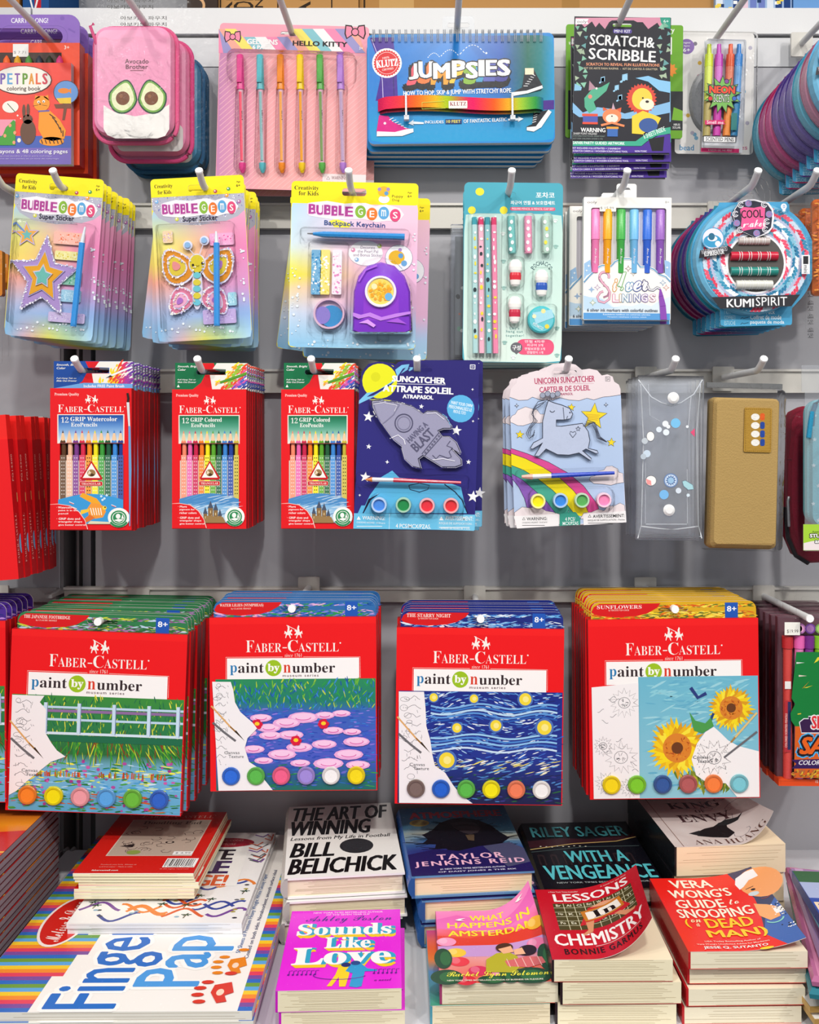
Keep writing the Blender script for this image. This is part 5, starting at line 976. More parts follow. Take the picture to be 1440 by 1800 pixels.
# ------------------------------------------------------------------ third level of hooks
def pencil_carton(tip, fr, kind, label, group):
    d = 1.32; r = hang('pencil_carton', label, 'pencil set', 3, tip, d, group)
    water = kind == 'water'; m = MB(); A = art(r, d, 0, m); A.fr(*fr)
    w = bx(A, 152, 716, 556, 838)
    m.prism(bx(A, 90, 338, 612, 1318), 0, .006, 'e4141c', 'c01018', [w]); m.prism(bx(A, 90, 338, 612, 1318), .0061, .0118, '2a1210', 'b40f18')
    A.t('Premium Quality', 118, 370, 276, 394, 'f4d8d2', 'S'); fc_logo(A, 140, 452, 572, 504)
    A.rect(136, 518, 566, 720, 'f2e0d4'); A.field(143, 524, 559, 716, 1, 8, lambda u, v: ramp([(0, '1a4a9c'), (.45, '6a9ad4'), (1, 'eef2f2')] if water else [(0, '0f6a44'), (.45, '5aa48a'), (1, 'eef2ec')], v))
    A.t('12', 160, 538, 208, 576, 'f6f4ee', 's'); A.t('GRIP Watercolor' if water else 'GRIP Colored', 220, 536, 520 if water else 440, 566, 'f6f4ee', 'S'); A.t('EcoPencils', 224, 576, 392, 604, 'f6f4ee', 'S')
    A.rect(146, 838, 560, 1112, 'd8c8b8')
    cs = ['5a3a24', 'f0b898', '7a3a8a', 'd8284a', 'f08a1e', 'f2e21a', '3a9a3a', '1e5a3a', '3a8ad8', '1e3a90'] if water else ['f08a6a', 'e860a8', 'c8204a', 'ee7a1e', 'f4e416', '5aa42a', '1e5a34', '3a84d0', '1f3f98', 'c8b43a']
    for k, c in enumerate(cs):
        x = 172+k*41.2; A.rect(x-18, 800, x+18, 1112, mix(c, 'ffffff', .18)); dc = '2a2a20' if k in (4, 9) else mix(c, 'ffffff', .7)
        for j in range(11):
            for e in (-7, 7): A.c(x+e, 820+j*25, 4.5, dc, dl=.02, n=6)
        A.poly([(x-17, 716), (x-9, 660), (x, 628), (x+9, 660), (x+17, 716)], 'eec8a0'); A.poly([(x-5.5, 648), (x, 626), (x+5.5, 648)], c); A.poly([(x-17, 716), (x-17, 704), (x-8, 696), (x, 704), (x+8, 696), (x+17, 704), (x+17, 716)], c)
    A.rect(152, 715, 556, 719, '8a1418')
    # the open window: the body of the art above it is cut away by the frame, so the strip is re-laid as the real pencils
    A.poly([(356, 838), (428, 962), (418, 972), (292, 972), (286, 962)], 'c8141c'); A.poly([(356, 856), (412, 958), (300, 958)], 'f6f2ea'); A.c(356, 924, 27, '9a7a4a', 25); A.poly([(356, 924), (332, 938), (340, 905)], 'e8d8b8'); A.poly([(356, 924), (378, 936), (366, 946), (346, 946)], '4a3018'); A.rect(280, 982, 428, 1014, 'f2dcd0', 8); A.rect(282, 984, 426, 1012, 'cc141e', 7); A.t('TRIANGULAR', 292, 990, 416, 1006, 'f2dcd4', 'S')
    arc = [(143+(417)*k/12, 1108-40*math.sin(math.pi*(k/12))) for k in range(13)]
    if water:
        A.poly(arc+[(560, 1276), (143, 1276)], '3a9ad8'); A.poly([(330, 1170), (360, 1120), (395, 1130), (430, 1150), (450, 1190), (430, 1230), (380, 1240), (340, 1220)], 'f09a3a'); A.poly([(355, 1130), (280, 1085), (300, 1060), (390, 1100), (420, 1140)], 'f0a82a'); A.poly([(345, 1210), (300, 1250), (320, 1268), (380, 1235)], 'e0702a'); A.poly([(340, 1190), (280, 1215), (290, 1180), (345, 1170)], 'f4c43a')
        for k in range(5): A.line([(350+k*16, 1165), (362+k*15, 1215)], 6, 'f8f0dc', dl=.1)
        A.c(440, 1165, 14, 'f4d040'); A.c(444, 1160, 5, '201810')
        for x, y in ((230, 1130), (208, 1160), (248, 1165), (500, 1150)): A.poly([(x-16, y-10), (x+16, y+4), (x+12, y+12), (x-14, y)], 'f4f0f0'); A.line([(x-14, y-2), (x+14, y+10)], 4, 'c83a4a')
        A.poly([(330, 1276), (350, 1255), (480, 1262), (560, 1248), (560, 1276)], 'dcd8b8'); A.line([(480, 1260), (500, 1200), (540, 1170)], 10, '5aae5a'); A.line([(490, 1262), (530, 1215)], 8, '7ac04a')
        for x, y in ((420, 1085), (440, 1100), (455, 1078), (428, 1110)): A.c(x, y, 8, 'c8e4f4')
    else:
        A.poly(arc+[(560, 1276), (143, 1276)], '4a8ac4'); A.field(150, 1150, 556, 1270, 8, 6, lambda u, v: mix('7ab0dc', 'd8e8f2', v))
        A.dabs(60, 170, 1090, 545, 1230, lambda u, v, q: (q.uniform(40, 130), q.uniform(3, 7), q.uniform(5, 22), q.choice(['e8f0f6', 'a8c8e4', 'd0e0ee', '6aa0d0'])), 3)
        A.poly([(150, 1180), (210, 1140), (300, 1200), (320, 1276), (150, 1276)], 'a8b4c4')
        for x, w_, t in ((325, 26, 1190), (362, 34, 1150), (398, 30, 1165), (428, 24, 1205)): A.rect(x-w_/2, t+20, x+w_/2, 1274, '8a6a42'); A.poly([(x-w_/2-3, t+22), (x, t-28), (x+w_/2+3, t+22)], '4a5468'); A.rect(x-3, t+40, x+3, t+58, 'e0c890'); A.rect(x+4, t+70, x+9, 1268, 'b89060')
        A.poly([(320, 1276), (330, 1225), (450, 1235), (470, 1276)], '9a7a4c')
    A.poly([(92, 1140), (140, 1136), (220, 1148), (280, 1190), (318, 1250), (336, 1312), (92, 1312)], 'f2c8be'); A.poly([(92, 1142), (140, 1140), (218, 1152), (276, 1194), (314, 1252), (331, 1314), (92, 1314)], 'e2141c')
    T = (('\u00b7 Watercolor', 'paint is in the', 'pencil') if water else ('\u00b7 More', 'pigment for', 'richer colors'))+('\u00b7 GRIP dots and', 'triangular shape', 'give better control')
    for s, x0, x1, y in zip(T, (134, 145, 145, 134, 145, 145), ((236, 272, 208) if water else (196, 252, 264))+(284, 298, 320), (1154, 1176, 1198, 1232, 1254, 1276)): A.t(s, x0, y, x1, y+15, 'f8eeea', 'B')
    A.c(532, 1232, 70, 'f4f4f0', 68); A.c(532, 1232, 52, '2a8a52', 50); A.c(532, 1232, 42, 'f4f4f0', 40); A.c(532, 1232, 37, '2a8a52', 36); A.arc(532, 1232, 60, 30, 150, 14, '2a8a52'); A.c(528, 1222, 15, 'f4f4f0', 17); A.poly([(500, 1250), (530, 1240), (566, 1246), (536, 1262)], 'f4f4f0'); A.poly([(548, 1240), (556, 1208), (566, 1240)], 'f4f4f0')
    if water:
        A.line([(588, 372), (594, 408), (590, 440)], 14, '241a18'); A.poly([(582, 436), (600, 436), (606, 600), (594, 602)], 'd8dadc'); A.poly([(594, 600), (608, 600), (614, 900), (606, 1290), (600, 1290)], '6a9ccc')
    m.build('carton_body', M_PRINT, r)
    m = MB(); A = art(r, d, .0035, m); A.fr(*fr); m.prism(bx(A, 107, 150, 614, 340), .0035, .0105, '0f7044' if not water else '1a4a9c', '8a9ab0', [outline(A, 360, 215, 206, 36, 16)])
    A.poly([(360, 234), (462, 234), (462, 338), (230, 338), (290, 290), (318, 234)], 'd8141e'); A.poly([(300, 152), (380, 152), (390, 196), (290, 196)], 'd8141e') if not water else A.poly([(310, 152), (400, 152), (400, 196), (330, 196)], 'd8141e')
    A.poly([(352, 236), (614, 236), (614, 336), (368, 336)], 'ece8e0'); A.poly([(400, 152), (614, 152), (614, 240), (466, 240), (466, 196), (372, 192)], 'ece8e0'); A.rect(464, 196, 614, 240, 'ece8e0')
    pal = (['f2d81e', 'f4c81e', 'e84a2a', 'd8306a', 'a03a9a', '6a3aa0', 'f0a02a'] if water else ['5aa42a', 'f4e41e', 'f2a01e', '8ac43a', 'e8482a', 'd85aa8', '4a5ac0', '2a3a90'])
    def f(u, v, q):
        if v < .3 and u < .3: return None
        return (q.uniform(20, 60), q.uniform(6, 14), 25+q.uniform(-20, 25) if not water else 80-u*60+q.uniform(-15, 15), pal[min(len(pal)-1, int((u*.55+(v if not water else u*.45)*.45)*len(pal)+q.uniform(-.4, .4)))])
    A.dabs(150, 470, 160, 606, 328, f, 4); A.dabs(50, 400, 250, 606, 328, f, 5)
    if water: A.line([(450, 262), (560, 212), (612, 190)], 12, 'e8ecf0'); A.poly([(440, 268), (470, 248), (490, 256)], '1a1414'); A.poly([(107, 338), (107, 338), (300, 300), (614, 308), (614, 338)], '6aa4dc'); A.t('Includes FREE Paint Brush', 300, 312, 560, 332, 'f2f6fa', 'B')
    else: A.line([(420, 290), (500, 262), (612, 222)], 16, '5a9a2a'); A.line([(424, 296), (610, 234)], 5, '3a7a1a'); A.poly([(396, 300), (420, 283), (428, 298)], 'e0b888'); A.poly([(120, 322), (130, 302), (140, 322)], 'f4f4f0')
    A.t('Smooth, Bright', 124, 168, 276, 186, 'f4f4f0', 'Bo'); A.t('Color', 126, 190, 184, 206, 'f4f4f0', 'Bo'); A.t('Pull Hang Tab to', 124, 264, 252, 276, 'f4f4f0', 'Bo'); A.t('Slide Out Drawer', 124, 280, 256, 292, 'f4f4f0', 'Bo'); m.build('hang_tab', M_PRINT, r)
    for k, c in enumerate(cs):
        B = art(r, d); B.fr(*fr); a, b = B.P(172+k*41.2, 712), B.P(172+k*41.2, 842); m = MB(); R = 17.5*B.sx()
        m.tube([(a[0], .0038, a[1]), (b[0], .0038, b[1])], R*.62+.0009, c, 8); m.build('pencil', M_PRINT, r, True)
    return r
def pfix(fr): return fr
g1 = (63.5, 596.3, 3.648, 3.93); g2 = (280, 600, 4, 4); g3 = (472.2, 600, 4.07, 4)
r = pencil_carton(131, g1, 'water', 'red carton of watercolour pencils with a fish and blue hang tab, foremost', 'blue topped pencil cartons')
stack(r, 9, .0138, '{} blue topped pencil carton from the front, its red side showing', (.25, .0008, .002), 2, ('pencil',))
r = pencil_carton(347, g2, 'color', 'red carton of coloured pencils with a green tab, foremost beside the blue topped ones', 'green topped pencil cartons')
stack(r, 9, .0148, '{} green topped pencil carton from the front, beside the blue topped ones', (.2, .0006, .0015), 3, ('pencil',))
r = pencil_carton(547, g3, 'color', 'red carton of coloured pencils with a green tab touching the navy rocket card', 'green topped cartons beside the rocket card')
stack(r, 7, .0148, '{} green topped pencil carton from the front, beside the rocket card', (.2, .0006, .0015), 4, ('pencil',))
# red cartons seen side-on in the neighbouring bay
def side_carton(d, label, roll):
    r = hang('pencil_carton', label, 'pencil set', 35, -40, d, 'side-turned red cartons', roll)
    m = MB(); B = art(r, 1.30); x0, x1 = wx(-118, 1.3)-r.location.x, wx(14, 1.3)-r.location.x; z0, z1 = wz(1022, 1.3)-r.location.z, wz(776, 1.3)-r.location.z
    m.box(x0, x1, 0, .0165, z0, z1, 'c01018', 'e8161c'); m.box(x0+.004, x1-.001, .002, .0145, z1, z1+.032, 'ee2420')
    S = Art(lambda a, b: (a, b), lambda a, b, l: (x1+l, a, b), 1, 1, m)
    S.t('FABER-CASTELL', .004, z0+.02, .0085, z0+.085, 'f0b4a8', 's', rot=-90); S.t('FG14300', .005, z1-.055, .009, z1-.02, 'f0b8ac', '', rot=-90); S.loc([(.0145, z0+.1), (.0163, z0+.1), (.0163, z0+.112), (.0145, z0+.112)], 'd8b070')
    S.loc([(.0165-.006*math.sin(t*math.pi/8), z0+.045-.013*math.cos(t*math.pi/8)) for t in range(9)], '7ab0dc'); m.build('carton_body', M_PRINT, r); return r
for k in range(7): side_carton(1.295+.022*k, '%s side-turned red carton counted from the frame edge' % ORD[k], (-4.6, -3.4, -4.4, -2.6, -3.6, -2.0, -1.2)[k]).location.x += (.0, .004, .001, .006, .003, .007, .005)[k]

def pot(r, d, A, x, y, R, c, h=.006, lid=True, depth=.0):
    m = MB(); X, Z = A.P(x, y); q = R*A.sx(); cup = mix(c, 'ffffff', .62) if lid else mix(c, '3a2a20', .18)
    m.rings([loop3(ell(X, Z, q, q, 24), depth), loop3(ell(X, Z, q, q, 24), depth-h*.8), loop3(ell(X, Z, q*.94, q*.94, 24), depth-h), loop3(ell(X, Z, q*.76, q*.76, 24), depth-h), loop3(ell(X, Z, q*.72, q*.72, 24), depth-h*.72)], [cup, cup, cup, cup, c]); m.build('paint_pot', M_PLASTIC, r, True)
def rocket_card():
    d = 1.315; r = hang('suncatcher_card', 'navy suncatcher card with a clear rocket and four paint pots, foremost', 'craft kit', 3, 733, d, 'navy rocket cards', 1.6)
    fr = (600, 600, 4.8); m = MB(); A = art(r, d, 0, m); A.fr(*fr)
    o = [(102, 1583), (148, 530), (150, 400), (172, 260), (230, 190), (320, 170), (400, 185), (440, 215), (480, 175), (540, 160), (1140, 172), (1165, 190), (1126, 1598)]
    m.prism([A.P(*p) for p in o], 0, .0012, '2a2470', 'c8c8da', [outline(A, 668, 238, 200, 36, 14)])
    A.poly([(104, 1570), (150, 530), (1160, 480), (1128, 1480), (1100, 1300), (900, 1200), (500, 1150)], '2c2878', .5)
    A.c(325, 335, 148, 'e4e41e'); A.c(290, 300, 40, 'd6d61a'); A.poly([(148, 528), (150, 500), (215, 435), (290, 425), (420, 345), (470, 290), (455, 240), (510, 200), (575, 192), (560, 240), (500, 275), (440, 350), (270, 470)], '7ac0e8'); A.poly([(215, 470), (240, 450), (430, 350), (470, 305), (520, 230), (545, 222), (490, 290), (420, 370), (270, 458)], '2a2470')
    A.t('SUNCATCHER', 428, 298, 880, 350, 'f6f6f8', 'X', rot=1); A.line([(470, 358), (880, 366)], 4, 'e8e8f0'); A.t('ATTRAPE SOLEIL', 350, 380, 948, 436, 'f6f6f8', 'X', rot=1); A.t('ATRAPASOL', 518, 452, 778, 486, 'f6f6f8', 'X', rot=1)
    A.rect(1086, 196, 1132, 236, 'e8e8f0', 4); A.rect(1092, 202, 1126, 230, '2a2470', 3); A.t('5+', 1098, 206, 1122, 226, 'e8e8f0', 'b')
    A.c(1008, 568, 116, '5ab0e0'); 
    for k, (s, x0, x1) in enumerate((('PAINT YOUR OWN!', 926, 1110), ('PERSONNALISEZ-LE', 908, 1104), ('PINTA EL TUYO', 946, 1052))): A.t(s, x0, 516+k*34, x1, 544+k*34, 'e8f4fa', 'B', rot=8)
    for x, y, R in ((230, 636, 48), (972, 752, 46), (676, 550, 22), (232, 888, 24), (1074, 1018, 22), (202, 1145, 46), (1112, 1310, 52), (388, 1018, 18), (156, 1298, 12), (1108, 406, 12), (1112, 674, 12), (730, 624, 12)): A.star(x, y, R, R*.42, 'f2f2f6', 5 if R > 20 else 4, 84)
    A.poly([(320, 1190), (330, 1150), (430, 1090), (490, 1150), (900, 1190), (1010, 1230), (1060, 1450), (170, 1450), (240, 1300)], '5ab4e0'); A.poly([(330, 1280), (250, 1340), (190, 1450), (180, 1450), (230, 1330)], '16163a'); A.line([(570, 1215), (580, 1250), (660, 1272), (730, 1250), (745, 1215), (660, 1196), (570, 1215)], 7, '1a2a4a'); A.line([(870, 1205), (960, 1270), (1020, 1340), (1065, 1450)], 9, '16163a'); A.poly([(140, 1450), (170, 1385), (200, 1385), (180, 1450)], '5ab4e0')
    A.poly([(108, 1450), (1132, 1462), (1126, 1594), (102, 1580)], '6ac0e6'); A.line([(408, 1455), (404, 1585)], 3, 'd8ecf6'); A.rect(815, 1462, 1122, 1594, '78c6e8'); warn(A, 130, 1474, 370, 1570, 'WARNING:', 'CHOKING HAZARD - Small parts', 'f2f8fa'); A.t('4 PCS/MCX/PZAS.', 460, 1542, 756, 1578, 'f2f8fa', 'b'); warn(A, 826, 1476, 1112, 1580, 'AVERTISSEMENT:', 'RISQUE DE SUFFOCATION -', 'f2f8fa'); A.t('enfants de moins de 3 ans.', 840, 1568, 1088, 1586, 'f2f8fa'); m.build('backing_card', M_PRINT, r)
    rk = [(258, 500), (330, 498), (480, 515), (600, 550), (690, 610), (720, 588), (800, 590), (880, 640), (930, 710), (925, 735), (860, 735), (815, 752), (850, 800), (910, 800), (970, 850), (1005, 930), (1000, 950), (930, 905), (1010, 990), (1015, 1040), (960, 1060), (850, 1060), (770, 1010), (720, 980), (690, 960), (650, 990), (670, 1060), (680, 1075), (600, 1055), (530, 990), (505, 900), (510, 885), (440, 830), (360, 720), (300, 630), (262, 550)]
    m = MB(); A = art(r, d-.004, -.0062, m); A.fr(*fr); m.prism([A.P(*p) for p in rk], -.0055, -.002, '9a98b4', '5a5878'); A = art(r, d-.006, -.0058, m); A.fr(*fr); dk = '4c4a68'; A.loop(rk, 10, '3a3850'); A.loop([(x+6, y+6) for x, y in rk], 3, 'd4d2e4')
    A.loop([(270, 520), (340, 505), (440, 515), (490, 535), (440, 620), (370, 680), (340, 700), (300, 620)], 8, '7c7a98'); A.line([(270, 530), (360, 516), (470, 540), (450, 590)], 5, 'e8e6f2'); A.arc(528, 690, 74, 0, 360, 9, dk, 26, 76); A.arc(528, 690, 54, 0, 360, 6, '7c7a98', 24, 56)
    A.t('HAVING A', 530, 742, 750, 792, '605e7c', 'B', rot=-46); A.t('BLAST', 578, 790, 798, 872, '55536f', 'B', rot=-46); A.line([(850, 800), (705, 965)], 6, dk); A.line([(825, 770), (680, 950)], 6, dk)
    for k in range(7): A.arc(825-k*19, 800+k*23, 7, 0, 360, 4, dk, 6)
    A.line([(770, 960), (800, 990), (830, 960), (900, 985), (930, 975), (910, 930), (940, 900), (890, 880), (920, 840)], 6, dk); A.line([(410, 820), (480, 790), (530, 830), (540, 870)], 7, 'eceaf6'); A.line([(770, 1000), (860, 990), (960, 1010)], 6, 'eceaf6'); A.line([(720, 610), (800, 605), (870, 660)], 5, 'eceaf6'); m.build('rocket', M_PLASTIC, r)
    m = MB(); B = art(r, d-.008, -.008); B.fr(*fr); q = lambda x, y: (B.P(x, y)[0], -.009, B.P(x, y)[1]); m.tube([q(205, 1166), q(262, 1166)], [.0008, .0035], 'd87a2a', 8); m.tube([q(262, 1166), q(440, 1170)], [.003, .0026], 'd8d8e0', 8); m.tube([q(440, 1170), q(1010, 1192)], [.003, .0018], 'd83048', 8); m.build('paint_brush', M_PLASTIC, r, True)
    B = art(r, d); B.fr(*fr)
    for x, y, c in ((322, 1378, '4a8ae0'), (526, 1378, '1e8a4a'), (724, 1384, 'e4303e'), (926, 1384, 'e03038')):
        pot(r, d, B, x, y, 66, c, .009, True, -.002)
    m = MB(); m.blister([B.P(640+(x-640)*1.06, 790+(y-790)*1.05) for x, y in rk[:8]+rk[9:10]+rk[14:16]+rk[18:22]+rk[27:]], -.001, .012); m.blister(outline(B, 600, 1180, 960, 130, 40), -.001, .013); m.blister(outline(B, 640, 1380, 800, 210, 90), -.001, .0135); m.build('clear_blister', M_FILM, r, True); return r
r = rocket_card()
SK = ('rocket', 'paint_brush', 'paint_pot', 'clear_blister')
dup(r, (r.location.x+.006, r.location.y+.02, r.location.z+.002), (0, math.radians(.4), 0), 'second navy rocket card from the front on its hook', SK)
dup(r, (r.location.x+.005, r.location.y+.04, r.location.z-.004), (0, math.radians(.9), 0), 'third navy rocket card from the front on its hook', SK)

def unicorn_card():
    d = 1.32; r = hang('suncatcher_card', 'pale blue suncatcher card with an outlined unicorn and rainbow, foremost', 'craft kit', 3, 1000, d, 'unicorn cards', -1.5)
    fr = (860, 600, 5.0); m = MB(); A = art(r, d, 0, m); A.fr(*fr)
    o = [(240, 1640), (220, 1500), (180, 480), (190, 420), (240, 365), (240, 340), (260, 312), (320, 308), (350, 275), (420, 258), (490, 262), (510, 225), (560, 200), (680, 188), (760, 205), (815, 250), (880, 240), (950, 255), (990, 300), (1040, 290), (1085, 310), (1100, 355), (1140, 380), (1155, 420), (1165, 800), (1205, 1590)]
    m.prism([A.P(*p) for p in o], 0, .0012, 'e6d8dc', 'd8d4da', [outline(A, 665, 272, 210, 30, 12)])
    wv = [(180, 490), (260, 520), (340, 515), (380, 490), (450, 515), (560, 518), (620, 495), (700, 515), (790, 522), (860, 500), (920, 515), (1000, 490), (1060, 485), (1158, 470)]
    A.poly(wv+[(1200, 1585), (245, 1630), (220, 1500)], 'b4c8e8'); A.line(wv, 4, '2a2a3a')
    A.t('UNICORN SUNCATCHER', 398, 312, 928, 366, 'b42a5c', 'B', rot=-1); A.line([(420, 378), (920, 370)], 2, 'c87a94'); A.t('CAPTEUR DE SOLEIL', 442, 392, 888, 440, 'b42a5c', 'B', rot=-1); A.t('ATRAPASOL', 596, 452, 738, 474, 'a83a64', 'B'); A.loop([(1024, 312), (1062, 312), (1062, 350), (1024, 350)], 4, '3a3a44'); A.t('5+', 1032, 320, 1056, 344, '3a3a44', 'b')
    cl = lambda pts: (A.poly(pts, 'ecdfe2'), A.loop(pts, 3, '2a2a3a'))
    cl([(184, 685), (200, 655), (230, 640), (250, 605), (320, 575), (370, 590), (420, 600), (450, 640), (500, 640), (520, 670), (500, 710), (440, 720), (380, 715), (300, 742), (250, 740), (210, 720), (188, 712)])
    for (x0, y0), (xa, ya), c in (((195, 950), (840, 1500), 'd84a94'), ((195, 1000), (760, 1510), 'f0dc1a'), ((200, 1100), (620, 1510), '4aa494'), ((205, 1180), (420, 1520), '8a5ab4')): pass
    bands = [[(190, 940), (330, 985), (520, 1060), (690, 1155), (830, 1270), (950, 1430), (985, 1540)], [(194, 985), (320, 1030), (480, 1110), (620, 1200), (740, 1310), (850, 1450), (890, 1545)], [(197, 1090), (300, 1130), (430, 1210), (560, 1310), (680, 1430), (760, 1530)], [(200, 1165), (290, 1215), (400, 1310), (500, 1400), (590, 1520)], [(205, 1210), (260, 1280), (310, 1380), (340, 1490), (350, 1530)]]
    for a, b, c in zip(bands, bands[1:], ('d84a94', 'f0dc1a', '46a490', '8a5cb8')): A.poly(a+b[::-1], c)
    for b in bands: A.line(b, 4, '2a2a3a')
    cl([(880, 1220), (890, 1190), (940, 1180), (960, 1140), (1010, 1130), (1030, 1100), (1080, 1095), (1130, 1120), (1140, 1150), (1176, 1160), (1184, 1240), (1120, 1250), (1070, 1265), (1000, 1255), (920, 1250)]); cl([(222, 1505), (290, 1455), (360, 1465), (430, 1445), (500, 1490), (560, 1500), (620, 1520), (620, 1610), (225, 1620)]); cl([(800, 1560), (830, 1510), (900, 1500), (960, 1475), (1010, 1490), (1040, 1450), (1100, 1445), (1150, 1420), (1190, 1440), (1200, 1560)])
    for x, y, R in ((723, 580, 36), (270, 820, 40), (1074, 888, 42), (920, 660, 122)): A.star(x, y, R, R*.44, '2a2a3a', 5, 84); A.star(x, y, R-5, (R-5)*.42, 'f2d82a', 5, 84)
    for k in range(4): A.line([(850+k*6, 640+k*14), (972-k*6, 650+k*14)], 5, 'd8a02a')
    for x, y in ((242, 565), (1027, 557), (697, 1505)): A.star(x, y, 22, 7, '2a2a3a', 4); A.star(x, y, 12, 4, 'd8e0f0', 4)
    A.poly([(216, 1536), (605, 1520), (612, 1622), (245, 1645)], 'f2eff0'); A.poly([(825, 1520), (1200, 1490), (1206, 1590), (830, 1615)], 'f2eff0'); warn(A, 290, 1545, 510, 1625, 'WARNING:', 'CHOKING HAZARD - Small parts'); warn(A, 868, 1520, 1192, 1605, 'AVERTISSEMENT:', 'RISQUE DE SUFFOCATION - Petites'); A.poly([(620, 1520), (660, 1500), (760, 1500), (800, 1550), (800, 1612), (618, 1622)], '3a9a86'); A.t('4 PCS/', 668, 1545, 756, 1578, 'eaf4f2', 'b'); A.t('MCX/PZAS', 646, 1584, 784, 1614, 'eaf4f2', 'b'); m.build('backing_card', M_PRINT, r)
    m = MB(); A = art(r, d-.004, -.0042, m); A.fr(*fr); bd = [(520, 520), (570, 540), (640, 560), (710, 590), (735, 640), (715, 680), (660, 690), (590, 690), (590, 745), (640, 745), (820, 720), (870, 790), (885, 870), (870, 940), (950, 960), (960, 985), (935, 985), (850, 945), (820, 960), (900, 1030), (890, 1048), (790, 980), (700, 1000), (600, 995), (500, 945), (440, 1010), (400, 1005), (470, 890), (385, 945), (360, 940), (390, 890), (470, 850), (470, 700), (500, 580)]
    m.prism([A.P(*p) for p in bd], -.0042, -.0015, 'bec8e2', '8a94b0'); A = art(r, d-.004, -.0044, m); A.fr(*fr); A.loop(bd, 6, '2c3040'); ol = '3a3e50'
    for off in (0, 34, 66): A.line([(520-off*.6, 510+off*.5), (430-off*.4, 530+off), (385-off*.2, 600+off*.6), (390+off*.5, 700), (350+off*.3, 760), (325+off*.5, 810+off*.2), (350+off*.5, 855-off*.2), (400, 820-off*.6)], 6, ol)
    for k in range(4): A.line([(825+k*12, 745-k*18), (900+k*10, 720-k*2), (935+k*6, 790-k*2), (950+k*8, 850-k*4), (1030+k*2, 885)], 6, ol); A.c(470+k*44, 475-(k % 2)*14, 26, '9aa0b4', 22); A.arc(470+k*44, 475-(k % 2)*14, 24, 0, 360, 4, ol, 12)
    A.line([(530, 520), (535, 470), (550, 520)], 5, ol); A.arc(555, 600, 22, 20, 160, 5, ol); A.line([(650, 580), (660, 690)], 4, ol); A.c(710, 625, 6, ol); A.loop([(735, 845), (708, 810), (715, 790), (735, 800), (755, 790), (765, 808)], 4, ol); A.loop(starpts(782, 768, 22, 10), 4, ol); A.line([(680, 680), (690, 655)], 4, ol); m.build('unicorn', M_PLASTIC, r)
    m = MB(); B = art(r, d-.008, -.008); B.fr(*fr); q = lambda x, y: (B.P(x, y)[0], -.009, B.P(x, y)[1]); m.tube([q(285, 1190), q(380, 1190)], [.002, .004], 'e0a898', 8); m.tube([q(370, 1190), q(545, 1182)], [.0034, .003], 'dcdce0', 8); m.tube([q(545, 1182), q(1100, 1156)], [.0034, .0022], '1f44c0', 8); m.build('paint_brush', M_PLASTIC, r, True)
    B = art(r, d); B.fr(*fr)
    for x, y, c in ((424, 1402, 'f2e60c'), (620, 1396, '3a8ae0'), (808, 1394, '5aac5a'), (1000, 1392, 'f48aba')): pot(r, d, B, x, y, 66, c, .009, True, -.002)
    m = MB(); m.blister(outline(B, 680, 1170, 900, 110, 40), -.001, .013); m.blister(outline(B, 720, 1390, 760, 230, 90), -.001, .0135); m.prism(outline(B, 690, 980, 960, 960, 60), -.0062, -.006, 'ffffff'); m.build('clear_blister', M_FILM, r, True); return r
r = unicorn_card()
SK = ('unicorn', 'paint_brush', 'paint_pot', 'clear_blister')
dup(r, (r.location.x-.004, r.location.y+.02, r.location.z-.002), (0, math.radians(-.6), 0), 'second unicorn card, its edge showing behind the foremost', SK)
dup(r, (r.location.x-.006, r.location.y+.04, r.location.z-.002), (0, math.radians(-.2), 0), 'third unicorn card, rearmost on its hook', SK)

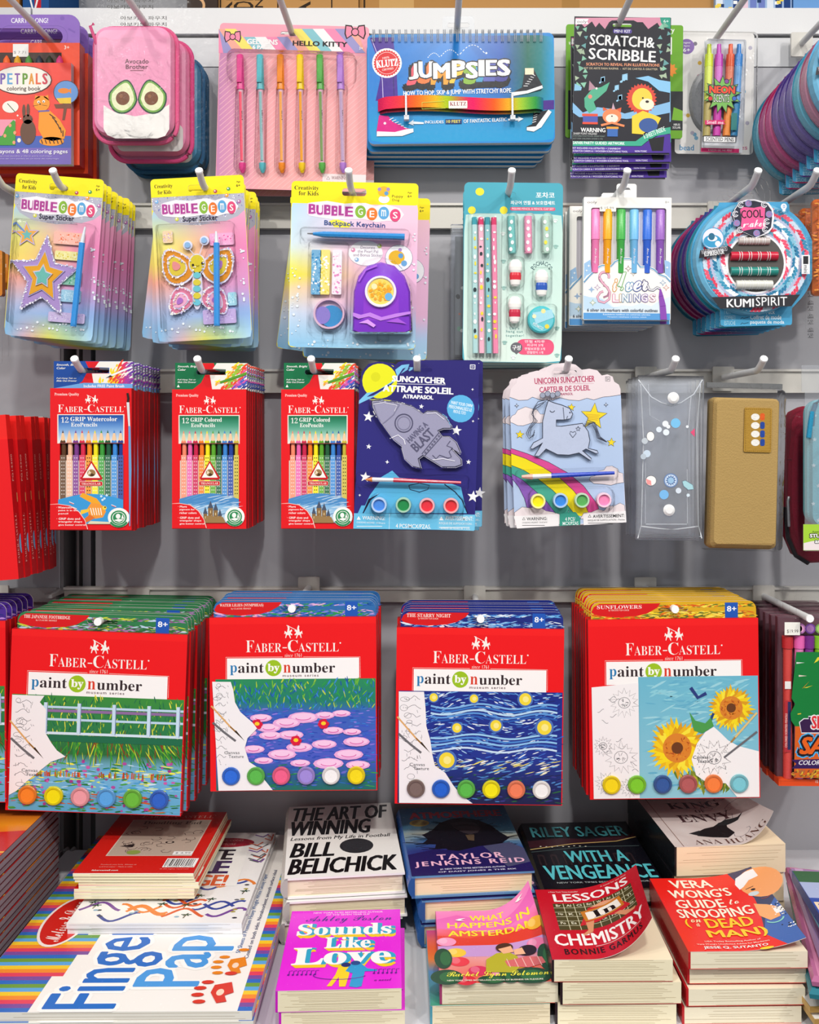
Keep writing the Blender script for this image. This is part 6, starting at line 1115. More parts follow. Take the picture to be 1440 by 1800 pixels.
def vinyl_pouch():
    d = 1.325; r = hang('vinyl_pouch', 'clear snap-fastened pouch printed with blue dots, foremost on its hook', 'pencil pouch', 3, 1188, d, 'clear snap pouches', .8)
    fr = (1080, 600, 4.0); A = art(r, d); A.fr(*fr); m = MB()
    L = [loop3(bx(A, 160, 255, 622, 1395, 6), .005), loop3(bx(A, 158, 252, 624, 1398, 6), 0), loop3(bx(A, 170, 275, 612, 1380, 8), -.003), loop3(bx(A, 215, 330, 565, 1290, 20), -.010)]
    m.rings(L, 'ffffff'); m.add(L[0], [tuple(reversed(range(len(L[0]))))], 'ffffff'); m.build('pouch_body', M_VINYL, r, True)
    m = MB(); B = art(r, d, .002, m); B.fr(*fr); m.prism(outline(B, 400, 252, 460, 22, 3), .001, .006, '4a4a4e'); m.build('header_clip', M_PLASTIC, r)
    m = MB(); B = art(r, d-.003, -.0035, m); B.fr(*fr); fl = [(170, 270), (260, 390), (330, 430), (400, 450), (470, 430), (560, 370), (620, 270)]; B.line(fl, 7, 'e6eaf0'); B.line([(x, y+8) for x, y in fl], 3, '8a8e98'); B.line([(222, 1285), (510, 1285)], 5, 'e0e4ea'); B.line([(220, 820), (218, 1280)], 4, 'c8ccd4'); B.line([(512, 900), (514, 1280)], 4, 'd8dce2'); B.line([(186, 300), (205, 700), (190, 1290), (165, 1385)], 6, 'eef2f6'); B.line([(606, 300), (580, 620), (590, 1290), (615, 1385)], 6, 'eef2f6'); B.line([(190, 1300), (400, 1325), (590, 1300)], 8, 'f0f3f6'); B.line([(170, 1360), (612, 1372)], 5, 'dfe4ea'); B.line([(240, 300), (250, 520), (320, 560)], 3, 'cfd4dc'); B.line([(540, 380), (520, 600)], 4, 'e6eaf0'); SEAM_SHINE = m  # seam lines, with vinyl highlights painted as pale strips along the edges
    for x, y in ((400, 400), (370, 1182)):
        m = MB(); X, Z = A.P(x, y); q = 40*A.sx(); m.rings([loop3(ell(X, Z, q, q), -.010), loop3(ell(X, Z, q, q), -.0125), loop3(ell(X, Z, q*.6, q*.6), -.0145)], 'f0f0f0'); m.build('snap_button', M_PLASTIC, r, True)
    m = SEAM_SHINE; B = art(r, d-.011, -.0108, m); B.fr(*fr)
    for x, y, R, c in ((432, 575, 34, '7ac0ea'), (315, 620, 20, 'dce6f0'), (360, 580, 22, 'e8ecf0'), (380, 600, 14, 'e8ecf0'), (365, 640, 22, 'e4ecf2'), (350, 1078, 33, '7ab8ea'), (452, 1050, 20, 'd8e2ee'), (230, 790, 26, 'c8d8e8'), (520, 1082, 12, 'd8e6f0'), (514, 600, 10, 'e8eef4'), (215, 700, 22, 'c0c8d0'), (205, 810, 20, 'b8c4d0')): B.c(x, y, R, c)
    B.c(255, 668, 28, 'f2f2f0', 34); B.loop(ell(255, 668, 28, 34, 16), 3, '5a5a60'); B.c(258, 980, 38, 'f2f2f0', 36); B.poly([(222, 965), (258, 980), (262, 1014), (230, 1004)], 'ee9a9a'); B.loop(ell(258, 980, 38, 36, 16), 3, '5a5a60')
    B.c(398, 978, 50, '6a86b4'); B.c(398, 978, 42, 'c8d8ec'); B.star(398, 978, 38, 24, '4a6aa0', 12); B.c(398, 978, 22, '9ac0e0'); B.poly([(535, 640), (566, 612), (566, 672)], 'e0507a'); B.poly([(478, 985), (500, 978), (520, 990), (552, 1010), (558, 1040), (520, 1044), (488, 1018)], 'a8d4dc'); B.loop([(478, 985), (500, 978), (520, 990), (552, 1010), (558, 1040), (520, 1044), (488, 1018)], 3, '5a7a8a'); m.build('pattern_and_shine', M_PRINT, r)
    m = MB(); B = art(r, d); B.fr(*fr); m.prism(bx(B, 300, 100, 470, 300, 8), .003, .0034, 'ffffff', None, [outline(B, 390, 180, 60, 40, 16)]); m.build('hang_tab', M_FILM, r); return r
r = vinyl_pouch()
stack(r, 4, .022, '{} clear snap pouch from the front on its hook', (.3, .002, .002), 5, ('pattern_and_shine', 'snap_button'))
def tan_case():
    d = 1.32; r = hang('pencil_case', 'tan cloth pencil case with a brown stitched patch in a clear sleeve', 'pencil case', 3, 1343, d, roll=1.4)
    fr = (1080, 600, 4.0); A = art(r, d); A.fr(*fr); cx, cy = 912, 930; m = MB()
    L = [loop3(outline(A, cx, cy, 468, 1060, 30), .024), loop3(outline(A, cx, cy, 476, 1068, 34), .010), loop3(outline(A, cx+2, cy-4, 462, 1050, 34), -.002), loop3(outline(A, cx+4, cy-10, 430, 1010, 34), -.0075)]
    m.rings(L, 'b3945c'); B = art(r, d-.0075, -.0077, m); B.fr(*fr); rnd = random.Random(2)
    for k in range(60): B.rc(698-k*.55, 420+k*15, 5, 8, '8a6a3a', dl=.02)
    B.line([(690, 1424), (1130, 1424)], 4, '9a7a48'); m.build('case_body', M_CLOTH, r, True)
    m = MB(); B = art(r, d-.008, -.0092, m); B.fr(*fr); m.prism(outline(B, 1008, 624, 192, 312, 10), -.0092, -.0075, 'b08838', '8a6a2c'); 
    o = rr(920, 476, 1096, 772, 8)
    for a, b in zip(rr(921, 477, 1095, 771, 6), rr(921, 477, 1095, 771, 6)[1:]+rr(921, 477, 1095, 771, 6)[:1]):
        n = max(1, int(math.hypot(b[0]-a[0], b[1]-a[1])/13))
        for k in range(n): B.line([(a[0]+(b[0]-a[0])*k/n, a[1]+(b[1]-a[1])*k/n), (a[0]+(b[0]-a[0])*(k+.55)/n, a[1]+(b[1]-a[1])*(k+.55)/n)], 3, '6a4a1a', dl=.02)
    for k, c in enumerate(('e0602a', '2a4a9c', '2a4aa0', '2a4a9c')): B.rect(1024, 506+k*60, 1056, 556+k*60, c, 12); B.c(990, 532+k*60, 30, 'f2efe8', 24)
    m.build('leather_patch', M_CLOTH, r)
    m = MB(); o = [loop3(outline(A, cx+4, 900, 530, 1150, 14), .026), loop3(outline(A, cx+4, 900, 534, 1154, 14), .008), loop3(outline(A, cx+6, 900, 512, 1110, 24), -.012)]; m.rings(o, 'ffffff'); m.add(o[0], [tuple(reversed(range(len(o[0]))))], 'ffffff'); m.prism(bx(A, 850, 190, 1020, 330, 8), .0125, .0129, 'ffffff', None, [outline(A, 940, 232, 60, 36, 14)]); m.build('clear_sleeve', M_FILM, r, True)
    m = MB(); m.prism(bx(A, 668, 290, 1206, 326, 3), .012, .016, '6c6e70'); m.build('header_strip', M_PLASTIC, r)
tan_case()
def maroon_case():
    d = 1.40; r = hang('pencil_case', 'dark red zipped case in a clear bag past the tan case', 'pencil case', 3, 1424, d)
    A = art(r, d); fr = (1370, 620, 4.615); A.fr(*fr); m = MB(); cx, cy = 200, 1080
    def lp(k, y): return [(A.P(cx+(x-cx)*k, cy+(yy-cy)*k)[0], y, A.P(cx+(x-cx)*k, cy+(yy-cy)*k)[1]) for x, yy in [(70, 1500), (40, 1250), (45, 880), (70, 620), (75, 540), (110, 480), (190, 440), (420, 440), (430, 1690), (230, 1700), (130, 1640)]]
    m.rings([lp(1, .02), lp(1.01, 0), lp(.97, -.012), lp(.85, -.018)], '8a0c2c'); m.build('case_body', M_CLOTH, r, True)
    m = MB(); B = art(r, d-.016, -.0165, m); B.fr(*fr); B.line([(60, 868), (420, 872)], 6, '5a0820'); m.tube([(lp(1.0, 0)[k][0], -.004, lp(1.0, 0)[k][2]) for k in (1, 0, 10, 9)], .004, '1a1018', 8); zp = m.build('zip', M_CLOTH, r)
    m = MB(); X, Z = A.P(50, 1200); m.tube([(X, -.014, Z+.006), (X-.002, -.016, Z), (X, -.014, Z-.035)], .0022, 'a8a8ac', 8); m.build('zip_pull', M_FOIL, zp, True)
    m = MB(); m.prism(bx(A, 10, 330, 460, 1710, 20), -.021, -.0206, 'ffffff'); m.build('clear_bag', M_BAG, r)
maroon_case()
def teal_case():
    d = 1.32; r = hang('pencil_case', 'pale teal star-dotted case with a lime label at the frame edge', 'pencil case', 3, 1500, d)
    A = art(r, d); fr = (1370, 620, 4.615); A.fr(*fr); m = MB()
    m.rings([loop3(bx(A, 240, 380, 700, 1400, 110), .02), loop3(bx(A, 236, 376, 704, 1400, 110), .004), loop3(bx(A, 262, 400, 690, 1400, 90), -.004)], '7cc8d4'); B = art(r, d-.004, -.0043, m); B.fr(*fr)
    for x, y in ((287, 705), (280, 915), (318, 1080), (276, 1225), (290, 510), (318, 1360)): B.star(x, y, 20, 9, 'd8eef2')
    m.build('case_body', M_CLOTH, r, True); m = MB(); q = [A.P(*p) for p in ((262, 590), (268, 480), (290, 420), (340, 370), (420, 340))]; m.tube([(x, -.002, z) for x, z in q], .0035, '1f7a9a', 8, False)
    q = [A.P(*p) for p in ((250, 480), (236, 560), (220, 690))]; m.tube([(q[0][0], -.006, q[0][1]), (q[1][0], -.008, q[1][1]), (q[2][0], -.008, q[2][1])], .0035, '2a8ab0', 8); m.build('zip', M_CLOTH, r, True)
    m = MB(); B = art(r, d-.009, -.009, m); B.fr(*fr); m.prism(bx(B, 196, 1392, 720, 1604), -.009, -.0085, 'a4d03a', 'e8e8e8'); B.poly([(198, 1545), (260, 1530), (330, 1520), (720, 1520), (720, 1602), (198, 1602)], 'ecdfe0'); B.t('Aussie', 268, 1444, 330, 1460, '2a3a1a', 'b'); B.t('STUDIO', 248, 1470, 420, 1500, 'f4f4f0', 'X', out=(5, '1a1a1a')); B.t('animal', 290, 1512, 420, 1545, 'f4f4f0', 'X', out=(4, '1a1a1a')); m.build('label', M_PRINT, r)
    m = MB(); m.prism(bx(A, 188, 318, 720, 1604, 4), -.0084, -.008, 'ffffff'); m.prism(bx(A, 186, 100, 720, 318, 4), .002, .0024, 'ffffff'); B = art(r, d, .0015, m); B.fr(*fr); m.build('clear_bag', M_VINYL, r)
teal_case()

# ------------------------------------------------------------------ lowest level of hooks: paint boxes
def painting(A, kind):
    """loose decorative brushwork in the colours of each box's picture"""
    X0, Y0, X1, Y1 = 98, 800, 1278, 1600
    if kind == 'lily':
        A.field(120, 795, 1278, 1600, 10, 10, lambda u, v: ramp([(0, '2a8a5a'), (.22, '1f7a6a'), (.3, '3a62b8'), (.7, '4a5ac0'), (.85, '2a5a9a'), (1, '1f6a5a')], v))
        def f(u, v, q):
            p = ['2a9a4a', '2a6ac8', '6ab43a', '1a5a9a', '3a8ad0', 'b8cc3a'] if v < .26 else ['3a5ac8', '6a5ac8', '2a4ab0', '8a7ad8', '3a7ad0'] if v < .75 else ['2a4ab0', '1f7a4a', '3a9a4a', '2a6ab8', '6a6ac8']
            return (q.uniform(20, 70), q.uniform(4, 12), q.uniform(-12, 12) if v > .26 else q.uniform(40, 130), q.choice(p))
        A.dabs(900, 250, 805, 1265, 1590, f, 3, 12); rnd = random.Random(12); pts = []
        for k in range(90):
            x, y = rnd.uniform(330, 1160), rnd.uniform(1040, 1420)
            if any(abs(x-a) < 120 and abs(y-b) < 55 for a, b in pts) or len(pts) > 20: continue
            pts.append((x, y)); R = rnd.uniform(66, 112); A.c(x, y, R, 'e8a8d8', R*.36, n=12); A.c(x+4, y-4, R*.82, 'f4c8e6', R*.26, n=12); A.arc(x, y, R*.5, rnd.uniform(-40, 0), 170, 6, 'd85aa8', 8, R*.16)
        for x, y in ((420, 1120), (700, 1240), (900, 1120)):
            for k in range(6): A.c(x+22*math.cos(k), y+20*math.sin(k), 20, 'd8183c', 18, dl=.1, n=9)
            A.c(x, y-4, 18, 'f4cc2a', 14, n=10)
        wl = [(98, 810), (232, 812), (250, 870), (262, 960), (300, 1030), (390, 1110), (420, 1150), (350, 1220), (330, 1290), (360, 1390), (420, 1430), (470, 1520), (530, 1596), (138, 1598)]
    elif kind == 'night':
        A.field(98, 800, 1278, 1600, 8, 10, lambda u, v: ramp([(0, '1a2a84'), (.6, '22348e'), (.8, '1a2a6a'), (1, '1c2048')], v))
        def f(u, v, q):
            if v < .62: return (q.uniform(25, 75), q.uniform(4, 10), 20*math.sin(u*7+v*5)+q.uniform(-14, 14), q.choice(['3a6ac8', '6aa4e0', 'a8d0f0', '2a3a9a', 'e4eef6', '1a2470', '4a84d0']))
            if v < .74: return (q.uniform(40, 90), q.uniform(4, 9), 14+q.uniform(-8, 8), q.choice(['f0ecc8', '8ac0e8', 'e8d86a', '5a9ad8', 'ffffff']))
            return (q.uniform(30, 80), q.uniform(5, 12), q.uniform(-10, 20), q.choice(['1a3a6a', '1f2450', '2a6a3a', '1a4a2a', '3a3a8a', '24306a', '4a84c8']))
        A.dabs(1000, 270, 805, 1265, 1590, f, 5, 12)
        for k in range(5): A.line([(330+i*38, 905+k*22+18*math.sin(i*.5+k*.2)) for i in range(25)], 13, ('7ab0e4', '3a78c8', 'b8daf2', '5a94d8', '2a5ab0')[k], .5)
        for k in range(5): A.line([(330+i*38, 1120+k*24+16*math.sin(i*.45+k*.2+1)) for i in range(25)], 13, ('9accee', '4a86d0', '8ac0ec', '3a6cc0', 'c8e0f4')[k], .5)
        for x, y, R in ((350, 845, 30), (520, 1060, 34), (800, 1040, 40), (1010, 850, 44), (1150, 1050, 52), (640, 850, 30), (450, 1290, 56)): A.c(x, y, R*1.3, '4a70b8'); A.c(x, y, R, 'f0d83a'); A.c(x+3, y, R*.5, 'f6ea8a')
        wl = [(98, 805), (280, 805), (292, 920), (300, 1050), (330, 1150), (345, 1250), (365, 1330), (440, 1380), (500, 1470), (560, 1540), (640, 1596), (110, 1598)]
    elif kind in ('garden', 'iris'):
        A.field(98, 800, 1278, 1600, 8, 12, lambda u, v: ramp([(0, '3a8a3a'), (.3, '2a7a4a'), (.52, '2a6a34'), (.6, '7ab4dc'), (1, '5aa4c8')], v))
        def f(u, v, q):
            if v < .34: return (q.uniform(20, 60), q.uniform(4, 9), q.uniform(60, 120), q.choice(['2a7a3a', 'b8cc2a', '1f6a4a', '4a9a3a', 'e0dc4a', '17563a']))
            if v < .58: return (q.uniform(60, 140), q.uniform(4, 9), 90+(u-.5)*70+q.uniform(-25, 25), q.choice(['2a8a3a', '7ab42a', '1a6a2a', 'c8d03a', '8a3a1a', '3a9a2a']))
            return (q.uniform(30, 90), q.uniform(5, 14), q.uniform(-10, 10), q.choice(['8ac4e8', '4a9ad0', 'd8e86a', '2a7a3a', 'c8e4f4', '4aa04a', 'f0e84a']) if v < .85 else q.choice(['3a8a3a', '1f6a3a', '6aaed8', '4a9a4a', 'c85a2a']))
        A.dabs(1100, 112, 805, 1265, 1592, f, 7, 12); rnd = random.Random(4)
        for k in range(70): A.c(rnd.uniform(150, 1250), rnd.uniform(1240, 1585), rnd.uniform(8, 17), rnd.choice(['b04a9a', 'c85aa8', 'a03a8a']), rnd.uniform(6, 12), dl=.05, n=9)
        for k in range(60): x = rnd.uniform(280, 1180); A.line([(x, 1360), (x+rnd.uniform(-6, 6), 1335-rnd.uniform(0, 20))], 8, rnd.choice(['c8522a', 'e0762a', '8a9a2a', 'b03a1a']), dl=.05)
        # a plain straight garden fence across the middle
        for y, h, c in ((880, 16, 'b8d4e8'), (905, 20, '8a6a9a'), (965, 16, 'b8d4e8'), (1060, 18, 'd0e2ee'), (1095, 44, '1f6a48')): A.rect(98, y-h/2, 1278, y+h/2, c)
        for x in (330, 560, 800, 1040, 1240): A.rect(x-11, 850, x+11, 1060, 'c4dcec'); A.rect(x+11, 850, x+16, 1060, '7a8ab0')
        wl = [(98, 805), (320, 805), (290, 850), (335, 900), (335, 1060), (380, 1130), (420, 1180), (480, 1220), (380, 1260), (300, 1330), (220, 1400), (150, 1470), (100, 1500)]
    else:
        A.field(430, 752, 1278, 1600, 4, 6, lambda u, v: mix('6ab4cc', '8cc4d4', v))
        A.dabs(260, 505, 770, 1205, 1570, lambda u, v, q: (q.uniform(60, 140), q.uniform(8, 18), q.uniform(-10, 30), q.choice(['74bcd0', '8acad8', '62acc8', '9ad0dc'])), 6)
        A.dabs(70, 680, 1420, 1120, 1535, lambda u, v, q: (q.uniform(60, 130), q.uniform(10, 22), q.uniform(40, 140), q.choice(['7a8a2a', 'a8b02a', '5a7a2a', 'c8b83a'])), 8)
        for cx, cy, R in ((700, 1250, 205), (1085, 975, 165)):
            rnd = random.Random(R)
            for ring_, n in ((1.0, 34), (.82, 28)):
                for k in range(n):
                    a = 2*math.pi*k/n+ring_; rr2 = R*ring_*rnd.uniform(.86, 1.1); X, Y = cx+rr2*math.cos(a), cy+rr2*math.sin(a); b = R*.16; bxx, byy = cx+R*.45*math.cos(a), cy+R*.45*math.sin(a)
                    A.poly([(X, Y), (bxx-b*math.sin(a), byy+b*math.cos(a)), (cx, cy), (bxx+b*math.sin(a), byy-b*math.cos(a))], rnd.choice(['f2d81a', 'f0cc1a', 'e8b41a', 'f4e23a', 'd89a1a']), .1)
            A.c(cx, cy, R*.5, 'd8822a'); A.dabs(70, cx-R*.42, cy-R*.42, cx+R*.42, cy+R*.42, lambda u, v, q: (22, 8, q.uniform(0, 180), q.choice(['c8641a', 'e0942a', 'a84a1a', 'd87a20'])) if (u-.5)**2+(v-.5)**2 < .25 else None, R); A.c(cx, cy, R*.2, '6a3a1a')
        A.line([(960, 1010), (920, 1100), (895, 1200)], 18, '24407a'); A.line([(800, 830), (850, 900), (910, 870)], 24, '2a3a7a'); A.poly([(790, 1000), (830, 1060), (900, 1080), (940, 1040), (960, 1100), (880, 1150), (820, 1130)], '4a9a4a')
        rnd = random.Random(2); A.poly([(800, 1330), (840, 1220), (900, 1140), (960, 1105), (1010, 1150), (1060, 1200), (1130, 1240), (1278, 1280), (1278, 1598), (1120, 1598), (1040, 1500), (900, 1490), (830, 1440)], 'f2efee')
        for k in range(60): x, y = rnd.uniform(840, 1060), rnd.uniform(1190, 1440); A.line([(x, y), (x+rnd.uniform(-8, 8), y+rnd.uniform(4, 14))], 3, '5a5a5e', dl=.02)
        wl = [(98, 820), (430, 792), (430, 1598), (104, 1598)]
    A.poly(wl, 'f0eced'); rnd = random.Random(len(kind)); xs = [p[0] for p in wl]; mx = min(430, sorted(xs)[len(xs)//2])
    def bloom(cx, cy, R, n):                                     # pencilled guide outlines on the bare canvas
        o = []
        for k in range(2*n): a = math.pi*k/n; q = R*(1 if k % 2 else .62)*rnd.uniform(.9, 1.1); o.append((cx+q*math.cos(a), cy+q*math.sin(a)))
        A.loop(o, 3, '55555a'); A.loop(ell(cx, cy, R*.42, R*.38, 12), 3, '55555a')
        for k in range(10): a = rnd.uniform(0, 6.3); A.line([(cx+R*.1*math.cos(a), cy+R*.1*math.sin(a)), (cx+R*.3*math.cos(a+.3), cy+R*.3*math.sin(a+.3))], 2.5, '55555a', dl=.02)
    if kind == 'flower':
        for x, y, R in ((330, 930, 105), (300, 1310, 120), (160, 1230, 70), (190, 1490, 80), (360, 1520, 70)): bloom(min(x, 428-R*.95) if x > 300 else max(x, 104+R), y, R*.95, 14)
        for k in range(14): x, y = rnd.uniform(130, 380), rnd.uniform(860, 1570); A.line([(x+9*t, y+12*math.sin(t*.8+k)) for t in range(6)], 2.5, '66666a', dl=.02)
        bloom(960, 1320, 120, 12)
    else:
        mx = {'lily': 215, 'night': 270}.get(kind, 250)
        for k in range(9):
            x, y = rnd.uniform(120, mx*.55), 850+k*62; A.line([(x+j*(mx-110)/9*.8, y+12*math.sin(j*.9+k)+rnd.uniform(-4, 4)) for j in range(9)], 3, '55555a', dl=.02)
        for k in range(7): x, y = rnd.uniform(130, mx*.8), rnd.uniform(830, 1440); A.loop(ell(x, y, rnd.uniform(14, 34), rnd.uniform(10, 22), 12), 2.5, '66666a', dl=.02)
        for k in range(26): x, y = rnd.uniform(125, mx), rnd.uniform(830, 1450); A.line([(x, y), (x+rnd.uniform(-4, 10), y+rnd.uniform(8, 26))], 2.5, '66666a', dl=.02)
def paint_box(kind, row, tip, fr, piv, roll, label, group, title, by, pots, d=1.305):
    r = hang('paint_box', label, 'paint set', row, tip, d, group, roll)
    m = MB(); A = art(r, d, 0, m, straight=piv); A.fr(*fr)
    m.prism(bx(A, 78, 350, 1285, 1605), 0, .0125, 'ea1218', 'b00e18'); A.rect(78, 352, 1285, 398, 'f01a1c')
    fc_logo(A, 342, 516, 1030, 600); A.t('since 1761', 620, 612, 744, 638, 'f4d8d0', 'i'); A.line([(196, 806), (196, 636), (608, 636)], 3, 'f4d0c8'); A.line([(756, 636), (1168, 640), (1168, 790)], 3, 'f4d0c8')
    A.rect(204, 644, 1160, 806, 'f6f3f1')
    A.c(540, 716, 59, '9ac01e'); 
    for s, x0, x1, y0, y1, c in (('p', 226, 276, 694, 766, '2a7ab0'), ('aint', 284, 470, 676, 750, '33262a'), ('n', 612, 666, 692, 750, 'd8402a'), ('umber', 676, 986, 680, 752, '33262a')): A.t(s, x0, y0, x1, y1, c, 'S')
    A.t('by', 498, 684, 584, 754, 'f8f8f0', 'Sb'); A.t('museum series', 606, 762, 866, 780, '6a4a50', 'bw')
    painting(A, kind)
    if kind == 'flower': A.line([(1266, 1010), (1110, 1180)], 14, 'e0c07a'); A.line([(1110, 1180), (1080, 1215)], 12, 'b0803a'); A.poly([(1086, 1206), (1072, 1218), (960, 1335)], '4a3420'); A.line([(1266, 1142), (1030, 1320)], 14, '6a686c'); tx = (880, 1330)
    else: A.line([(90, 985), (225, 1135)], 12, 'dca868'); A.line([(225, 1135), (262, 1170)], 11, '9a6a2a'); A.poly([(256, 1172), (268, 1162), (330, 1240)], '3a2a18'); A.line([(100, 1105), (180, 1175), (265, 1240)], 16, '6a686c'); tx = (252, 1338)
    A.t('Canvas', tx[0]-70, tx[1]-26, tx[0]+40, tx[1]-4, '3a3a3e'); A.t('Texture', tx[0]-40, tx[1]+2, tx[0]+70, tx[1]+24, '3a3a3e'); m.build('carton_body', M_PRINT, r)
    m = MB(); A = art(r, d, .005, m, straight=piv); A.fr(*fr); base = {'lily': '2f6aa8', 'night': '1c2a7c', 'garden': '2f7a4a', 'flower': 'd8a81e', 'iris': '4a2a90'}[kind]
    m.prism([A.P(*p) for p in rr(105, 232, 1280, 300, 58)[:12]+[(1280, 352), (105, 352)]], .005, .0066, base, 'd8d0d0', [outline(A, 690, 286, 210, 30, 14)])
    pal = {'lily': ['3a8a5a', '3a6ac8', '8a8ad8', 'e8b0d8', '2a9a4a', '1f5aa0'], 'night': ['3a78c8', '8ac0ec', '1a2a74', 'e0ecf6', '22348e', '5aa0dc'], 'garden': ['8a5a8a', '3a8a4a', 'b8d0e4', 'c8d03a', '2a6a3a', '9a7aa8'], 'flower': ['e8761e', 'f2d22a', '8a8a2a', 'd85a1a', 'f4e05a', '5a6a2a'], 'iris': ['6a3ab0', '4a2a90', 'b88ad8', '2a2a80', '8a5ac8', '3a1a70']}[kind]
    A.dabs(170, 470, 262, 1225, 268, lambda u, v, q: (q.uniform(40, 110), q.uniform(6, 14), q.uniform(-18, 18), q.choice(pal)), 3); A.dabs(260, 140, 308, 1250, 345, lambda u, v, q: (q.uniform(40, 100), q.uniform(6, 14), q.uniform(-18, 18), q.choice(pal)), 4)
    A.poly([(108, 300), (125, 266), (165, 244), (600, 244), (575, 275), (510, 312), (440, 330), (300, 340), (190, 332), (125, 316)], 'd4161a'); A.t(title, 148, 254, 466, 280, 'f4dcd4', 'S'); A.t('by '+by, 230, 284, 376, 298, 'f0c8bc', 'S')
    A.rect(1058, 244, 1150, 350, '1f56b4'); A.t('8+', 1072, 268, 1140, 308, 'f4f6fa', 'B'); m.build('hang_tab', M_PRINT, r)
    for x, c in zip((230, 410, 592, 772, 952, 1134), pots):
        B = art(r, d, straight=piv); B.fr(*fr); pot(r, d, B, x, 1492 if kind != 'flower' else 1500, 65, c, .0035, False, 0)
    return r
PBs = [('garden', 41, 172, (-5, 1021.5, 3.906, 3.934), (169.5, 1270), 2.1, 'red paint box with a green garden and fence picture, foremost on its hook', 'garden paint boxes', 'THE JAPANESE FOOTBRIDGE', 'CLAUDE MONET', ('f0862a', 'f2e40e', 'f0a0a8', '5aa8e8', '6abc3a', '2a62c8'), 10, .0165, [1.2, 2.0, .8, 1.6, 1.0, 1.4, .9, 1.2, .6, .8]),
       ('lily', 42, 513, (350, 1000, 4.114, 4.114), (515.7, 1237.6), -.4, 'red paint box with a blue pond and pink blossoms picture, foremost', 'pond paint boxes', 'WATER LILIES (NYMPHEAS)', 'CLAUDE MONET', ('2a6ad8', '5ab84a', 'f0608a', 'a08ad8', 'f4f2f0', 'f4dc0e'), 5, .017, [0, .3, -.3, .2, 0]),
       ('night', 43, 845, (676.7, 1018.2, 4.098, 4.052), (843, 1259.5), .7, 'red paint box with a blue night and yellow dots picture, foremost', 'night paint boxes', 'THE STARRY NIGHT', 'VINCENT VAN GOGH', ('7a6660', '1f62d0', '5abc4a', 'f4e80a', 'f0805a', 'f4f4f2'), 5, .0185, [.5, .3, .2, .4, .1]),
       ('flower', 44, 1187, (1016.1, 999.9, 4.031, 3.972), (1185.2, 1246), -.7, 'red paint box with yellow flowers on pale blue, foremost', 'yellow flower paint boxes', 'SUNFLOWERS', 'VINCENT VAN GOGH', ('f4d80e', '7aca2a', '2a569a', 'b05a5a', 'f4803a', '7cc8d4'), 8, .0165, [-.4, -.6, -.3, -.5, -.2, -.4, -.3, -.3])]
for kind, row, tip, fr, piv, roll, lab, grp, ti, by, pots, n, st, rolls in PBs:
    r = paint_box(kind, row, tip, fr, piv, roll, lab, grp, ti, by, pots)
    stack(r, n, st, '{} of the '+grp+' from the front on its hook', (0, .002, .002), n, ('paint_pot',), rolls)
r = paint_box('iris', 4, -110, (-319, 1003, 3.906, 3.934), (-144, 1245), -.2, 'red paint box with a purple tab cut by the frame edge, foremost', 'purple tabbed paint boxes', 'IRISES', 'VINCENT VAN GOGH', ('f0862a', 'f2e40e', 'f0a0a8', '5aa8e8', '6abc3a', '6a3ab0'), 1.30)
stack(r, 5, .0175, '{} of the purple tabbed paint boxes at the frame edge', (.2, .001, .001), 9, ('paint_pot',))
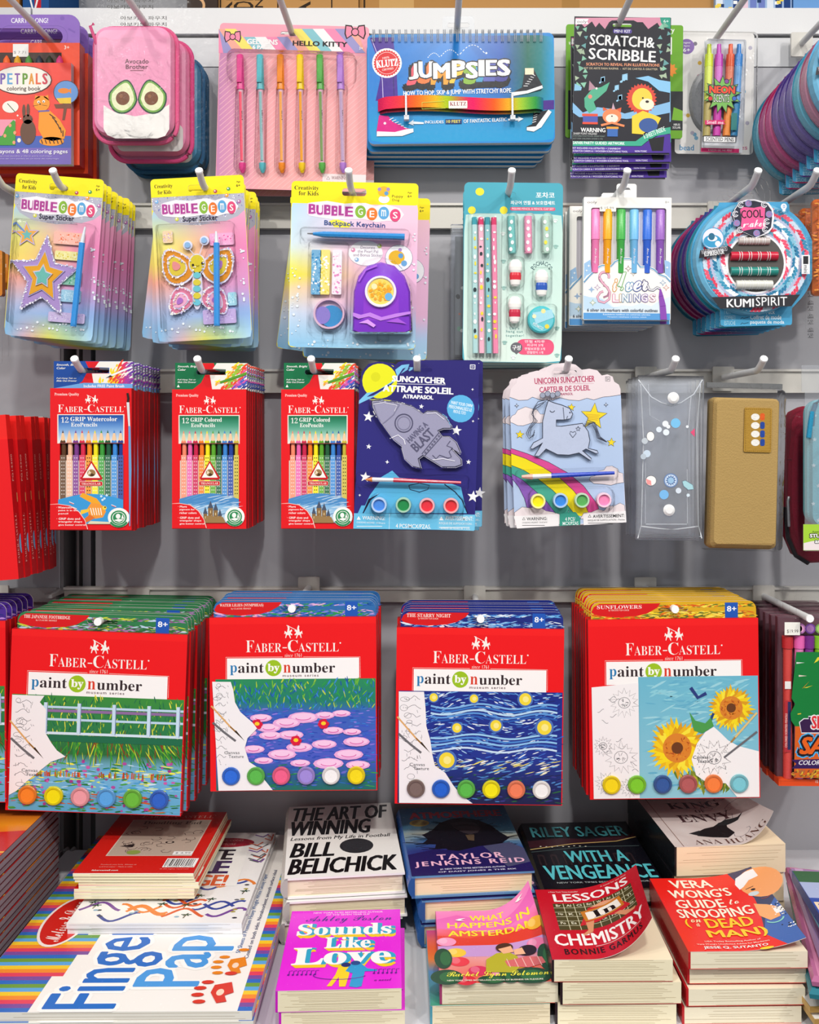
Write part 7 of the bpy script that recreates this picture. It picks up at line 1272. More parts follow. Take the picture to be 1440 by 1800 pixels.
def smelly_pack():
    d = 1.325; r = hang('pencil_pack', 'clear pack of scented pencils with a price sticker and green jungle band, foremost', 'pencil set', 4, 1424, d, 'scented pencil packs', .3)
    fr = (1330, 1030, 4.865); A = art(r, d); A.fr(*fr); m = MB(); B = art(r, d, .006, m); B.fr(*fr)
    m.prism(bx(B, 190, 270, 860, 1700, 4), .006, .015, '6a4a54', '7a4a58'); m.box(B.P(190, 0)[0], B.P(860, 0)[0], -.004, .015, B.P(0, 1700)[1], B.P(0, 1640)[1], 'e8501e'); C_ = art(r, d-.004, -.0042, m); C_.fr(*fr); C_.t('12 COUNT', 505, 1662, 640, 1684, 'f4e0d4', 'b'); m.build('tray', M_PRINT, r)
    for x, c, cap in ((268, 'd84a44', 'c83034'), (366, 'f08ac8', 'f06ab8'), (450, '8a3a9a', '7a2a8a'), (536, '8ad02a', '8ad02a'), (630, '3a8ad0', '3a8ad0'), (720, 'f0a02a', 'f0a02a')):
        m = MB(); q = lambda y: (A.P(x, y)[0], .001, A.P(x, y)[1]); m.tube([q(425), q(430), q(530), q(532)], [.005, .0075, .0072, .006], cap, 14); m.tube([q(532), q(1640)], .006, c, 10)
        D = art(r, d-.005, -.0055, m); D.fr(*fr); D.c(x+(10 if x > 300 else 90), 365, 44, mix(c, '4a4ab0', .3)); D.c(x+(10 if x > 300 else 90), 365, 32, mix(c, 'ffffff', .3))
        if x < 300: D.rect(x-26, 815, x+26, 880, 'f2eeea'); D.rect(x-28, 980, x+24, 1420, 'b82a34'); D.rect(x-2, 990, x+26, 1400, '2a2a5a'); D.t('COLORED SCENTED PENCILS', x-24, 1090, x-6, 1380, 'f0d0c8', 'b', rot=-90)
        m.build('scented_pencil', M_PLASTIC, r, True)
    m = MB(); D = art(r, d-.008, -.0085, m); D.fr(*fr); m.prism([D.P(*p) for p in [(340, 565), (860, 565), (860, 1640), (320, 1640), (330, 1200), (295, 1150), (290, 1090), (330, 1010), (300, 960)]], -.0085, -.008, '14803a')
    D.poly([(330, 1200), (860, 1200), (860, 1640), (320, 1640)], 'e0641e'); D.poly([(362, 1160), (400, 1130), (440, 1130), (440, 1110), (860, 1110), (860, 1260), (380, 1260)], '3a1a4a'); D.loop([(366, 1164), (404, 1134), (444, 1134), (444, 1114), (858, 1114), (858, 1256), (384, 1256)], 8, 'f0f0f4'); D.t('SILLY', 470, 1110, 700, 1220, 'e8303a', 'X', out=(8, 'f4f0f0'))
    D.t('SAFARI', 365, 1290, 980, 1440, 'f0661a', 'Xo', out=(26, '4ab4f0')); D.t('SAFARI', 365, 1290, 980, 1440, 'f0661a', 'Xo', out=(14, '1a1420')); D.poly([(300, 1485), (860, 1470), (860, 1560), (300, 1560), (340, 1520)], '3a1a5a'); D.t('COLORED PENCILS', 360, 1490, 830, 1530, 'f4f0f6', 'Bo'); D.dabs(60, 300, 1575, 600, 1635, lambda u, v, q: (30, 12, q.uniform(0, 90), q.choice(['e8c83a', '8a4a2a', 'd8a02a', 'b86a3a'])), 3)
    D.poly([(490, 660), (520, 610), (560, 600), (525, 640)], 'e8e03a'); D.poly([(340, 650), (410, 655), (340, 665)], 'e8eee8'); D.poly([(360, 760), (430, 768), (360, 775)], 'f0e0d0'); D.poly([(385, 880), (450, 815), (410, 860)], 'f0a01e'); D.poly([(400, 870), (480, 850), (430, 870)], 'f4e43a'); D.line([(350, 1095), (380, 1090)], 8, 'f0d03a'); m.build('jungle_band', M_PRINT, r)
    m = MB(); D = art(r, d-.0092, -.0096, m); D.fr(*fr); D.rect(240, 310, 372, 420, 'f4f2ea'); D.t('$19.99', 260, 372, 356, 406, '4a4a4a'); m.build('price_sticker', M_PRINT, r)
    m = MB(); o = [loop3(bx(A, 186, 268, 864, 1660, 8), .0155), loop3(bx(A, 186, 268, 864, 1660, 8), -.006), loop3(bx(A, 200, 300, 850, 1650, 8), -.0092)]; m.rings(o, 'ffffff'); m.prism(bx(A, 360, 30, 640, 268, 30), .008, .0084, 'ffffff', None, [outline(A, 450, 120, 90, 46, 20)]); m.build('clear_shell', M_FILM, r, True); return r
r = smelly_pack()
stack(r, 5, .026, '{} scented pencil pack from the front, its dark side showing', (.3, .002, .004), 3, ('price_sticker', 'jungle_band', 'scented_pencil'))

# ------------------------------------------------------------------ the books and pads lying on the shelf
def unproj(px, py, zr):
    d = -F*zr/(py-PY); return ((px-PX)*d/F, d-DP)
def book_root(name, label, cat, group, bl, br, ztop, t):
    a, b = unproj(*bl, ztop), unproj(*br, ztop); w = math.hypot(b[0]-a[0], b[1]-a[1]); yaw = math.atan2(b[1]-a[1], b[0]-a[0])
    return thing(name, label, cat, (a[0], a[1], CAMZ+ztop-t), group, (0, 0, yaw)), w
def flat(w, h, z, mb=None):
    """art on a lying cover: 0..100 across, 0..150 from the far edge to the near edge"""
    return Art(lambda u, v: (u/100*w, h*(1-v/150)), lambda x, y, l: (x, y, z+l), w/100, h/150, mb, 3e-5)
def pages(m, x0, x1, y0, y1, z0, z1, col, lines=9, bow=0.0):
    m.box(x0, x1, y0, y1, z0, z1, col); rnd = random.Random(int((z1-z0)*1e5)+lines); dk = mix(col, '6a5030', .35)
    for k in range(lines):
        z = z0+(z1-z0)*(k+rnd.uniform(.2, .8))/lines
        a, b = rnd.uniform(0, .25), rnd.uniform(.8, 1); m.add([(x0+(x1-x0)*a, y0-.0002, z), (x0+(x1-x0)*b, y0-.0002, z), (x0+(x1-x0)*b, y0-.0002, z+.00028), (x0+(x1-x0)*a, y0-.0002, z+.00028)], [(0, 1, 2, 3)], dk)
        m.add([(x1+.0002, y0, z), (x1+.0002, y1, z), (x1+.0002, y1, z+.00028), (x1+.0002, y0, z+.00028)], [(0, 1, 2, 3)], dk)
def book(label, group, bl, br, ztop, t, h, col, artf=None, hard=False, page='e9ddc0', spine=None, curl=None, name='paperback_book', lines=9, cw=1.0):
    r, w = book_root(name, label, 'book', group, bl, br, ztop, t); spine = spine or col
    e = .003 if hard else 0; b = .0024 if hard else .0005
    m = MB(); pages(m, .002, w-e, e, h-e, b, t-b-.0002, page, lines); m.build('page_block', M_PAPER, r)
    m = MB(); m.box(0, w, 0, h, 0, b, col)
    if hard:                                                   # rounded back with a headband
        n = 8; pr = [(-.006*math.sin(math.pi*k/n)+.001, t*k/n) for k in range(n+1)]
        m.add([(x, 0, z) for x, z in pr]+[(x, h, z) for x, z in pr], [(k+1, k, n+1+k, n+2+k) for k in range(n)], spine); m.add([(x, 0, z) for x, z in pr]+[(.004, 0, t), (.004, 0, 0)], [tuple(reversed(range(n+3)))], mix(spine, '101010', .2))
        for k in range(7): m.box(.0005, .0025, .0005, .0025, .004+(t-.008)*k/7, .004+(t-.008)*(k+.5)/7, 'ece8e0')
    else: m.box(-.0005, .002, 0, h, 0, t, spine)
    m.build('cover_back', M_GLOSS, r)
    m = MB(); W2 = w*cw; m.box(0, W2, 0, h, t-b, t, col, 'e8e2da' if not hard else None); A = flat(w, h, t, m)
    if artf: artf(A)
    if curl: m.subdiv(.0035); m.warp(lambda x, y, z: curl(x/w, y/h, x, y, z, w, h))
    m.build('front_cover', M_GLOSS, r); return r
def under(r, n, t, label, shifts, skip=()):
    for k in range(1, n+1):
        dx, dy, ya = shifts[k-1]; l = r.location
        dup(r, (l.x+dx, l.y+dy, l.z-t*k), (0, 0, r.rotation_euler.z+math.radians(ya)), label.format(ORD[k]), skip)
# -- far row
def a_win(A):
    A.rect(0, 0, 100, 150, 'f0ede8')
    A.t('THE ART OF', 4, 4, 96, 36, '141418', 'Xo'); A.t('WINNING', 3, 36, 78, 68, '141418', 'Xo'); A.t('Lessons from My Life in Football', 3, 71, 94, 80, '141418', 'Bo'); A.c(62, 94, 15, '2a2a2e', 15)
    for k in range(8): A.line([(50, 85+k*2.6), (74, 85+k*2.6)], .6, '3c3c42', dl=.1)
    A.t('BILL', 3, 84, 42, 112, '0e0e10', 'Xo'); A.t('BELICHICK', 2, 115, 96, 144, '0e0e10', 'Xo')
r = book('white hardcover with heavy black slanted lettering, topmost beneath the pond paint box', 'white hardcovers', (500, 1545), (712, 1534), -.545, .0255, .238, 'eeece8', a_win, True, spine='d8d4cc', name='hardcover_book', lines=14)
under(r, 2, .0268, '{} white hardcover from the top, beneath the one with black lettering', [(.003, -.004, .0), (-.003, -.003, .0)])
def a_atm(A):
    A.field(0, 0, 100, 150, 6, 12, lambda u, v: ramp([(0, '2a5a8a'), (.35, '4a84a8'), (.45, 'b8b4a0'), (.55, '3a6a9a'), (.72, '2a2a74'), (.88, '24347c'), (1, '3aa4b0')], v+.06*math.sin(u*5)))
    A.t('ATMOSPHERE', 8, 12, 94, 28, 'b83a4a', 'X'); A.c(16, 38, 9, 'a8924a', 8); A.c(16, 38, 7, '8a7a4a', 6)
    hair = [(26, 56), (34, 40), (46, 31), (58, 29), (70, 36), (80, 50), (86, 68), (92, 80), (84, 90), (88, 98), (76, 96), (70, 104), (62, 98), (58, 108), (46, 104), (38, 108), (34, 98), (24, 98), (26, 88), (14, 86), (20, 76), (16, 66)]
    A.poly(hair, '14121c'); rnd = random.Random(4)
    for k in range(70):
        a = rnd.choice(hair); dx = a[0]-54; A.line([(a[0]-dx*.2, a[1]), (a[0]+dx*rnd.uniform(.1, .45), a[1]+rnd.uniform(-6, 6))], .7, '14121c', dl=.05)
    A.poly([(0, 108), (24, 98), (44, 104), (62, 96), (84, 92), (100, 104), (100, 150), (0, 150)], '221c58'); A.poly([(66, 96), (90, 90), (100, 104), (100, 132), (80, 140)], '4a4a6a'); A.poly([(44, 42), (54, 38), (66, 42), (70, 56), (66, 66), (58, 70), (52, 64), (46, 54)], '3a3036'); A.line([(46, 50), (56, 47), (68, 51)], 2.2, '14121c'); A.poly([(54, 70), (62, 70), (60, 84), (55, 82)], '5a4838')
    A.t('TAYLOR', 24, 110, 80, 121, 'f0b8d0', 'Bw'); A.t('JENKINS REID', 4, 123, 96, 135, 'f0b8d0', 'Bw'); A.t('#1 NEW YORK TIMES BESTSELLING AUTHOR', 24, 138, 78, 141, 'e4e0f0', 'b'); A.t('OF DAISY JONES & THE SIX', 22, 143.5, 86, 146.5, 'e4e0f0', 'b')
r = book('hardcover with a dark curly silhouette on a blue evening sky, topmost', 'blue hardcovers', (724, 1541), (940, 1531), -.5388, .027, .222, '5a8ab8', a_atm, True, spine='2a62b0', page='f0d9b4', name='hardcover_book', lines=8)
under(r, 2, .0287, '{} blue hardcover from the top, beneath the one with a silhouette', [(.0125, -.002, .4), (.0115, -.004, .2)])
def a_ven(A):
    A.rect(0, 0, 100, 150, '0e0e16'); A.poly([(0, 46), (30, 40), (60, 44), (100, 30), (100, 42), (60, 54), (0, 62)], '3a1620'); A.line([(0, 66), (40, 54), (80, 50), (100, 40)], 1.6, 'c8a868'); A.line([(0, 72), (50, 62), (98, 62)], 1.0, '4a5a5a')
    for k in range(8): A.rect(4+k*11, 78, 10+k*11, 104, '2a1e22', 3); A.rect(5.5+k*11, 82, 8.5+k*11, 104, '120e14', 1.5)
    for k in range(9): A.c(10+k*5, 60+(k % 3), .9, 'd8d4c0', dl=.1)
    A.t('RILEY SAGER', 6, 12, 94, 38, '56b8c0', 'B'); A.t('WITH A', 28, 72, 82, 98, '56bcc4', 'B'); A.t('VENGEANCE', 5, 104, 98, 134, '56bcc4', 'B'); A.t('NEW YORK TIMES BESTSELLING AUTHOR', 12, 139, 88, 142, 'b0b8b8')
r = book('black hardcover with turquoise lettering behind the red curled paperback', 'black hardcovers', (957, 1562), (1172, 1557), -.556, .0226, .205, '14141a', a_ven, True, spine='101016', page='d8d4c8', name='hardcover_book', lines=12)
under(r, 2, .0231, '{} black hardcover from the top, beneath the one with turquoise lettering', [(.003, .0, .6), (.002, -.002, -.4)])
def a_env(A):
    A.field(0, 0, 100, 150, 5, 8, lambda u, v: mix('d8ccc8', 'c8b8b4', abs(math.sin(u*5+v*7)))); rnd = random.Random(7)
    for k in range(8):
        x, y = rnd.uniform(60, 98), rnd.uniform(40, 145); A.line([(x+t*3*math.cos(t*.7+k), y+t*3*math.sin(t*.6+k)) for t in range(7)], .8, '8a8084', dl=.05)
    A.t('KING', 24, 46, 76, 62, '4a3236', 'S'); A.t('OF', 46, 66, 56, 73, '4a3236', 'S'); A.t('ENVY', 24, 78, 76, 96, '4a3236', 'S')
    A.poly([(30, 120), (40, 112), (50, 108), (58, 100), (66, 98), (62, 112), (64, 126), (54, 134), (40, 132), (28, 128)], '1a1c1e'); A.poly([(54, 104), (66, 96), (78, 100), (86, 96), (76, 106), (62, 108)], '24282a'); A.poly([(22, 122), (34, 116), (30, 128)], '24282a')
    A.t('ANA HUANG', 20, 137, 92, 147, '5a3c34', 's'); A.line([(8, 0), (8, 150)], .6, '8a6a62')
def cl_env(u, v, x, y, z, w, h):
    q = max(0, u-.55)/.45; k = q*max(0, 1-v*.75); return (x-.012*k*k, y+.008*k, z+.032*k*k+.006*q*q)
r = book('grey marbled paperback with a curling corner, tallest under the yellow flower box', 'thick marbled paperbacks', (1187, 1489), (1381, 1482), -.515, .0367, .21, 'cfc2be', a_env, False, page='efd9b8', spine='16181c', curl=cl_env, lines=8)
under(r, 2, .0368, '{} thick marbled paperback from the top, beneath the curling one', [(-.002, .004, -1.0), (.0, .002, .6)], ('front_cover',))
# -- near row
def a_sll(A):
    A.rect(0, 0, 100, 150, 'e424d8')
    A.t('NEW YORK TIMES BESTSELLING AUTHOR', 20, 3, 84, 6.5, 'f4c8f0', 'b'); A.t('OF THE SEVEN YEAR SLIP', 32, 8, 72, 11, 'f4c8f0', 'b'); A.t('Ashley Poston', 14, 12, 92, 28, '3a1a8a', 'k')
    for s, x0, y0, x1, y1 in (('Sounds', 8, 28, 92, 52), ('Like', 34, 56, 74, 78), ('Love', 8, 76, 92, 108)):
        for k in range(8): A.t(s, x0+.55*k, y0+.75*k, x1+.55*k, y1+.75*k, 'f2c81e', 'Sb', dl=.05)
        A.L += 1
        for k in range(4): A.t(s, x0+2+.7*k, y0+.3*k, x1+2+.7*k, y1-1+.3*k, '2aa4c8', 'Sb', dl=.05)
        A.L += 1; A.t(s, x0, y0, x1, y1, 'fdf8f4', 'Sb')
    A.poly([(48, 112), (54, 108), (58, 116), (57, 128), (55, 146), (50, 146), (49, 130), (44, 145), (40, 145), (46, 126)], 'f2d21e'); A.poly([(58, 108), (66, 106), (72, 116), (80, 118), (80, 121), (70, 121), (68, 146), (64, 148), (58, 146), (60, 124), (54, 120)], '2a9ad0'); A.c(54, 109, 4, '1a2a6a', 4); A.c(62, 106, 4, '1f4a8a', 4)
    for x0, n in ((6, 7), (76, 6)):
        for k in range(n): A.line([(x0+2+k*3.6, 124), (x0+2+k*3.6, 118), (x0+4.5+k*3.6, 117.5)], .6, '5a1a8a', dl=.1); A.c(x0+1.6+k*3.6, 124.5, 1, '5a1a8a', 1.2, dl=.05)
    A.arc(50, 126, 22, 20, 200, .8, '6a1a9a', ry=8); A.t('a novel', 78, 134, 92, 138, '5a1a7a', 'k')
r = book('magenta paperback with white and yellow lettering at the shelf edge, topmost', 'magenta paperbacks', (485, 1742), (706, 1737), -.58, .0225, .174, 'e424d8', a_sll, page='eee3c4', spine='c81cc0', lines=12)
under(r, 1, .0228, '{} magenta paperback, beneath the topmost', [(.0035, .001, -.6)])
def a_ams(A):
    A.field(0, 0, 100, 150, 4, 10, lambda u, v: ramp([(0, 'f48ac4'), (.25, 'f07ac0'), (.38, 'e8483a'), (.5, 'ee5a2a'), (.58, 'c88ac8'), (.7, 'e8a0a0'), (1, 'e8604a')], v+.05*math.sin(u*6)))
    A.poly([(0, 20), (20, 10), (60, 30), (100, 8), (100, 30), (50, 50), (0, 40)], 'ea6ab8'); A.poly([(0, 56), (30, 62), (64, 48), (76, 58), (100, 50), (100, 78), (0, 78)], 'e03c2a'); A.poly([(0, 78), (100, 76), (100, 100), (0, 100)], 'c89ad4')
    for s, x0, x1, y in (('WHAT', 32, 66, 12), ('HAPPENS IN', 10, 92, 28), ('AMSTERDAM', 10, 94, 46)): A.t(s, x0, y, x1, y+12, 'f2e22a', 'B')
    for x, y, c in ((16, 92, 'f2c83a'), (90, 86, 'f07aa8'), (18, 110, 'e83a4a'), (72, 116, 'f2d02a'), (90, 126, 'e8442a'), (34, 128, 'd8305a'), (8, 70, 'f29ac0'), (54, 132, 'f08ab4'), (94, 56, 'f4b42a'), (22, 146, 'd82a3a')): A.c(x, y, 9, c, 9); A.c(x-3, y-2, 4, mix(c, 'ffffff', .25), 6)
    for x, y, a, b in ((4, 104, 8, 20), (96, 112, 8, 22), (6, 140, 14, 14), (60, 140, 10, 12), (44, 146, 12, 8), (78, 140, 18, 14)): A.c(x, y, a, '1f4a2e', b); A.c(x+2, y, a*.6, '2f6a3a', b*.7)
    A.poly([(40, 132), (42, 108), (52, 96), (62, 94), (70, 104), (72, 122), (64, 134)], 'b8b02a'); A.poly([(58, 112), (78, 106), (92, 110), (94, 120), (78, 126), (60, 122)], 'd86a6a')
    for k in range(5): A.line([(60+k*7, 108), (62+k*7, 124)], .7, 'f0c0b8', dl=.1)
    A.c(60, 86, 8, '4a2a1e', 9); A.poly([(54, 88), (66, 84), (68, 96), (58, 98)], 'f0b48a'); A.c(80, 96, 9, '2a1a22', 9); A.poly([(68, 92), (76, 90), (78, 102), (68, 102)], 'f0b890')
    A.t('Rachel Lynn Solomon', 6, 131, 94, 144, 'f2ec4a', 'k'); A.t('NEW YORK TIMES BESTSELLING AUTHOR OF BUSINESS OR PLEASURE', 6, 146, 88, 148.5, 'f4f0d8', 'b')
    for x, y in ((22, 24), (84, 10)): A.poly([(x-4, y), (x, y-3), (x+6, y-4), (x+1, y), (x+5, y+2), (x-1, y+2)], 'f8f4f4')
def cl_ams(u, v, x, y, z, w, h):
    q = max(0, u-.45)/.55; k = q*max(0, .15+v*.95); return (x-.01*k*k, y, z+.03*k*k)
r = book('pink and red tulip paperback with yellow lettering and a lifted corner, topmost', 'tulip paperbacks', (774, 1729), (981, 1726), -.58, .0222, .160, 'e8604a', a_ams, page='eae0c4', spine='a03a6a', curl=cl_ams, lines=14)
def a_rain(A): A.field(0, 0, 100, 150, 2, 12, lambda u, v: ramp([(0, 'e05a9a'), (.25, 'f0602a'), (.45, 'f08a2a'), (.55, '4a8ac8'), (1, '3a9a7a')], v))
book('rainbow edged paperback beneath the tulip one at the shelf edge', 'tulip paperbacks', (757, 1768), (967, 1764), -.6023, .0222, .160, '4a9a9a', a_rain, page='e6d8b8', spine='4a94a8', lines=12)
def a_che(A):
    A.rect(0, 0, 100, 150, 'c41426'); A.rect(13, 34, 90, 92, '4a4422')
    for k in range(1, 8): A.line([(13+k*9.6, 34), (13+k*9.6, 92)], .6, 'd8d4b0', dl=.1)
    for k in range(1, 6): A.line([(13, 34+k*9.7), (90, 34+k*9.7)], .6, 'd8d4b0', dl=.1)
    el = ['Br', 'Al', 'Cl', 'Rn', 'W', 'Ac', 'Nd', 'Sm', 'Np', 'K', 'Ho', 'Te', 'Cu', 'Os', 'H', 'Ti', 'Po', 'Es', 'Li', 'Y', 'Cm', 'Pu', 'I', 'Xe']
    for k, e in enumerate(el): c_, r_ = k % 8, (k//8)*2; A.t(e, 15.5+c_*9.6, 36+r_*9.7, 20+c_*9.6, 41+r_*9.7, 'e8e4c8', 'b', dl=.1)
    A.t('a New York Times bestseller', 12, 5, 40, 8, 'f0d8d4'); A.t('A novel for our time', 62, 5, 88, 8, 'f0d8d4'); A.t('LESSONS', 15, 12, 88, 30, 'f8f2ee', 'B'); A.t('CHEMISTRY', 6, 100, 94, 124, 'f8f2ee', 'B'); A.t('BONNIE GARMUS', 12, 130, 88, 141, '2a1014', 'Bw'); A.line([(40, 127), (88, 126)], .8, 'e8c8c4')
    A.poly([(32, 84), (44, 48), (60, 40), (72, 46), (84, 78), (70, 80), (60, 74), (50, 80)], 'c8242e'); A.poly([(38, 78), (46, 76), (42, 98), (34, 104), (32, 102), (38, 94)], 'd8946a'); A.poly([(66, 76), (72, 76), (82, 88), (88, 90), (86, 94), (76, 92)], 'd8946a'); A.poly([(36, 54), (76, 46), (78, 70), (38, 76)], 'c87a24'); A.poly([(40, 57), (73, 50), (75, 67), (41, 73)], 'f2ece0'); A.t('In', 46, 54, 70, 69, '16120e', 'S', rot=-8); A.poly([(46, 48), (56, 42), (62, 42), (72, 46), (60, 50)], 'e0a07a')
def cl_che(u, v, x, y, z, w, h):
    q = max(0, u-.3)/.7; k = q*q; return (x-.022*k*(1-v*.8), y, z+(.030+.014*(1-v))*k)
r = book('red paperback with a periodic chart, its whole cover curling up, topmost', 'cream edged thick paperbacks', (971, 1687), (1183, 1686), -.554, .0236, .162, 'c41426', a_che, page='efe4c4', spine='2a1a20', curl=cl_che, lines=12)
under(r, 2, .0237, '{} thick paperback from the top, beneath the red chart one', [(.009, -.0005, .4), (.004, .002, -.4)], ('front_cover',))
def a_ver(A):
    A.rect(0, 0, 100, 150, 'e8221a'); A.poly([(76, 0), (100, 0), (100, 150), (84, 150), (72, 125), (76, 110), (82, 80), (84, 60)], '3a3a5c'); A.poly([(84, 92), (100, 70), (100, 150), (84, 150), (72, 125)], '3a62ac')
    A.c(98, 34, 20, 'f0a062', 30); A.poly([(76, 26), (80, 14), (92, 6), (100, 6), (100, 22), (90, 24), (82, 34), (77, 38)], 'f0eef0'); A.line([(82, 40), (90, 38)], 1, '4a2a24'); A.c(88, 44, 2.2, '241c20', 2); A.c(86, 52, 5, 'c8d4d8', 4); A.arc(93, 60, 6, 40, 130, .8, 'a8482a')
    A.poly([(80, 70), (90, 78), (96, 86), (94, 104), (84, 106), (78, 94)], 'f0a86a'); A.rect(92, 88, 100, 98, 'f2f0ee'); rnd = random.Random(3)
    for k in range(40): A.c(rnd.uniform(90, 100), rnd.uniform(80, 104) if k < 26 else rnd.uniform(118, 126), .8, rnd.choice(['1a1a24', 'f0f0f0']), dl=.05, n=6)
    A.arc(88, 104, 8, 20, 160, 1.6, '8ad0c0')
    for s, x0, x1, y, c in (('VERA', 16, 56, 6, 'f6eed8'), ("WONG'S", 10, 68, 28, 'f6eed8'), ('GUIDE', 11, 56, 50, 'f6eed8'), ('to', 60, 69, 54, 'f6eed8'), ('SNOOPING', 8, 76, 70, 'f6eed8'), ('(', 10, 14, 90, 'f4c81e'), ('DEAD', 28, 70, 90, 'f4c81e'), ('MAN)', 24, 76, 112, 'f4c81e')): A.t(s, x0, y, x1, y+(18 if s != 'to' else 10), c, 'B' if s != 'to' else 'k')
    A.t('on', 16, 91, 25, 97, 'f4e0b0', 'k'); A.t('a', 19, 99, 22, 105, 'f4e0b0', 'k'); A.t('USA Today Bestselling Author of', 18, 132, 66, 135, 'f4d8c8', 'b'); A.t("Vera Wong's Unsolicited Advice for Murderers", 10, 137, 72, 140, 'f4d8c8', 'b'); A.t('JESSE Q. SUTANTO', 14, 142, 69, 147.5, 'f8f0e8', 'B'); A.c(66, 150, 6, 'f2d21e', 2)
def cl_ver(u, v, x, y, z, w, h):
    q = max(0, u-.4)/.6; return (x, y+.004*q*q, z+.012*q*q)
r = book('red paperback with a white-haired woman in glasses on its cover, topmost', 'red spined paperbacks', (1211, 1673), (1420, 1671), -.547, .0185, .174, 'e8221a', a_ver, page='ece2c8', spine='b81e24', curl=cl_ver, lines=6)
under(r, 3, .0198, '{} red spined paperback from the top, beneath the one with a woman', [(.001, .008, -.3), (-.002, .0005, .3), (-.006, .002, -.2)], ('front_cover',))
# -- pads
def pad(label, group, bl, br, ztop, t, h, artf, edge, name, sheets=3, col='f2f0ea'):
    r, w = book_root(name, label, 'pad', group, bl, br, ztop, t); m = MB(); pages(m, 0, w, 0, h, 0, t-.0006, edge, sheets); m.build('page_block', M_PAPER, r)
    m = MB(); m.box(0, w, 0, h, t-.0006, t, col, 'f4f2ec'); A = flat(w, h, t, m); artf(A); m.build('front_cover', M_GLOSS, r); return r
def a_fin(A):
    A.rect(0, 0, 100, 150, 'f4f0ea'); cs = ['2a6ac0', '7a4a9a', 'e0405a', 'f08a2a', 'f2c82a', '5aa4dc', '6a9a3a']
    n = 60
    for k in range(n):
        y0, y1 = 150-150*(k+1)/n, 150-150*k/n; yc = (y0+y1)/2; xr = 28 if yc > 128 else 32 if yc > 112 else 36 if yc > 98 else 31 if yc > 84 else 40
        A.rect(0, y0, xr-4, y1, cs[k % 7], dl=.05); A.rect(95, y0, 100, y1, cs[k % 7], dl=.05)
    A.poly([(95, 0), (100, 0), (100, 20), (95, 20)], 'f4f0ea')
    for s, x0, y0, x1, y1, c in (('Finger', 28, 89, 61, 148.5, '1f6ac4'), ('Paper', 55, 74, 86, 135, '4a9ae0')):
        A.t(s, x0, y0, x1, y1, 'fbf8f4', 'B', rot=-90, out=(1.3, 'fbf8f4')); A.t(s, x0, y0, x1, y1, c, 'B', rot=-90)
    A.c(15, 86, 9.4, 'f4e8e0', 21, n=34); A.c(15, 86, 8.4, 'd0261e', 19.4, n=34); A.t('Melissa & Doug', 11, 70, 20, 103, 'fbeee8', 'k', rot=-90)
    for s, x0, x1, y0, y1, c in (('50 Sheets of Premium Heavy Weight White Glossy Paper', 87.4, 89.6, 44, 112, '3a6aa8'), ('Coated on both sides. Nonabsorbent, smooth surface ideal', 91.2, 93, 40, 116, '2a3a6a'), ('(30.5 x 45.75 cm)', 83, 85.2, 62, 88, '2a4a7a'), ('12 x 18 in.', 79.8, 82, 66, 84, '2a4a7a')): A.t(s, x0, y0, x1, y1, c, '', rot=-90)
    for cx, cy, c, s in ((89, 121, 'e8861e', .85), (87, 139, 'd83a2a', .95)):
        A.poly([(cx-3*s, cy-5*s), (cx+3*s, cy-7*s), (cx+5*s, cy), (cx+2*s, cy+2*s), (cx+3.5*s, cy+6*s), (cx, cy+7*s), (cx-2*s, cy+3*s), (cx-3.5*s, cy)], c); A.c(cx, cy, 1.4*s, 'f4d8c0', 2.2*s)
        for k, (dx, dy, an) in enumerate(((-6, -7, 0), (-8, -3, 0), (-8, 1.5, 0), (-6.5, 6, -10), (1.5, -13, 40))): A.poly([(cx+dx*s+q*math.cos(t)*2.4*s, cy+dy*s+math.sin(t)*1.3*s) for q, t in ((1, i*math.pi/5) for i in range(10))], c)
r = pad('broad finger painting pad with rainbow stripes at the shelf edge, topmost', 'finger painting pads', (-77, 1780), (443, 1777), -.5935, .0095, .452, a_fin, 'e8e4da', 'paint_pad', 3)
under(r, 2, .0098, '{} finger painting pad from the top, beneath the striped one', [(.0015, -.002, .25), (-.002, -.001, -.3)])
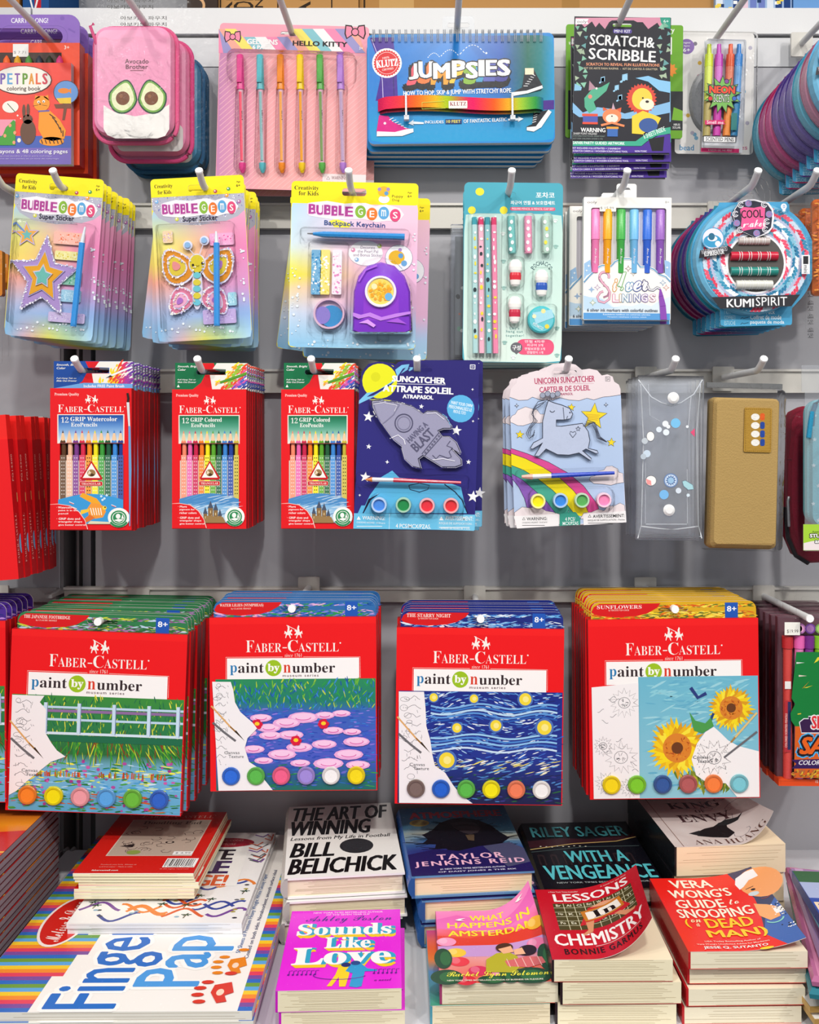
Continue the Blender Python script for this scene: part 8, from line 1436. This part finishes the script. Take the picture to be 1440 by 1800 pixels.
def a_puz(A):
    A.rect(0, 0, 100, 150, 'f2f0ee'); rnd = random.Random(5)
    for k in range(26):
        x, y = rnd.uniform(0, 80), rnd.uniform(62, 144); c = rnd.choice(['d8582a', '3a4a9a', '7a4a9a', 'e8843a']); q = [(x+i*2.2, y+6*math.sin(i*.5+k)) for i in range(12)]; q = [(min(99, a), min(149, max(1, b))) for a, b in q]; A.line(q, 2.2, c, dl=.1)
    for k in range(60):
        x, y = rnd.uniform(3, 97), rnd.uniform(62, 147)
        if rnd.random() < .4: A.line([(x, y), (x+1, y-5)], .7, '5a4a2a', dl=.05); [A.line([(x+1, y-5), (x+1+3*math.cos(a), y-5+2*math.sin(a))], .8, '2a4a34', dl=.02) for a in (0, 1, 2.2, 3.2, 5)]
        else: A.c(x, y, 1.6, rnd.choice(['6a6a70', '3a3a44', 'b0a048', '8ab0c8']), 1.2, dl=.05, n=7)
    A.poly([(0, 30), (86, 26), (88, 96), (0, 100)], 'f6f4f0')
    for s, x1, y0, y1, c in (('ULTIMATE', 78, 33, 52, '1c1428'), ('PUZZLE', 79, 54, 76, '3a1a5a'), ('CHALLENGE!', 81, 78, 96, 'e05a2a')): A.t(s, 4, y0, x1, y1, c, 'X')
    A.c(70, 20, 18, 'a81e34', 9); A.t('MAZES, CODES', 60, 14, 80, 18, 'e0a0a0'); A.t('& MORE', 64, 21, 76, 25, 'e0a0a0')
    for k in range(14): x, y = rnd.uniform(82, 97), rnd.uniform(5, 60); A.line([(x, y), (min(99, x+6), y+4), (min(99, x+9), y-2)], 1.2, rnd.choice(['d8582a', '7a4a9a', '5a5a60']), dl=.05)
r = pad('white puzzle pad with winding tracks under the small red pads', 'puzzle pads', (117, 1623), (425, 1622), -.5797, .0066, .268, a_puz, 'e6e6ea', 'puzzle_pad', 3)
under(r, 1, .0068, '{} puzzle pad, beneath the topmost one', [(.0005, .0015, -.3)])
def a_doo(A):
    A.rect(0, 0, 100, 150, 'cf2018'); A.rect(16, 22, 90, 112, 'd8c8b8'); A.rect(17, 23, 89, 111, 'b8a494'); fc_logo(A, 22, 8, 92, 17, 'e8a898', False); A.t('Doodling Pad', 28, 26, 82, 36, '5a4a44', 'S'); rnd = random.Random(8)
    for k in range(26): x, y = rnd.uniform(22, 84), rnd.uniform(40, 104); A.line([(x+3*math.cos(i*1.1+k)*1.5, y+4*math.sin(i*1.1+k)) for i in range(5)], .6, '4a3a3a', dl=.05)
    A.c(64, 80, 4, '2a2222', 3); A.c(64, 80, 2.4, 'c8b4a4', 1.8); A.poly([(22, 90), (34, 84), (34, 92)], '2a2222'); A.c(38, 104, 6, '8a9a4a', 5); A.rect(73, 102, 90, 110, 'f2f0ec'); A.t('$ 4.99', 75, 104, 88, 108, '6a6a6a')
    A.rect(71, 118, 98, 138, 'f4f2ee'); rnd = random.Random(9); x = 72
    while x < 96: w_ = rnd.uniform(.3, 1.2); A.rect(x, 119.5, x+w_, 135, '1a1a1a', dl=.02); x += w_+rnd.uniform(.4, 1.0)
    A.t('9 555684 142109', 72, 135.5, 97, 137.5, '1a1a1a'); A.t('Products you love. Always at', 18, 131, 48, 133.5, 'f0b0a4'); A.t('acid free paper - Made in USA', 18, 136, 46, 138.5, 'f0b0a4'); A.t('fabercastell.com', 14, 143, 36, 146, 'f8e8e0', 'b'); A.t('\u00a9 All rights reserved', 70, 141, 94, 143, 'f0b0a4')
r = pad('small red drawing pad with a grey sketch panel and barcode, topmost', 'small red drawing pads', (128, 1535), (340, 1535), -.5415, .0041, .2, a_doo, 'eee8c4', 'drawing_pad', 1, 'cf2018')
rnd = random.Random(6)
under(r, 7, .0042, '{} small red drawing pad from the top', [(-.0005+.0022*(k in (1, 2, 3))+.0035*(k in (2, 3))+rnd.uniform(-.0008, .0012), rnd.uniform(0, .002)+.003*(k > 0), rnd.uniform(-.5, .5)) for k in range(7)])
# -- thin pads of the neighbouring bay
def a_red(A):
    A.field(0, 0, 100, 150, 1, 6, lambda u, v: ramp([(0, '7a1420'), (.3, 'e8961e'), (.6, 'd8401e'), (1, 'd8481e')], v)); A.poly([(60, 70), (100, 60), (100, 96), (70, 96)], 'c8281e'); A.line([(60, 70), (70, 96), (100, 96)], 1.5, 'f0b040')
ZT = -.502; r = thing('sketch_pad', 'thin orange and red covered pad, topmost in the neighbouring bay', 'pad', (-.516-.3, -.40, CAMZ+ZT-.0086), 'thin pads of the neighbouring bay')
m = MB(); m.box(0, .3, 0, .274, 0, .0078, '8c8088'); m.box(.0, .3002, 0, .274, 0, .0012, '4a1020'); m.build('page_block', M_PAPER, r); m = MB(); m.box(0, .3, 0, .274, .0079, .0086, '8a1420', 'c8a8a4'); a_red(flat(.3, .274, .0086, m)); m.build('front_cover', M_GLOSS, r)
for k in range(1, 14): dup(r, (r.location.x+.0008*math.sin(k*2.3), r.location.y+.001*math.cos(k), r.location.z-.00868*k), (0, 0, 0), '%s thin pad from the top in the neighbouring bay' % ORD[k])
# -- folded gift bags at the far end of the shelf
def gift_bag(label, col, col2, bl, tl, zt, w, t):
    a, b = unproj(*bl, zt), unproj(*tl, zt); h = math.hypot(b[0]-a[0], b[1]-a[1]); yaw = math.atan2(b[1]-a[1], b[0]-a[0])-math.pi/2
    r = thing('gift_bag', label, 'gift bag', (a[0], a[1], CAMZ+zt-t), 'folded gift bags at the shelf end', (0, 0, yaw)); m = MB()
    m.rings([[(0, 0, 0), (w, 0, 0), (w, h, 0), (0, h, 0)], [(-.001, -.001, t*.5), (w+.001, -.001, t*.5), (w+.001, h, t*.5), (-.001, h, t*.5)], [(.002, .002, t), (w, .002, t), (w, h, t), (.002, h, t)]], col); m.box(.006, .016, .002, h, t, t+.0003, col2); m.build('bag_body', M_GLOSS, r)
    m = MB(); m.tube([(w*.3, .02, t+.001), (w*.3, -.006, t+.001), (w*.5, -.012, t*.6), (w*.7, -.006, t+.001), (w*.7, .02, t+.001)], .0008, col2, 8); m.build('handle', M_CLOTH, r, True)
gift_bag('mauve pink gift bag beside the red spined paperbacks', 'b86a94', 'd88ab0', (1428, 1716), (1380, 1524), -.560, .2, .010)
gift_bag('lilac gift bag lying on the mauve pink one', 'a486b4', 'c8a8cc', (1450, 1702), (1388, 1526), -.5515, .2, .007)
gift_bag('dark violet gift bag between the lilac and sky blue ones', '5a3a74', '8a6aa4', (1462, 1690), (1398, 1534), -.5435, .2, .006)
gift_bag('sky blue gift bag with a dark edge near the top', '6ab4c8', '2a4a64', (1474, 1690), (1416, 1576), -.5365, .2, .006)
r = book('blue and green covered book lying on the gift bags', None, (1462, 1640), (1620, 1636), -.523, .012, .15, '1f4a9c', lambda A: (A.rect(0, 0, 100, 40, '2a6a4a'), A.rect(0, 30, 100, 70, 'a8b8dc'), A.rect(0, 70, 100, 150, '1f50a8'), A.t('P', 2, 80, 14, 110, 'f0d8b8', 'B')), lines=4)
r.rotation_euler.z -= math.radians(7.7)
gift_bag('teal gift bag lowest in the heap, beneath the mauve pink one', '2a7a8a', '1a4a5a', (1424, 1738), (1384, 1545), -.5715, .2, .010)
def kraft(label, bl, br, zt, t, h, dark=False):
    r, w = book_root('kraft_envelope', label, 'envelope', 'kraft edged envelopes at the shelf end', bl, br, zt, t); m = MB(); m.box(0, w, 0, h, 0, t, 'c8a468', 'b08a4c'); A = flat(w, h, t, m); A.rect(1, 1, 99, 149, 'e9e6e2')
    if dark: A.t('&', 8, 30, 26, 60, '1a1a1e', 'Xk')
    m.build('envelope_body', M_PAPER, r)
kraft('lowest kraft edged envelope at the shelf corner', (1432, 1792), (1560, 1790), -.606, .006, .16); kraft('kraft edged envelope with black brush writing, topmost', (1424, 1770), (1560, 1766), -.596, .006, .16, True)
